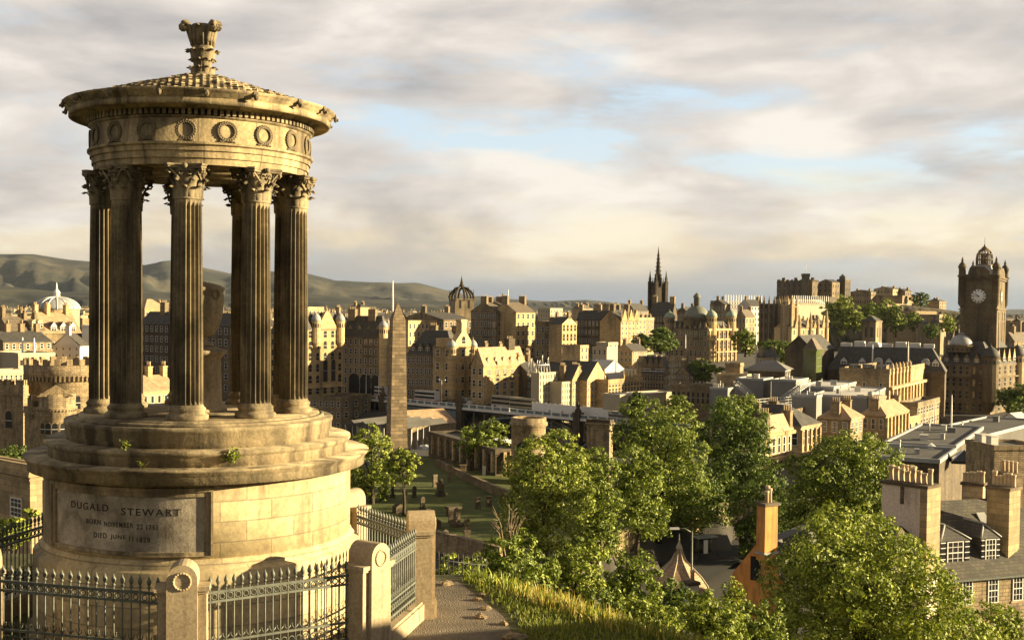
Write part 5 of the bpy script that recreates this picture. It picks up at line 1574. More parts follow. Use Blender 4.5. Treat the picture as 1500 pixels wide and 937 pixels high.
# ------------------------------------------------------------------ clock tower hotel
HY = 440
B = building('great railway hotel with round windowed mansard and gabled dormers', (1374, 1452, 1492), (535, 625), HY-8, 50, 'sand_soot', 'mansard', 8.5, 'slate', (5, 8), (5, 5), name='railway_hotel', cat='hotel', wk='arch', wsz=(0.36, 0.5), dim=26, base_drop=22)
for i in range(5):
    dormer(B.roof, B.a*(0.08+0.19*i), B.h-0.3, 'r', B.b, 2.6, 3.0, 3, 'sand_warm', 'slate', 'gable', 3.4, 0.0)
for i in range(5):
    dormer(B.roof, B.b*(0.08+0.19*i), B.h-0.3, 'l', B.b, 2.2, 2.4, 3, 'sand_soot', 'slate', 'gable', 2.0, 0.2)
HB = B
mbx = MB()
mbx.box(-0.9, B.a+0.9, -0.9, B.b+0.9, B.h*0.78, B.h*0.80)
mbx.box(-0.7, B.a+0.7, -0.7, B.b+0.7, B.h*0.36, B.h*0.375)
mbx.build('balcony', M['sand_soot'], B.o)
turret(B.o, 0.4, 0.4, B.h*0.4, B.h+2.5, 3.0, 6.0, 'sand_soot', 'slate')
turret(B.o, B.a-0.4, 0.4, B.h*0.4, B.h+2.5, 2.6, 6.0, 'sand', 'slate')
dome(B.o, B.a*0.10, B.b*0.62, B.h+4.5, 4.2, 4.0, 1.0, 'sand_soot', 'lead', 2.0)
pc = at(1459, 560, HY)
kk = HY/1727
ztop = lambda py: zat(1440, py, HY)
Ct = building('square clock tower body', (1407, 1460, 1473), (437, 560), HY, 62, 'sand_soot', None, 0, 'slate', None, None, cornice=False, courses=False, name='clock_tower', cat='clock tower', base_drop=5)
Ct.o['label'] = 'tall square stone clock tower with corner turrets and an open crown top'
a, b, h = Ct.a, Ct.b, Ct.h
zB = Ct.o.location.z
L = lambda py: zat(1440, py, HY+6)-zB
md = MB()
for py, pr, th in ((452, 0.55, 0.5), (455, 0.3, 0.6), (470, 0.25, 0.4), (405, 0.75, 0.6), (408, 0.45, 0.6), (520, 0.25, 0.4)):
    md.box(-pr, a+pr, -pr, b+pr, L(py)-th, L(py), 0)
md.box(0.12, a-0.12, 0.12, b-0.12, h, L(402), 0)
for x in (0.0, 0.88, 0.25, 0.63):
    md.box(a*x-0.12, a*x+a*0.12, -0.22, 0.05, 0, L(456), 0)
    md.box(-0.22, 0.05, b*x-0.12, b*x+b*0.12, 0, L(456), 0)
md.build('string_courses', M['sand_soot'], Ct.o)
for x, y in ((0.4, 0.4), (a-0.4, 0.4), (0.4, b-0.4), (a-0.4, b-0.4)):
    tb = MB()
    tb.lathe([(0.3, L(452)), (1.35, L(445)), (1.35, L(406)), (1.7, L(405.5)), (1.7, L(403)), (1.3, L(402.5)), (1.3, L(393)), (1.6, L(392.5)), (1.5, L(390.5)), (1.3, L(388)), (0.7, L(385)), (0.35, L(383)), (0.5, L(381.5)), (0.3, L(379.5)), (0.05, L(376))], 12, 0, Matrix.Translation((x, y, 0)))
    tb.build('corner_turret', M['sand_soot'], Ct.o)
ped = MB()
for T in (Matrix.Identity(4), Matrix.Translation((0, 0, 0)) @ Matrix(((0, 1, 0, 0), (1, 0, 0, 0), (0, 0, 1, 0), (0, 0, 0, 1)))):
    w0 = a if T == Matrix.Identity(4) else b
    ped.slab([(w0*0.2, L(405)), (w0*0.8, L(405)), (w0*0.8, L(398)), (w0*0.66, L(391)), (w0*0.34, L(391)), (w0*0.2, L(398))], -0.2, 1.2, 0, T)
ped.build('pediments', M['sand_soot'], Ct.o)
T = Matrix.Translation((a/2, b/2, 0))
MB().lathe([(6.0, L(404)), (5.6, L(401)), (4.4, L(394)), (3.6, L(388.5)), (3.9, L(388.3)), (3.9, L(387)), (3.2, L(386.6)), (0.5, L(386.4))], 8, 0, T, smooth=False).build('lantern_skirt', M['lead'], Ct.o)
lan = MB()
for py in (386, 378, 370):
    lan.torus(2.95 if py > 370 else 2.7, 0.22, 20, 5, 0, T @ Matrix.Translation((0, 0, L(py))))
for k in range(12):
    a_ = math.pi/6*k
    lan.tube([(2.95*math.cos(a_), 2.95*math.sin(a_), L(386.5)), (2.95*math.cos(a_), 2.95*math.sin(a_), L(377)), (2.7*math.cos(a_), 2.7*math.sin(a_), L(370)), (2.0*math.cos(a_), 2.0*math.sin(a_), L(365)), (0.9*math.cos(a_), 0.9*math.sin(a_), L(361.5)), (0.3*math.cos(a_), 0.3*math.sin(a_), L(360))], 0.24, 5, 0, True, T)
lan.lathe([(1.4, L(386)), (1.3, L(372)), (0.2, L(370))], 8, 0, T)
lan.lathe([(0.9, L(361.5)), (1.1, L(360)), (0.5, L(358.5)), (0.35, L(357)), (0.05, L(354))], 8, 0, T)
lan.tube([(0, 0, L(357)), (0, 0, L(345))], 0.08, 5, 0, True, T)
lan.build('crown_lantern', M['sand_dark'], Ct.o)
def clock(Tm, L0, rr):
    face = MB()
    face.lathe([(rr*1.18, -0.02), (rr*1.18, 0.12), (rr*1.04, 0.16), (rr*1.0, 0.08)], 32, 1, Tm)
    face.lathe([(rr*1.02, 0.0), (rr*1.02, 0.09), (0.0, 0.09)], 32, 0, Tm)
    cf = face.build('clock_face', [M['paint'], M['sand_soot']], Ct.o)
    mk = MB()
    for k in range(12):
        T2 = Tm @ Matrix.Rotation(math.pi*2*k/12, 4, 'Z')
        mk.box(rr*0.66, rr*0.93, -rr*0.05, rr*0.05, 0.10, 0.14, 0, T2)
        mk.box(rr*0.955, rr*1.0, -rr*0.13, rr*0.13, 0.10, 0.13, 0, T2)
    mk.lathe([(rr*0.12, 0.1), (rr*0.12, 0.18), (0, 0.18)], 10, 0, Tm)
    mk.build('numerals', M['iron_black'], cf)
    for ang, ln, w_ in ((R(90+52.5), 0.55, 0.09), (R(90+90), 0.8, 0.06)):       # about a quarter to ten
        T2 = Tm @ Matrix.Rotation(ang, 4, 'Z')
        MB().box(-rr*0.12, rr*ln, -rr*w_*0.5, rr*w_*0.5, 0.20, 0.25, 0, T2).build('clock_hand', M['iron_black'], cf)
rr = 10.2*kk
zc = L(434)
clock(Matrix.Translation((-0.03, b*0.5, zc)) @ Matrix(((0, 0, -1, 0), (-1, 0, 0, 0), (0, 1, 0, 0), (0, 0, 0, 1))), 0, rr)
clock(Matrix.Translation((a*0.5, -0.03, zc)) @ Matrix(((1, 0, 0, 0), (0, 0, -1, 0), (0, 1, 0, 0), (0, 0, 0, 1))), 0, min(rr, a*0.42))
# street trees and buildings right of the tower
building('stone blocks far down the street right of the clock tower', (1468, 1486, 1520), (500, 560), 640, 40, 'sand_dark', 'gx', 5, 'slate_brown', (4, 3), (4, 4), chim=((0.2, 0.5, 2, 2, 3), (0.8, 0.5, 2, 2, 3)))
building('small white pointed kiosk roof at the right edge of the hotel', (1486, 1489, 1506), (612, 640), 330, 40, 'white', 'gx', 1.3, 'white', None, None, dim=4, name='kiosk', cat='kiosk', cornice=False)

# ------------------------------------------------------------------ columned post office block and neighbours
B = building('long columned office block with sunlit pilasters and a shaded back wall', (1230, 1303, 1377), (546, 612), 360, 60, 'sand', 'flat', 1.2, 'felt', (2, 3), None, name='columned_building', base_drop=20, wsz=(0.16, 0.3))
mbx = MB()
hh = B.h
for i in range(16):
    x = B.a*(i+0.5)/16
    if 6 <= i <= 10:
        mbx.box(x-0.5, x+0.5, -0.55, 0.03, 0, hh*0.66)
    else:
        mbx.box(x-0.55, x+0.55, -0.8, 0.03, 0, hh*0.62)
        mbx.box(x-0.55, x+0.55, -0.7, 0.03, hh*0.7, hh+0.4)
        mbx.lathe([(0.55, hh+0.4), (0.7, hh+0.8), (0.35, hh+1.4), (0.5, hh+2.0), (0.05, hh+3.0)], 8, 0, Matrix.Translation((x, -0.3, 0)))
mbx.box(-0.9, B.a+0.9, -1.2, 0.03, hh*0.63, hh*0.69)
mbx.build('pilasters', M['sand_warm'], B.o)
for i in range(15):
    x = B.a*(i+1.0)/16
    inst(window_mesh(1.3, hh*0.36, 'sash', 'felt', 'sand_warm'), 'window', B.o, (x, -0.01, hh*0.12))
    if not 6 <= i <= 9: inst(window_mesh(1.0, hh*0.16, 'sash', 'felt', 'sand_warm'), 'window', B.o, (x, -0.012, hh*0.74))
for i in range(3):
    dormer(B.roof, B.b*(0.2+0.28*i), B.h+0.5, 'l', B.b, 3, 1.6, 4, 'sand_dark', 'felt', 'flat', 1, 2.5)
B = building('long low black mansard range with little white dormers in front of the clock tower', (1212, 1384, 1384), (545, 560), 405, 68, 'sand_black', 'mansard', 8.0, 'slate', None, None, dim=16, name='mansard_range')
for i, f in enumerate((0.08, 0.30, 0.47, 0.70, 0.86)):
    dormer(B.roof, B.b*f, B.h+0.6, 'l', B.b, 2.2, 2.6, 3, 'white', 'slate', 'gable', 1.2, 0.8)
for f in (0.16, 0.56):
    MB().lathe([(1.5, 0), (1.5, 0.4), (1.1, 0.5), (1.1, 0.3), (0, 0.3)], 16, 0, Matrix.Rotation(-math.pi/2, 4, 'Y')).build('round_window', M['pale_roof'], B.roof, (1.4, B.b*f, B.h+3.0))
for i in range(7):
    MB().box(0, 5, 0, 3.5, 0, 1.3+0.3*(i % 3)).build('roof_plant', M['pale_roof'], B.roof, (B.a*0.45, B.b*(0.1+0.12*i), B.h+8.0))
B = building('italian style bell tower with arched openings above a white base', (1263, 1283, 1292), (470, 520), 560, 58, 'sand_dark', 'hip', 2.5, 'slate', None, None, name='bell_tower', cat='tower', cornice=True)
for s in (0.3, 0.7):
    inst(window_mesh(1.3, 4.2, 'arch', 'felt', 'sand_dark'), 'arched_opening', B.o, (-0.01, B.b*s, B.h*0.52), -math.pi/2)
    inst(window_mesh(1.0, 4.2, 'arch', 'felt', 'sand_dark'), 'arched_opening', B.o, (B.a*s, -0.01, B.h*0.52))
MB().box(-0.15, B.a+0.15, -0.15, B.b+0.15, -8, B.h*0.34).build('white_base', M['white'], B.o)
B = building('green glazed stair tower with a brown pyramid roof', (1177, 1196, 1204), (512, 575), 385, 62, 'greenglass', 'hip', 3.8, 'slate_brown', None, None, name='glazed_tower', cat='tower', courses=False)
g = MB()
for i in range(5):
    g.box(-0.12, -0.01, B.b*i/4-0.08 if i else 0, B.b*i/4+0.08, 0, B.h-0.8)
    g.box(-0.10, -0.01, 0, B.b, B.h*i/5, B.h*i/5+0.15)
    g.box(0, B.a, -0.10, -0.01, B.h*i/5, B.h*i/5+0.15)
g.build('glazing_bars', M['iron'], B.o)
building('dark gabled hall behind the green stair tower', (1150, 1190, 1222), (512, 560), 410, 55, 'sand_black', 'gx', 5, 'slate', None, None, name='station_hall')
def shed(label, xs, ys, Y, yaw=62, m_='grey_clad', top='pale_roof', name='roof_box', cat='rooftop block', p=0.35, **kw):
    B_ = building(label, xs, ys, Y, yaw, m_, 'flat', p, top, None, None, cat, name, cornice=False, courses=False, base_drop=18, gable_m='lead' if m_ in ('felt', 'sand_black', 'grey_clad') else None, **kw)
    rn = random.Random(int(xs[0]))
    for q in range(rn.randint(2, 5)):
        bx, by = rn.uniform(0.15, 0.8)*B_.a, rn.uniform(0.15, 0.8)*B_.b
        w_, d_, h_ = rn.uniform(0.5, 1.8), rn.uniform(0.5, 1.6), rn.uniform(0.4, 1.3)
        if rn.random() < 0.5:
            MB().box(0, w_, 0, d_, 0, h_).box(-0.08, w_+0.08, -0.08, d_+0.08, h_, h_+0.1).build('roof_vent', M[rn.choice(('lead', 'pale_roof', 'grey_clad'))], B_.roof, (bx, by, B_.h+0.02), rn.uniform(0, 0.3))
        else:
            MB().tube([(0, 0, 0), (0, 0, h_*1.6)], 0.12, 6).lathe([(0.25, h_*1.6), (0.02, h_*1.6+0.25)], 8).build('roof_vent', M['steel'], B_.roof, (bx, by, B_.h+0.02))
    return B_
shed('grey metal clad box on the station roofs next to an outside stair', (1078, 1118, 1132), (556, 590), 330)
shed('wide grey metal clad box in the middle of the station roofs', (1130, 1166, 1184), (558, 595), 322)
shed('low grey box with a pale lit end and rooftop planters', (1167, 1221, 1254), (568, 592), 305)
shed('long flat grey block with a bright cream end wall', (1190, 1270, 1297), (582, 606), 285, 66, 'grey_clad')
shed('cream end wall block closing the long flat grey block', (1277, 1279, 1298), (582, 606), 284, 30, 'cream', dim=5)
shed('small dark grey plant box in front of the long flat roof', (1160, 1196, 1204), (581, 600), 270)
B = shed('dark hip roofed station pavilion left of the green stair tower', (1096, 1150, 1158), (543, 560), 372, 64, 'sand_black', 'grey_clad')
MB().add([(-1, -1, B.h+0.3), (B.a+1, -1, B.h+0.3), (B.a+1, B.b+1, B.h+0.3), (-1, B.b+1, B.h+0.3), (B.a*0.4, B.b*0.3, B.h+3), (B.a*0.6, B.b*0.7, B.h+3)], [(0, 1, 4), (1, 2, 5, 4), (2, 3, 5), (3, 0, 4, 5)]).build('hipped_roof', M['grey_clad'], B.o)
building('square stone chimney block left of the station roofs', (1063, 1084, 1089), (534, 560), 352, 60, 'sand_dark', 'flat', 0.5, 'felt', None, None)
building('low stone wall block with small windows under the square chimney block', (1050, 1094, 1100), (550, 575), 345, 62, 'sand', 'flat', 0.4, 'felt', (1, 5), None, wsz=(0.15, 0.4), base_drop=20)
shed('curved roofed dark workshop at the near end of the station roofs', (1040, 1066, 1076), (570, 590), 320, 62, 'grey_clad', 'felt')
shed('flat white roofed deck beside the railings of the station', (1092, 1160, 1200), (603, 612), 262, 62, 'sand_dark', 'pale_roof')
building('long pale low canopy roof between the lit art block and the wood', (905, 908, 990), (579, 587), 345, 40, 'cream', 'flat', 0.3, 'pale_roof', None, None, 'canopy', 'canopy', dim=7, cornice=False, courses=False, base_drop=3)
building('dark low arcade at the station side below the dark workshop', (984, 1048, 1060), (566, 600), 345, 60, 'sand_dark', 'flat', 0.4, 'felt', (1, 9), None, base_drop=20, wk='arch')
# outside stairs
def outer_stair(label, pa, pb, Y):
    p, q = at(*pa, Y), at(*pb, Y-4)
    d = q-p
    L_ = math.hypot(d.x, d.y)
    o_ = empty('outside_stair', p, math.atan2(d.y, d.x), label, 'stair')
    n = 14
    mb_ = MB()
    for i in range(n):
        mb_.box(L_*i/n, L_*(i+1)/n, -0.8, 0.8, d.z*(i+0.5)/n-0.15, d.z*(i+0.5)/n)
    mb_.build('treads', M['steel'], o_)
    r_ = MB()
    for s in (-0.8, 0.8):
        for k in (0.1, 0.6, 1.1):
            r_.tube([(0, s, k), (L_, s, d.z+k)], 0.07, 5)
        for i in range(6):
            r_.tube([(L_*i/5, s, d.z*i/5), (L_*i/5, s, d.z*i/5+1.1)], 0.06, 5)
    r_.build('handrail', M['steel'], o_)
outer_stair('steel outside stair running down left of the first grey box', (1078, 563), (1098, 580), 326)
outer_stair('steel outside stair climbing between the two larger grey boxes', (1184, 562), (1146, 588), 300)
def railing(label, pa, pb, Ya, Yb, n, h_=1.2, m_='steel'):
    p, q = at(*pa, Ya), at(*pb, Yb)
    d = q-p
    o_ = empty('railing', p, 0, label, 'railing')
    mb_ = MB()
    for k in (0.35, 0.75, 1.15):
        mb_.tube([(0, 0, k*h_), (d.x, d.y, d.z+k*h_)], 0.05, 5)
    for i in range(n+1):
        v_ = i/n
        mb_.tube([(d.x*v_, d.y*v_, d.z*v_), (d.x*v_, d.y*v_, d.z*v_+1.15*h_)], 0.05, 5)
    mb_.build('rails', M[m_], o_)
railing('white railing round the flat deck among the station roofs', (1090, 598), (1160, 592), 262, 280, 12, 1.6)

# ------------------------------------------------------------------ classical street on the right
B = building('classical corner block with hipped slate roof and lit pilastered end', (1040, 1173, 1201), (624, 700), 228, 54, 'sand', 'hip', 3.6, 'slate', (2, 8), (2, 4), name='classical_building', base_drop=14)
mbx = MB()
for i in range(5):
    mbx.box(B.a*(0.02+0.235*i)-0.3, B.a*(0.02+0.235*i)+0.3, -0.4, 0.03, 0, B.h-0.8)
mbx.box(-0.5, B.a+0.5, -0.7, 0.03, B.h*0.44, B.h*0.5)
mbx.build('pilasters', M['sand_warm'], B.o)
B = building('classical pavilion with tan hipped end and lit upper windows', (1110, 1122, 1160), (634, 720), 210, 50, 'sand_warm', 'hip', 3.0, 'tile_tan', (2, 2), (2, 5), name='classical_building', base_drop=14)
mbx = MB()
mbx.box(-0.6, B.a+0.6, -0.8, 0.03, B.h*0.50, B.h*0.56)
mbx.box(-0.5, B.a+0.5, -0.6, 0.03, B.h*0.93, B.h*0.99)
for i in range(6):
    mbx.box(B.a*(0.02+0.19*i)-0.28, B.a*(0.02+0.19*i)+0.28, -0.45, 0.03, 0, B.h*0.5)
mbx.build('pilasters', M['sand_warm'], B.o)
B = building('shaded house wall with two sash windows between the classical blocks', (1200, 1246, 1264), (613, 670), 240, 56, 'sand', 'hip', 2.6, 'tile_tan', (2, 3), (2, 3), name='classical_building', base_drop=14, wk='grid')
B = building('lit terrace front with balustrade and long pilasters beyond the shaded house', (1262, 1297, 1330), (608, 665), 250, 56, 'sand', 'hip', 2.6, 'tile_tan', (2, 3), None, name='classical_building', base_drop=14)
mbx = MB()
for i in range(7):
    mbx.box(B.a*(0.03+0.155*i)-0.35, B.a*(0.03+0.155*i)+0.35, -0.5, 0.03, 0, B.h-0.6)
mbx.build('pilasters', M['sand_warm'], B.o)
for i in range(6):
    inst(window_mesh(1.0, B.h*0.3, 'sash', 'felt', 'sand_warm'), 'window', B.o, (B.a*(0.107+0.155*i), -0.01, B.h*0.5))
B = building('low lit wing with a balustrade and big arched openings at the end of the terrace', (1296, 1298, 1347), (622, 660), 262, 52, 'sand_warm', 'flat', 0.9, 'felt', None, (1, 5), wk='arch', dim=16, name='classical_building', base_drop=14, wsz=(0.4, 0.5))
building('flat roofed lit range between the terrace and the clock tower hotel', (1316, 1344, 1376), (594, 630), 300, 58, 'sand_dark', 'flat', 0.8, 'felt', None, (2, 8), base_drop=14)
# black flat roofs on the far right
shed('broad black flat roof with a raised edge in front of the hotel', (1345, 1440, 1530), (640, 655), 208, 52, 'felt', 'felt')
shed('small black roof house with pale coping left of the broad black roof', (1300, 1352, 1372), (648, 660), 205, 60, 'sand_black', 'felt')
shed('dark long parapet roof with a glass pyramid on it', (1296, 1400, 1440), (655, 668), 186, 62, 'sand_black', 'felt')
shed('low dark slated range behind the chimney gable', (1270, 1376, 1400), (676, 690), 165, 62, 'sand_black', 'felt')
B = shed('brown stone block with a flat top at the right edge', (1455, 1457, 1530), (656, 705), 150, 8, 'rubble', 'felt', dim=7)
def skylight(label, px, py, Y, r, h_, n=4, nm='glass_skylight'):
    p = at(px, py, Y)
    o_ = empty(nm, (p.x, p.y, p.z-0.05), R(30), label, 'skylight')
    mb_ = MB()
    mb_.lathe([(r, -0.4), (r, 0.0), (0.03, h_)], n, 0, smooth=False)
    mb_.build('panes', M['pale_roof'] if n > 4 else M['glass'], o_)
    b_ = MB()
    for k in range(n*2 if n > 4 else n):
        a_ = 2*math.pi*k/(n*2 if n > 4 else n)
        b_.tube([(r*math.cos(a_), r*math.sin(a_), 0.02), (0, 0, h_+0.03)], 0.09, 5)
    b_.build('glazing_bars', M['paint'], o_)
skylight('round ribbed glass cone skylight on the black flat roofs', 1364, 662, 182, 1.8, 1.4, 10)
skylight('tall square glass pyramid skylight on the black flat roofs', 1412, 673, 172, 2.6, 1.5, 4)
def pole(label, px, py0, py1, Y, rad_=0.12, nm='flagpole', m_='paint', cat='flagpole'):
    p, q = at(px, py1, Y), at(px, py0, Y)
    o_ = MB().tube([(0, 0, 0), (0, 0, (q.z-p.z)*0.6), (0, 0, q.z-p.z)], [rad_*1.3, rad_, rad_*0.6], 6).build(nm, M[m_], None, p)
    tag(o_, label, cat)
pole('white flagpole standing before the corner of the clock tower hotel', 1393, 578, 645, 215, 0.14)
pole('thin white pole left of the flagpole in front of the hotel', 1369, 584, 625, 230, 0.08)
pole('tall white pole in front of the bank building trees', 1107, 473, 535, 420, 0.25)
pole('thin pole in front of the dark flank of the bank', 1004, 490, 520, 500, 0.2)
pole('tall white mast rising just behind the obelisk tip', 575, 411, 470, 800, 0.7)
pole('slim mast with a bright top left of the two black gables', 744, 424, 462, 800, 0.5)
pole('first white mast on the cream office block', 33, 494, 525, 278, 0.22)
pole('second white mast on the cream office block, nearer the castle tower', 50, 495, 525, 278, 0.22)
pole('white flagpole before the dark mansard range under the castle', 1278, 504, 532, 380, 0.2)
pole('taller white flagpole near the hotel end of the dark mansard range', 1330, 500, 530, 380, 0.2)
pole('thin dark spirelet on the skyline between the masts', 736, 430, 462, 850, 0.9, 'spirelet', 'sand_black', 'spire')

# ------------------------------------------------------------------ bridge over the station valley
BZ = -31.5
PL, PR = onz(470, 572.5, BZ), onz(1010, 621, BZ)
bd = Vector((PR.x-PL.x, PR.y-PL.y, 0))
BL = bd.length
bang = math.atan2(bd.y, bd.x)
br = empty('road_bridge', (PL.x, PL.y, BZ), bang, 'long iron arch bridge with pale panelled parapet over the station valley', 'bridge')
BW = 20
dk = MB()
dk.box(0, BL, 0.2, BW-0.2, -2.6, -1.25)
dk.build('deck', M['asphalt'], br)
pp = MB()
npan = 46
for yy0, s in ((0.0, -1), (BW, 1)):
    pp.box(0, BL, yy0-0.25, yy0+0.25, -0.2, 0.0, 0)
    pp.box(0, BL, yy0-0.25, yy0+0.25, -1.5, -1.2, 0)
    pp.box(0, BL, yy0-0.40, yy0+0.40, -2.0, -1.55, 0)
    for i in range(npan+1):
        x = BL*i/npan
        pp.box(x-0.22, x+0.22, yy0-0.3, yy0+0.3, -1.3, 0.1, 0)
        if i < npan:
            pp.box(x+0.5, x+BL/npan-0.5, yy0-0.10, yy0+0.10, -1.15, -0.3, 1)
pp.build('parapet', [M['bridge_pale'], M['bridge_blue']], br)
def blen(px):       # distance along the bridge at which photo column px falls
    lo, hi = 0, BL
    for _ in range(40):
        mid = (lo+hi)/2
        p = PL+bd*(mid/BL)
        if proj(Vector((p.x, p.y, BZ)))[0] < px: lo = mid
        else: hi = mid
    return lo
xp = [0.0, blen(560), blen(674), blen(846), BL]
for j in range(4):
    x0, x1 = xp[j]+1.2, xp[j+1]-1.2
    for yy in (0.3, 5, 10, 15, BW-0.6):
        sp = MB()
        n = 20
        pts_t = [(x0, -2.0), (x1, -2.0)]
        arc = []
        for i in range(n+1):
            v_ = i/n
            arc.append((lerp(x1, x0, v_), -3.2-7.5*(abs(2*v_-1))**2.2))
        if yy == 0.3 and j == 1:
            sp.slab(pts_t+arc, yy, yy+0.35, 0)
        else:
            for i in range(n):
                (xa, za), (xb, zb2) = arc[i], arc[i+1]
                sp.tube([(xa, yy+0.2, za), (xb, yy+0.2, zb2)], 0.45, 5, 0, False)
                if i % 2 == 0:
                    sp.box(xa-0.15, xa+0.15, yy+0.05, yy+0.35, za, -2.0, 0)
            sp.box(x0, x1, yy, yy+0.4, -2.6, -2.0, 0)
        sp.build('arch_girder', M['bridge_blue'], br)
for x in xp[1:4]:
    pr_ = MB()
    pr_.box(x-1.5, x+1.5, -1.0, BW+1.0, -36, -9, 0, None, 0.1, 0.1)
    pr_.box(x-1.3, x+1.3, -0.7, 1.2, -9, -0.4, 0)
    pr_.box(x-1.5, x+1.5, -0.9, 1.4, -0.4, 0.5, 0)
    pr_.lathe([(1.0, 0.5), (1.1, 1.0), (0.5, 2.0), (0.7, 2.4), (0.05, 4.0)], 8, 0, Matrix.Translation((x, 0.2, 0)))
    pr_.build('pier', M['sand_black'], br)
def onbridge(px, off, dz=0.0):
    s_ = blen(px)
    u_ = bd.normalized()
    v_ = Vector((-u_.y, u_.x, 0))
    p = PL+u_*s_+v_*off
    return Vector((p.x, p.y, BZ-1.25+dz))
# buses, people, lamps and hoarding on the bridge
def bus(label, px, off, m1='white', m2='red', L_=11.0, hh=4.2):
    p = onbridge(px, off)
    o_ = empty('double_decker_bus', p, bang, label, 'bus', 'buses on the bridge')
    b_ = MB()
    b_.box(-L_/2, L_/2, -1.25, 1.25, 0.35, hh, 0, None, 0.12, 0.1)
    b_.build('body', [M[m1]], o_)
    MB().box(-L_/2-0.015, L_/2+0.015, -1.265, 1.265, 0.5, 1.0).build('skirt', M[m2], o_)
    for z0, z1 in ((1.45, 2.2), (2.85, 3.6)):
        MB().box(-L_/2+0.3, L_/2-0.3, -1.275, 1.275, z0, z1).build('window_band', M['glass'], o_)
    MB().box(-L_/2-0.02, -L_/2+0.2, -1.1, 1.1, 1.3, 3.6).build('windscreen', M['glass'], o_)
    for x in (-L_*0.32, L_*0.30):
        for y in (-1.15, 1.15):
            MB().lathe([(0.48, -0.15), (0.5, -0.12), (0.5, 0.12), (0.48, 0.15), (0.2, 0.16)], 12, 0, Matrix.Rotation(R(90), 4, 'X')).build('wheel', M['rubber'], o_, (x, y, 0.5))
bus('white double decker bus crossing the bridge just left of the obelisk', 528, 7.5)
bus('white and red double decker bus just right of the obelisk', 607, 6.0)
bus('pale bus behind the bridge pinnacle in front of the yellow office', 712, 9.0, 'cream', 'white')
bus('pale bus with green skirt at the front of the line of buses', 744, 7.5, 'cream', 'greenglass')
def car(label, px, off, m1, dirn=0):
    p = onbridge(px, off)
    o_ = empty('car', p, bang+dirn, label, 'car', 'cars on the bridge')
    b_ = MB()
    b_.slab([(-2.1, 0.3), (2.1, 0.3), (2.15, 0.8), (1.2, 0.95), (0.6, 1.45), (-1.2, 1.45), (-1.9, 0.95), (-2.15, 0.85)], -0.85, 0.85, 0)
    b_.build('body', M[m1], o_)
    MB().slab([(0.95, 0.97), (0.55, 1.38), (-1.1, 1.38), (-1.6, 0.97)], -0.86, 0.86, 0).build('window', M['glass'], o_)
    for x in (-1.3, 1.3):
        for y in (-0.75, 0.75):
            MB().lathe([(0.3, -0.1), (0.32, 0), (0.3, 0.1), (0.1, 0.11)], 10, 0, Matrix.Rotation(R(90), 4, 'X')).build('wheel', M['rubber'], o_, (x, y, 0.32))
car('dark car on the bridge near the hotel tower', 640, 5.0, 'felt')
car('silver car on the bridge behind the pinnacle', 656, 9.5, 'steel')
car('white car on the bridge close to the golden hotel', 560, 4.5, 'white')
hd0, hd1 = onbridge(768, 3.6), onbridge(880, 3.6)
hv = hd1-hd0
hd = MB()
nh = 16
for i in range(nh):
    hd.box(hv.length*i/nh+0.03, hv.length*(i+1)/nh-0.03, -0.06, 0.06, 0, 3.4)
    hd.box(hv.length*i/nh-0.06, hv.length*i/nh+0.06, 0.06, 0.2, 0, 3.5)
hd = hd.build('hoarding', M['paint'], None, hd0, bang)
tag(hd, 'long white site hoarding along the bridge pavement', 'hoarding')
def person(label, p, rz, m_='cloth', h_=1.72, leg=0.35):
    o_ = bpy.data.objects.new('person', person_mesh(leg))
    place(o_, None, p, rz)
    o_.scale = (h_/1.72,)*3
    tag(o_, label, 'person', 'people walking on the bridge')
    j = MB()
    j.lathe([(0.18, 0.80), (0.21, 0.9), (0.20, 1.1), (0.225, 1.36), (0.15, 1.44), (0.09, 1.47)], 10, 0)
    for s in (-1, 1):
        j.tube([(s*0.2, 0, 1.38), (s*0.26, -0.02*s, 1.12), (s*0.24, -0.1*s, 0.86)], [0.075, 0.065, 0.05], 6)
    j.build('coat', M[m_], o_)
PM = {}
def person_mesh(leg):
    if leg in PM: return PM[leg]
    b_ = MB()
    for s in (-1, 1):
        b_.tube([(s*0.10, 0, 0.88), (s*0.10, s*leg*0.45, 0.48), (s*0.09, s*leg, 0.06), (s*0.09, s*leg-0.16, 0.03)], [0.095, 0.07, 0.05, 0.045], 7, 0)
        b_.add(*ball(0.05, 4, 6, Vector((s*0.24, -0.1*s, 0.80))), m=1, smooth=True)
    b_.lathe([(0.10, 0.82), (0.17, 0.86), (0.17, 1.0), (0.19, 1.36), (0.07, 1.46), (0.06, 1.52), (0.07, 1.53)], 10, 0)
    b_.add(*ball(0.11, 8, 10, Vector((0, -0.01, 1.62)), (0.85, 0.95, 1.15)), m=1, smooth=True)
    b_.add(*ball(0.115, 6, 10, Vector((0, 0.02, 1.655)), (0.88, 0.95, 0.95)), m=2, smooth=True)
    b_.cbox((0, -0.118, 1.61), (0.025, 0.03, 0.04), 1)
    PM[leg] = b_.mesh('person', [M['cloth'], M['skin'], M['bark']])
    return PM[leg]
for px, off, m_, lab in ((800, 1.6, 'cloth', 'person in dark coat walking before the hoarding, nearest the buses'), (818, 1.8, 'cloth_red', 'person in a red coat walking before the hoarding'),
                     (839, 1.5, 'cloth', 'first of three people in dark coats by the hoarding end'), (842.5, 1.9, 'felt', 'middle one of three people by the hoarding end'), (847, 1.6, 'cloth', 'last of three people in dark coats by the hoarding end'),
                     (868, 1.7, 'paint', 'person in a white top walking past the hoarding end'), (582, 1.5, 'cloth', 'person in dark coat on the bridge beside the obelisk')):
    person(lab, onbridge(px, off), random.uniform(0, 6.28), m_)
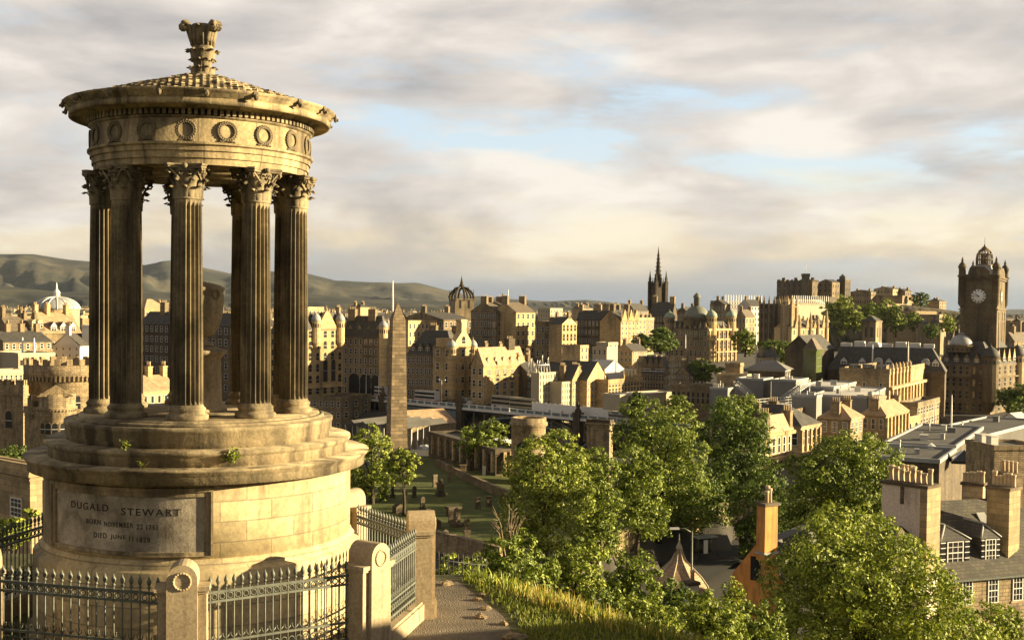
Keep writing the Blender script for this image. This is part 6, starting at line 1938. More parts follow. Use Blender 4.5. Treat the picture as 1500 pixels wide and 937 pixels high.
def street_lamp(label, p, h_, rz=0.0, double=True, m_='paint'):
    o_ = empty('street_lamp', p, rz, label, 'street lamp', 'street lamps')
    MB().tube([(0, 0, 0), (0, 0, h_*0.3), (0, 0, h_)], [0.14, 0.1, 0.07], 7).build('post', M[m_], o_)
    arms = (-1, 1) if double else (-1,)
    for s in arms:
        MB().tube([(0, 0, h_-0.1), (s*0.6, 0, h_+0.25), (s*1.3, 0, h_+0.3)], 0.05, 5).build('arm', M[m_], o_)
        MB().box(-0.42, 0.42, -0.14, 0.14, -0.1, 0.06, 0, None, 0.05, 0.04).build('lamp_head', M['steel'], o_, (s*1.5, 0, h_+0.3))
for px, off, lab in ((530, 2.0, 'white lamp post by the bus left of the obelisk'), (551, 1.2, 'tall white lamp post just left of the obelisk'), (643, 1.2, 'white lamp post in front of the dark hotel flank')):
    street_lamp(lab, onbridge(px, off), 8.5, bang)
# station: sheds and platforms under the bridge
def ridge_roof(label, px, py, Y, L_, W_, n, yaw, h_, m_, zdrop=8):
    p = at(px, py, Y)
    o_ = empty('station_roof', p, R(yaw), label, 'station roof')
    mb_ = MB()
    for i in range(n):
        x0 = W_*i
        mb_.add([(x0, 0, 0), (x0+W_/2, 0, h_), (x0+W_, 0, 0), (x0, L_, 0), (x0+W_/2, L_, h_), (x0+W_, L_, 0)], [(0, 1, 4, 3), (1, 2, 5, 4), (0, 2, 1), (3, 4, 5)], 0)
        for k in range(int(L_/3)):
            mb_.box(x0, x0+0.2, k*3, k*3+0.15, -zdrop, 0, 1)
        mb_.box(x0-0.2, x0+0.2, 0, L_, -0.4, 0.05, 1)
    mb_.build('glazed_ridges', [M[m_], M['steel']], o_)
ridge_roof('row of pale glazed ridge roofs of the station beside the obelisk foot', 604, 662, 250, 26, 4.0, 3, -35, 1.6, 'lead')
ridge_roof('ridge and furrow station roof behind the obelisk under the bridge', 506, 622, 330, 22, 4, 5, -30, 1.4, 'felt')
B = building('curved tan lit station shed seen through the bridge arch', (596, 602, 668), (622, 640), 372, 40, 'rubble', 'gx', 4, 'tile_tan', None, None, dim=14, name='station_shed', cat='shed', cornice=False)
# ------------------------------------------------------------------ trees
def leaves_np(rng, centres, normals, size, up=0.15):
    """one folded-looking quad per leaf clump"""
    n = len(centres)
    nrm = normals+rng.normal(0, 0.34, (n, 3))+np.array([0, 0, up])
    nrm /= np.linalg.norm(nrm, axis=1)[:, None]+1e-9
    rv = rng.normal(0, 1, (n, 3))
    a = np.cross(nrm, rv)
    a /= np.linalg.norm(a, axis=1)[:, None]+1e-9
    b = np.cross(nrm, a)
    s = size*rng.uniform(0.55, 1.35, n)[:, None]
    v = np.stack([centres-a*s, centres-b*s*0.55+nrm*s*0.12, centres+a*s, centres+b*s*0.55+nrm*s*0.12], 1).reshape(-1, 3)
    f = np.arange(n*4).reshape(n, 4)
    return v, f
def crown_np(rng, lobes, size, count, dense=0.55):
    """lobes: (centre, radii); leaves gather in clusters on twigs near the lobe surfaces"""
    vol = np.array([r[0]*r[1]+r[1]*r[2]+r[0]*r[2] for _, r in lobes])
    vol = vol/vol.sum()
    cs, ns = [], []
    for (c, r), w_ in zip(lobes, vol):
        n = int(count*w_)
        if n < 4: continue
        ncl = max(12, n//26)
        d = rng.normal(0, 1, (ncl, 3))
        d /= np.linalg.norm(d, axis=1)[:, None]
        rad_ = np.clip(rng.normal(0.84, 0.14, ncl), 0.25, 1.08)[:, None]
        cc = d*rad_
        k = rng.randint(0, ncl, n)
        e = rng.normal(0, 1, (n, 3))
        e /= np.linalg.norm(e, axis=1)[:, None]
        cr2 = rng.uniform(0.16, 0.34, ncl)[k][:, None]
        p = cc[k]+e*cr2*rng.uniform(0.55, 1.08, (n, 1))*np.array([1, 1, 0.72])
        cs.append(np.array(c)+p*np.array(r))
        ns.append(e*0.85+d[k]*0.45)
    return leaves_np(rng, np.concatenate(cs), np.concatenate(ns), size)
def tree(label, cx_, x_half, py_top, py_bot, Y, zg=None, m_='leaf', seed=1, nl=16, leafpx=4.6, cover=7.0, cat='tree', name='broadleaf_tree', group=None, limbs=7, droop=0.0, lobes_px=None, trunk=True, deep=1.0):
    """crown given by its photo extents: centre column, half width, top and bottom rows, metres away"""
    rng = np.random.RandomState(seed)
    rnd = random.Random(seed)
    k = Y/F
    leafpx *= 0.80
    top, bot = at(cx_, py_top, Y), at(cx_, py_bot, Y)
    R_, Hc = x_half*k, (top.z-bot.z)
    base = Vector(((top.x+bot.x)/2, Y, zg if zg is not None else max(terrain((top.x+bot.x)/2, Y), bot.z-14)))
    o_ = empty(name, base, 0, label, cat, group)
    zc = bot.z+Hc*0.5-base.z
    lobes = []
    if lobes_px:
        for (lx, ly, lr) in lobes_px:
            p = at(lx, ly, Y)-base
            lobes.append(((p.x, rnd.uniform(-0.5, 0.5)*R_*deep, p.z), (lr*k, lr*k*1.05, lr*k*0.86)))
    else:
        for i in range(nl):
            u_ = rnd.uniform(-0.95, 1.0)
            a_ = i*2.399+rnd.uniform(-0.4, 0.4)
            q = math.sqrt(max(0.0, 1-u_*u_))*rnd.uniform(0.45, 0.78)
            rr = rnd.uniform(0.34, 0.5)
            lobes.append(((R_*q*math.cos(a_), R_*q*math.sin(a_)*deep, zc+Hc*0.5*u_*0.70), (R_*rr*1.1, R_*rr*1.1, max(Hc, R_)*0.5*rr*1.15)))
        lobes.append(((0, 0, zc), (R_*0.5, R_*0.5, Hc*0.36)))
    size = leafpx*k*0.55
    area = math.pi*x_half*(py_bot-py_top)/2
    count = int(area/(leafpx*leafpx*0.55)*cover*1.5)
    v, f = crown_np(rng, lobes, size, count)
    if droop:
        hb_ = np.clip((zc-v[:, 2])/(Hc*0.5+1e-6), 0, 1)
        v[:, 2] -= droop*hb_*Hc*0.1
    cr_o = bpy.data.objects.new('crown', npmesh('crown', v, f, M[m_]))
    place(cr_o, o_)
    if trunk:
        tb = MB()
        r0 = max(0.12, R_*0.07)
        zt_ = zc-Hc*0.1
        tb.tube([(0, 0, -0.6), (r0*0.3, 0, zt_*0.3), (-r0*0.3, 0.1, zt_*0.7), (0, 0, zt_+Hc*0.25)], [r0*1.5, r0, r0*0.8, r0*0.35], 9)
        for i in range(limbs):
            c, r = lobes[i % len(lobes)]
            s = zt_*rnd.uniform(0.45, 0.95)
            m_p = Vector((c[0]*0.45, c[1]*0.45, lerp(s, c[2], 0.6)))
            tb.tube([(0, 0, s), m_p, (c[0]*0.9, c[1]*0.9, c[2])], [r0*0.5, r0*0.33, r0*0.08], 6)
        tb.build('trunk', M['bark'], o_)
    return o_
tree('great round maple filling the lower corner in front of the dormered house', 1270, 165, 752, 1010, 56, None, 'leaf_light', 11, 26, 7.0, 9.0, name='maple_tree', limbs=12,
     lobes_px=[(1210, 815, 62), (1170, 860, 58), (1260, 800, 55), (1300, 835, 62), (1340, 835, 52), (1250, 870, 75), (1330, 890, 70), (1370, 880, 52), (1195, 920, 75), (1280, 940, 80), (1360, 945, 70), (1405, 930, 48), (1150, 910, 42), (1225, 775, 34), (1145, 960, 55), (1235, 850, 50), (1315, 800, 36), (1385, 990, 70), (1240, 1000, 80)])
tree('broad maple with dark lower boughs behind the pink chimney wall', 1240, 96, 628, 800, 122, -30, 'leaf', 12, 24, 5.2, 8.0, name='maple_tree', limbs=10,
     lobes_px=[(1255, 655, 34), (1225, 672, 38), (1290, 680, 36), (1195, 690, 36), (1310, 695, 22), (1170, 680, 22), (1240, 710, 48), (1195, 730, 42), (1275, 725, 38), (1215, 765, 48), (1260, 770, 40), (1180, 765, 30), (1300, 745, 28)])
tree('dark weeping tree just behind the orange chimney', 1126, 62, 702, 816, 147, -31, 'leaf_dark', 13, 18, 5.0, 9.0, droop=1.0, name='weeping_tree')
tree('tall dark tree rising highest beside the classical houses', 1086, 48, 580, 745, 172, -30, 'leaf_dark', 14, 18, 4.6, 9.0, lobes_px=[(1062, 600, 24), (1050, 640, 34), (1100, 625, 32), (1085, 670, 44), (1050, 700, 40), (1110, 690, 30), (1070, 740, 42), (1112, 650, 22)])
tree('big tree with a broad sunlit top in the middle of the wood', 965, 62, 586, 770, 150, -29, 'leaf', 15, 20, 5.0, 8.5, lobes_px=[(950, 612, 30), (985, 622, 34), (925, 640, 32), (1005, 660, 28), (965, 660, 44), (935, 690, 36), (1000, 705, 42), (960, 735, 46), (1015, 750, 40), (925, 600, 18)])
tree('sunlit rounded tree in front of the big wood tree', 934, 42, 648, 775, 138, -29, 'leaf', 16, 18, 5.0, 8.5, lobes_px=[(925, 672, 26), (950, 682, 24), (912, 700, 26), (940, 715, 34), (915, 745, 36), (950, 760, 36)])
tree('broad bright lit tree standing over the graves', 800, 72, 632, 790, 126, -28, 'leaf_light', 17, 22, 5.4, 8.5, lobes_px=[(790, 660, 30), (820, 650, 26), (765, 690, 30), (800, 700, 40), (840, 680, 28), (780, 740, 44), (830, 735, 40), (760, 770, 32), (815, 780, 40), (845, 710, 24)])
tree('slim dark skirted tree between the bright tree and the rounded tree', 876, 36, 652, 795, 132, -29, 'leaf', 18, 18, 5.0, 8.5, lobes_px=[(868, 672, 22), (885, 690, 24), (865, 715, 26), (888, 735, 28), (870, 765, 32), (880, 795, 32)])
tree('small tree in front of the bridge pier and round tomb', 708, 36, 610, 680, 205, -28, 'leaf', 19, 14, 4.4, 7.0)
tree('light green tree rising past the rim of the temple ledge', 545, 44, 622, 725, 168, -28, 'leaf_light', 20, 16, 4.8, 6.5, lobes_px=[(540, 640, 20), (520, 660, 24), (555, 655, 22), (535, 690, 28), (560, 690, 22), (515, 715, 24), (550, 720, 20)])
tree('small light green tree standing at the foot of the obelisk', 592, 30, 652, 720, 160, -28, 'leaf_light', 21, 12, 4.8, 6.0, lobes_px=[(588, 668, 16), (605, 676, 14), (575, 682, 16), (595, 692, 18), (572, 702, 12)])
tree('tree growing beside the bridge under the pale railings', 1080, 42, 578, 625, 235, -34, 'leaf', 22, 12, 4.2, 7.5)
tree('dark drooping tree hanging over the buttressed street wall', 990, 84, 676, 778, 164, -30, 'leaf_dark', 31, 20, 4.8, 9.0, droop=1.0, name='weeping_tree')
tree('second dark drooping tree at the far end of the buttressed street wall', 1070, 50, 668, 752, 182, -30, 'leaf_dark', 32, 16, 4.8, 9.0, droop=1.0, name='weeping_tree')
# trees among the far buildings
far_tr = [(968, 22, 484, 512, 590, 'dark rounded tree on the slope under the bank building', 'leaf_dark'), (946, 16, 490, 512, 585, 'low dark tree left of the bank building slope', 'leaf_dark'),
          (1092, 16, 484, 516, 600, 'sunlit tree right beside the bright end of the bank', 'leaf'), (1030, 20, 528, 555, 430, 'green tree below the bank between roofs', 'leaf'), (1012, 12, 535, 556, 425, 'small bush like tree left of the green tree below the bank', 'leaf_dark'),
          (1132, 20, 498, 532, 520, 'dark tree in front of the twin gothic towers', 'leaf_dark'), (1164, 18, 505, 532, 500, 'tree under the sunlit college front', 'leaf'),
          (1232, 20, 437, 480, 1040, 'tall sunlit tree on the castle slope beside the grandstand', 'leaf_light'), (1252, 17, 452, 482, 1030, 'rounded sunlit tree right of the tallest castle slope tree', 'leaf_light'),
          (1273, 12, 442, 475, 1060, 'dark tree in the middle of the castle slope', 'leaf'), (1296, 14, 446, 480, 1000, 'sunlit tree behind the bell tower', 'leaf_light'), (1312, 11, 452, 488, 990, 'narrow tree right of the bell tower', 'leaf'),
          (1337, 10, 460, 480, 1000, 'small round tree below the retaining wall of the castle', 'leaf_light'), (1388, 9, 464, 484, 800, 'small tree left of the clock tower shaft', 'leaf_light'), (1348, 11, 431, 447, 1240, 'dark rounded tree on the skyline of the castle', 'leaf_dark'),
          (1364, 9, 474, 492, 900, 'low tree under the castle buttress', 'leaf_dark'), (1492, 26, 565, 605, 420, 'dark trees edge right of the hotel', 'leaf_dark'), (935, 12, 576, 600, 240, 'bush like tree top behind the wood under the lit art block', 'leaf_dark'), (990, 16, 580, 602, 250, 'low tree top left of the tall dark tree', 'leaf')]
for i, (px, hw2, y0, y1, Y, lab, m_) in enumerate(far_tr):
    hw2, y0, y1 = hw2*1.3, y0-2, y1+3
    tree(lab, px, hw2, y0, y1, Y, at(px, y1+2, Y).z, m_, 40+i, 14, 3.2, 11.0, limbs=4)
# bushes on the hillside
def bush(label, px, hw2, y0, y1, Y, m_, seed, leafpx=6.0, cover=8.0, name='bush', lobes=None):
    z = at(px, y1, Y).z-0.4
    g_ = terrain(at(px, y1, Y).x, Y)
    return tree(label, px, hw2, y0, y1+34, Y, min(g_, z), m_, seed, 15, leafpx, cover*1.1, 'bush', name, None, 6, lobes_px=lobes)
bush('dark glossy bush standing behind the iron railing', 755, 56, 778, 865, 29, 'leaf', 71, 7, 8, lobes=[(735, 805, 28), (770, 800, 24), (755, 830, 36), (795, 840, 26), (720, 840, 24), (775, 860, 30), (740, 865, 28)])
bush('bright leafy bush right of the dark glossy bush', 845, 55, 800, 880, 32, 'leaf_light', 72, 7, 8)
bush('shaded ivy clad bush in front of the ogee roof', 925, 50, 808, 890, 36, 'leaf', 73, 6.5, 8)
bush('low yellowish bush at the end of the grass slope', 945, 45, 866, 915, 27, 'leaf_light', 74, 7, 7)
bush('spreading scrub below the white chimney', 1040, 62, 868, 935, 33, 'leaf_light', 75, 6.5, 7)
bush('loose scrub reaching up to the orange gable', 1105, 50, 872, 935, 38, 'leaf', 76, 6.5, 7)
bush('thin leafy bush top before the orange gable window', 1075, 24, 850, 878, 45, 'leaf_light', 79, 6, 5)
bush('sunny bush under the dormered house in the corner of the picture', 1455, 62, 888, 960, 62, 'leaf_light', 77, 6.5, 8)
bush('bright leafy bush behind the shaded fence corner', 12, 42, 752, 800, 46, 'leaf_light', 78, 6.5, 7, lobes=[(0, 775, 16), (30, 770, 18), (15, 790, 20), (42, 750, 12), (-20, 785, 20)])
bush('scrubby bush at the foot of the castellated house', 20, 40, 648, 676, 170, 'leaf_dark', 80, 4.5, 7)
bush('tall weeds behind the iron railing by the path', 665, 34, 812, 868, 24.5, 'leaf_light', 81, 7, 6)
bush('bush on the slope between graves and dark glossy bush', 700, 26, 800, 850, 34, 'leaf', 82, 6.5, 7)
bush('low leafy shrub between the sunlit grass and the scrub', 885, 36, 862, 905, 25.5, 'leaf', 83, 7, 7)
bush('tangled shrub under the ogee roof', 985, 40, 850, 905, 40, 'leaf_dark', 84, 6, 7)
# bare dead shrub
p = at(745, 800, 30)
o = MB()
rnd = random.Random(4)
for i in range(14):
    a = rnd.uniform(0, 6.28)
    q = Vector((0.5*math.cos(a), 0.3*math.sin(a), rnd.uniform(0.5, 1.05)))
    o.tube([(0, 0, -0.8), q*0.5+Vector((0, 0, 0.05)), q], [0.02, 0.013, 0.005], 4)
    for k in range(3):
        s = q*rnd.uniform(0.5, 0.9)
        o.tube([s, s+Vector((rnd.uniform(-.2, .2), rnd.uniform(-.2, .2), rnd.uniform(0.05, 0.25)))], [0.009, 0.004], 4)
o = o.build('dead_shrub', M['sand_dark'], None, p)
tag(o, 'bare dead branches sticking up behind the dark glossy bush', 'dead shrub')

# ------------------------------------------------------------------ grass on the brow of the hill
def blades(name, label, n, region, h_, m_, seed, w_=0.012, lean=0.35):
    rng = np.random.RandomState(seed)
    pts = []
    while len(pts) < n:
        x, y = rng.uniform(-1.6, 9.5), rng.uniform(11, 27)
        if region(x, y, rng): pts.append((x, y, terrain(x, y)))
    P = np.array(pts)
    n = len(P)
    H_ = h_*rng.uniform(0.45, 1.15, n)
    a = rng.uniform(0, 6.28, n)
    dx, dy = np.cos(a), np.sin(a)
    ln = np.abs(rng.normal(0, lean, n))
    b2 = rng.uniform(0, 6.28, n)
    lx, ly = np.cos(b2)*ln*H_, np.sin(b2)*ln*H_
    W_ = w_*rng.uniform(0.7, 1.4, n)
    Z0 = np.zeros(n)
    def row(f, wf):
        return (np.stack([P[:, 0]-dx*W_*wf+lx*f*f, P[:, 1]-dy*W_*wf+ly*f*f, P[:, 2]-0.03+H_*f*(1-0.25*ln*f)], 1),
                np.stack([P[:, 0]+dx*W_*wf+lx*f*f, P[:, 1]+dy*W_*wf+ly*f*f, P[:, 2]-0.03+H_*f*(1-0.25*ln*f)], 1))
    l0, r0 = row(0.0, 1.0)
    l1, r1 = row(0.55, 0.8)
    l2, r2 = row(1.0, 0.15)
    v = np.stack([l0, r0, l1, r1, l2, r2], 1).reshape(-1, 3)
    i = np.arange(n)[:, None]*6
    f = np.concatenate([i+np.array([[0, 1, 3, 2]]), i+np.array([[2, 3, 5, 4]])], 0)
    o_ = place(bpy.data.objects.new(name, npmesh(name, v, f, M[m_])))
    tag(o_, label, 'grass', kind='stuff')
def path_right(y): return float(np.interp(y, [8.5, 9, 12, 16, 19, 21.4], [-3, -3, 0.6, 0.35, -0.1, -0.95]))
def on_slope(x, y, rng):
    d = y-brow(x)
    return x > path_right(y)+0.1+rng.exponential(0.12) and d < 7 and y > 12
def tuft_region(x, y, rng):
    d = y-brow(x)
    return on_slope(x, y, rng) and -1.8 < d < 7 and (math.sin(x*2.3)+math.sin(y*1.7+x)+rng.normal(0, 0.7)) > 0.1
blades('grass', 'thick green grass covering the brow of the hill beside the path', 60000, on_slope, 0.13, 'grass_green', 3)
blades('tall_grass', 'tall straw coloured seeding grass along the sunlit edge of the hill', 9000, lambda x, y, r: tuft_region(x, y, r) and y-brow(x) > -1.0, 0.27, 'grass_straw', 4, 0.009, 0.28)
blades('weeds', 'ragged green weeds beyond the edge of the brow', 9000, lambda x, y, r: -0.8 < y-brow(x) < 7 and x > -1.6 and x > path_right(y)+0.1, 0.26, 'leaf_light', 5, 0.016, 0.5)
# stones along the path edge
rnd = random.Random(12)
for i, lab in enumerate(('largest flat stone edging the path nearest the camera', 'small pointed stone in the path edge', 'round stone in the middle of the path edge', 'low stone half sunk in the path edge',
                         'pale stone beside the grass at the path edge', 'last small stone where the path edge turns', 'flat pale stone by the tall railing end of the path')):
    px, py = ((752, 935), (738, 915), (712, 893), (704, 905), (700, 880), (706, 872), (655, 857))[i]
    p = onz(px, py, ZG)
    vs_, fs = ball(0.5, 5, 8)
    vs_ = [Vector(v)*(1+rnd.uniform(-0.22, 0.22)) for v in vs_]
    o = MB().add(vs_, fs).build('path_stone', M['rubble'], None, (p.x, p.y, terrain(p.x, p.y)+0.02), rnd.uniform(0, 3))
    s = (0.30, 0.15, 0.17, 0.2, 0.16, 0.14, 0.22)[i]
    o.scale = (s*1.3, s, s*0.55)
    tag(o, lab, 'stone', 'stones edging the path')

# iron railing along the brow beyond the temple fence
pA, pB = at(628, 858, 22.6), at(712, 868, 23.4)
pA.z, pB.z = terrain(pA.x, pA.y), terrain(pB.x, pB.y)
dv = pB-pA
L = math.hypot(dv.x, dv.y)
e = empty('iron_railing', pA, math.atan2(dv.y, dv.x), 'thin plain iron railing at the hill edge beyond the last pier', 'railing')
me = MB().tube([(0, 0, -0.5), (0, 0, 0.66), (0, 0, 0.75)], [0.011, 0.011, 0.003], 5).mesh('bar', M['iron_black'])
nb = 13
for i in range(nb):
    inst(me, 'bar', e, (L*i/(nb-1), 0, dv.z*i/(nb-1)))
MB().tube([(0, 0, 0.56), (L, 0, 0.56+dv.z)], 0.014, 5).build('rail', M['iron_black'], e)
MB().tube([(0, 0, 0.12), (L, 0, 0.12+dv.z)], 0.012, 5).build('rail', M['iron_black'], e)

# ------------------------------------------------------------------ old burial ground
GZ = -27.6
lawn = []
nl_ = 40
pl0 = [onz(520, 790, GZ), onz(905, 800, GZ), onz(830, 655, GZ), onz(560, 668, GZ)]
for j in range(nl_+1):
    for i in range(nl_+1):
        q = pl0[0].lerp(pl0[1], i/nl_).lerp(pl0[3].lerp(pl0[2], i/nl_), j/nl_)
        lawn.append((q.x, q.y, GZ+0.35*math.sin(q.x*0.12)*math.sin(q.y*0.09)))
w_ = nl_+1
lf = [(j*w_+i, j*w_+i+1, (j+1)*w_+i+1, (j+1)*w_+i) for j in range(nl_) for i in range(nl_)]
m, t = mat('mown_grass')
ob = t.n('ShaderNodeTexCoord').outputs['Object']
c = t.ramp(t.noise(ob, 0.35, 7, 0.65), [(0.3, (0.045, 0.058, 0.012)), (0.55, (0.085, 0.098, 0.02)), (0.75, (0.13, 0.13, 0.035))])
finish(t, c, 0.95, t.noise(ob, 5.0, 5), 0.7, 0.1)
lw = MB().add(lawn, lf, 0, None, True).build('lawn', m)
tag(lw, 'mown green lawn of the old burial ground among the graves', 'lawn', kind='structure')
def gz(x, y): return GZ+0.35*math.sin(x*0.12)*math.sin(y*0.09)
def gravestone(kind, label, px, py, wpx, hpx, rz=None, m_='sand_black'):
    p = onz(px, py, GZ)
    k = p.y/F
    w2, h2 = wpx*k/2, hpx*k
    mb_ = MB()
    if kind == 'round':
        mb_.slab([(-w2, -0.3), (w2, -0.3), (w2, h2-w2)]+[(w2*math.cos(math.pi*i/8), h2-w2+w2*math.sin(math.pi*i/8)) for i in range(1, 8)]+[(-w2, h2-w2)], -0.12, 0.12)
        mb_.box(-w2*1.25, w2*1.25, -0.25, 0.25, -0.3, h2*0.12)
    elif kind == 'point':
        mb_.slab([(-w2, -0.3), (w2, -0.3), (w2, h2*0.75), (0, h2), (-w2, h2*0.75)], -0.14, 0.14)
        mb_.box(-w2*1.25, w2*1.25, -0.28, 0.28, -0.3, h2*0.12)
    elif kind == 'square':
        mb_.box(-w2, w2, -0.15, 0.15, -0.3, h2)
        mb_.box(-w2*1.15, w2*1.15, -0.22, 0.22, h2, h2+0.15)
    elif kind == 'table':
        mb_.box(-w2, w2, -w2*0.6, w2*0.6, h2*0.75, h2)
        mb_.box(-w2*0.8, w2*0.8, -w2*0.45, w2*0.45, -0.3, h2*0.75)
    elif kind == 'pedestal':
        mb_.box(-w2, w2, -w2, w2, -0.3, h2*0.18)
        mb_.box(-w2*0.72, w2*0.72, -w2*0.72, w2*0.72, h2*0.18, h2*0.66)
        mb_.box(-w2*0.9, w2*0.9, -w2*0.9, w2*0.9, h2*0.66, h2*0.74)
        mb_.lathe([(w2*0.25, h2*0.74), (w2*0.55, h2*0.84), (w2*0.5, h2*0.95), (0.05, h2)], 10)
    elif kind == 'obelisk':
        mb_.box(-w2, w2, -w2, w2, -0.3, h2*0.2)
        mb_.box(-w2*0.6, w2*0.6, -w2*0.6, w2*0.6, h2*0.2, h2*0.92, 0, None, w2*0.2, w2*0.2)
        mb_.lathe([(w2*0.5, h2*0.92), (0.02, h2)], 4, 0, Matrix.Rotation(R(45), 4, 'Z'))
    elif kind == 'house':
        mb_.box(-w2, w2, -w2*0.8, w2*0.8, -0.3, h2*0.7)
        mb_.slab([(-w2*1.15, h2*0.7), (w2*1.15, h2*0.7), (0, h2)], -w2*0.9, w2*0.9)
    o_ = mb_.build('gravestone' if kind not in ('table', 'house') else 'tomb', M[m_], None, (p.x, p.y, gz(p.x, p.y)), R(random.uniform(10, 45)) if rz is None else R(rz))
    tag(o_, label, 'gravestone' if kind not in ('table', 'house') else 'tomb', 'graves in the old burial ground')
for g_ in (('round', 'narrow dark headstone at the shaded edge of the lawn by the small tree', 607, 728, 6, 17), ('round', 'dark headstone standing alone on the lawn left of the urn pedestal', 619, 742, 7, 18),
           ('pedestal', 'tall pedestal grave topped by an urn in the open lawn', 645, 726, 13, 26), ('square', 'pair tall dark slab just behind the urn pedestal grave', 637, 715, 7, 17), ('square', 'pale square gate pillar like stone at the top of the lawn', 659, 708, 6, 24, 0, 'sand_dark'),
           ('square', 'broad pale headstone next to the walled path', 678, 700, 9, 16, 0, 'sand'), ('table', 'wide table tomb in the middle of the lawn', 664, 752, 22, 14), ('obelisk', 'short obelisk grave before the table tomb', 669, 768, 15, 28),
           ('square', 'stout pedestal stone left of the short obelisk grave', 661, 762, 9, 16), ('round', 'small round headstone with a pale plaque right of the table tomb', 700, 743, 7, 17), ('square', 'square dark headstone right of the plaque headstone', 716, 741, 8, 14),
           ('round', 'dark pointed headstone low on the lawn by the bushes', 684, 776, 8, 20), ('house', 'gabled little tomb nearest the boundary wall', 641, 770, 10, 14), ('house', 'gabled stone tomb under the small tree left of the lawn', 583, 748, 13, 14),
           ('point', 'leaning grey headstone behind the boundary wall', 652, 785, 10, 12), ('square', 'low flat headstone beside the boundary wall bushes', 684, 786, 9, 9), ('pedestal', 'dark pedestal grave by the shaded wall', 593, 735, 8, 22),
           ('round', 'headstone against the far wall of tombs, left one', 690, 690, 7, 15), ('square', 'white faced headstone on the walled terrace', 709, 697, 5, 12, 0, 'white'), ('round', 'dark stone at the bend of the walled path', 754, 722, 7, 12),
           ('point', 'slim pointed headstone near the trunk of the bright tree', 735, 735, 6, 14), ('obelisk', 'thin grave obelisk in the shade of the left hand trees', 575, 728, 7, 24), ('square', 'small slab on the lawn between urn pedestal and table tomb', 628, 752, 6, 9),
           ('round', 'tiny round headstone at the lawn edge near the wall foot', 612, 760, 6, 10)):
    gravestone(*g_)
def wall_run(label, pts, z0, z1, m_='rubble', th=0.5, name='stone_wall', cap=0.12):
    """wall along plan points"""
    o_ = empty(name, (pts[0].x, pts[0].y, z0), 0, label, 'wall')
    w_, c_ = MB(), MB()
    for a_, b_ in zip(pts, pts[1:]):
        d = b_-a_
        L_ = math.hypot(d.x, d.y)
        T = Matrix.Translation((a_.x-pts[0].x, a_.y-pts[0].y, 0)) @ Matrix.Rotation(math.atan2(d.y, d.x), 4, 'Z')
        w_.box(0, L_, -th/2, th/2, -3, z1-z0, 0, T)
        c_.box(-0.05, L_+0.05, -th/2-cap*0.6, th/2+cap*0.6, z1-z0, z1-z0+cap, 0, T)
    w_.build('masonry', M[m_], o_)
    c_.build('coping', M[m_], o_)
    return o_
wall_run('mossy boundary wall of the burial ground below the fence', [onz(500, 742, GZ+1.6), onz(560, 758, GZ+1.6), onz(640, 782, GZ+1.6), onz(735, 806, GZ+1.6)], GZ, GZ+1.9, 'rubble', 0.6)
wall_run('low terrace wall beside the path across the burial ground', [onz(640, 684, GZ), onz(672, 700, GZ), onz(720, 722, GZ), onz(770, 742, GZ)], GZ, GZ+1.3, 'sand_dark', 0.5)
# row of roofed burial enclosures at the back of the lawn
B = building('row of pillared burial enclosures along the back of the graveyard', (628, 726, 772), (662, 692), 196, 25, 'sand_black', 'flat', 0.5, 'felt', None, None, name='burial_vaults', cat='mausoleum', courses=False, base_drop=4, dim=7)
for i in range(9):
    MB().box(-0.5, 0.1, B.b*(i+0.1)/9, B.b*(i+0.1)/9+0.55, 0, B.h).build('pillar', M['sand'], B.o)
for i in range(1, 5):
    MB().box(B.a*(i+0.1)/5, B.a*(i+0.1)/5+0.55, -0.5, 0.1, 0, B.h).build('pillar', M['sand'], B.o)
for i in range(8):
    MB().box(-0.15, -0.01, 0, B.b/9*0.5, 0, B.h*0.8).build('opening', M['glass'], B.o, (0, B.b*(i+0.28)/9, 0))
# round tomb
p = at(774, 650, 190)
rt_ = 26.5*190/F
zt2 = at(774, 611, 190).z
o = empty('round_mausoleum', (p.x, p.y, GZ), 0, 'squat round stone mausoleum with a plain cornice and dark doorway', 'mausoleum')
hh = zt2-GZ
MB().lathe([(rt_*1.0, -2), (rt_*0.97, hh*0.30), (rt_*1.0, hh*0.31), (rt_*1.0, hh*0.36), (rt_*0.95, hh*0.37), (rt_*0.95, hh*0.86), (rt_*1.06, hh*0.88), (rt_*1.06, hh*0.93), (rt_*0.98, hh*0.94), (rt_*0.98, hh), (rt_*0.8, hh), (rt_*0.8, hh*0.85), (0, hh*0.85)], 40, ruv=rt_).build('drum', M['rubble'], o)
for a in (-110, 10):
    MB().slab([(-1.0, 0), (1.0, 0)]+[(1.0*math.cos(math.pi*i/8), 1.6+1.0*math.sin(math.pi*i/8)) for i in range(9)], -0.15, 0.3).build('doorway', M['glass'], o, (rt_*0.98*math.cos(R(a)), rt_*0.98*math.sin(R(a)), hh*0.40), R(a+90))
# flat topped stone block among the trees
building('plain stone block with a dark flat cap standing before the bridge end', (860, 893, 898), (618, 660), 178, 64, 'rubble', 'flat', 0.3, 'felt', None, None, base_drop=8, cornice=True, courses=False, gable_m='sand_black')
bt = [onz(875, 848, -31), onz(955, 812, -31), onz(1076, 779, -31), onz(1120, 768, -31)]
wall_run('retaining wall under the wood beside the street, dark and buttressed', bt, -32, -26.6, 'sand_dark', 0.8)
o = empty('buttress_row', bt[0], 0, 'row of pale stone buttresses along the dark retaining wall', 'buttresses')
for i in range(18):
    s = i/18*3
    k = int(s)
    q = bt[k].lerp(bt[k+1], s-k)-bt[0]
    MB().box(-0.35, 0.35, -0.9, 0.3, -2, 4.2, 0, None, 0.05, 0.2).build('buttress', M['sand'], o, (q.x, q.y-0.4, 0), R(-30))
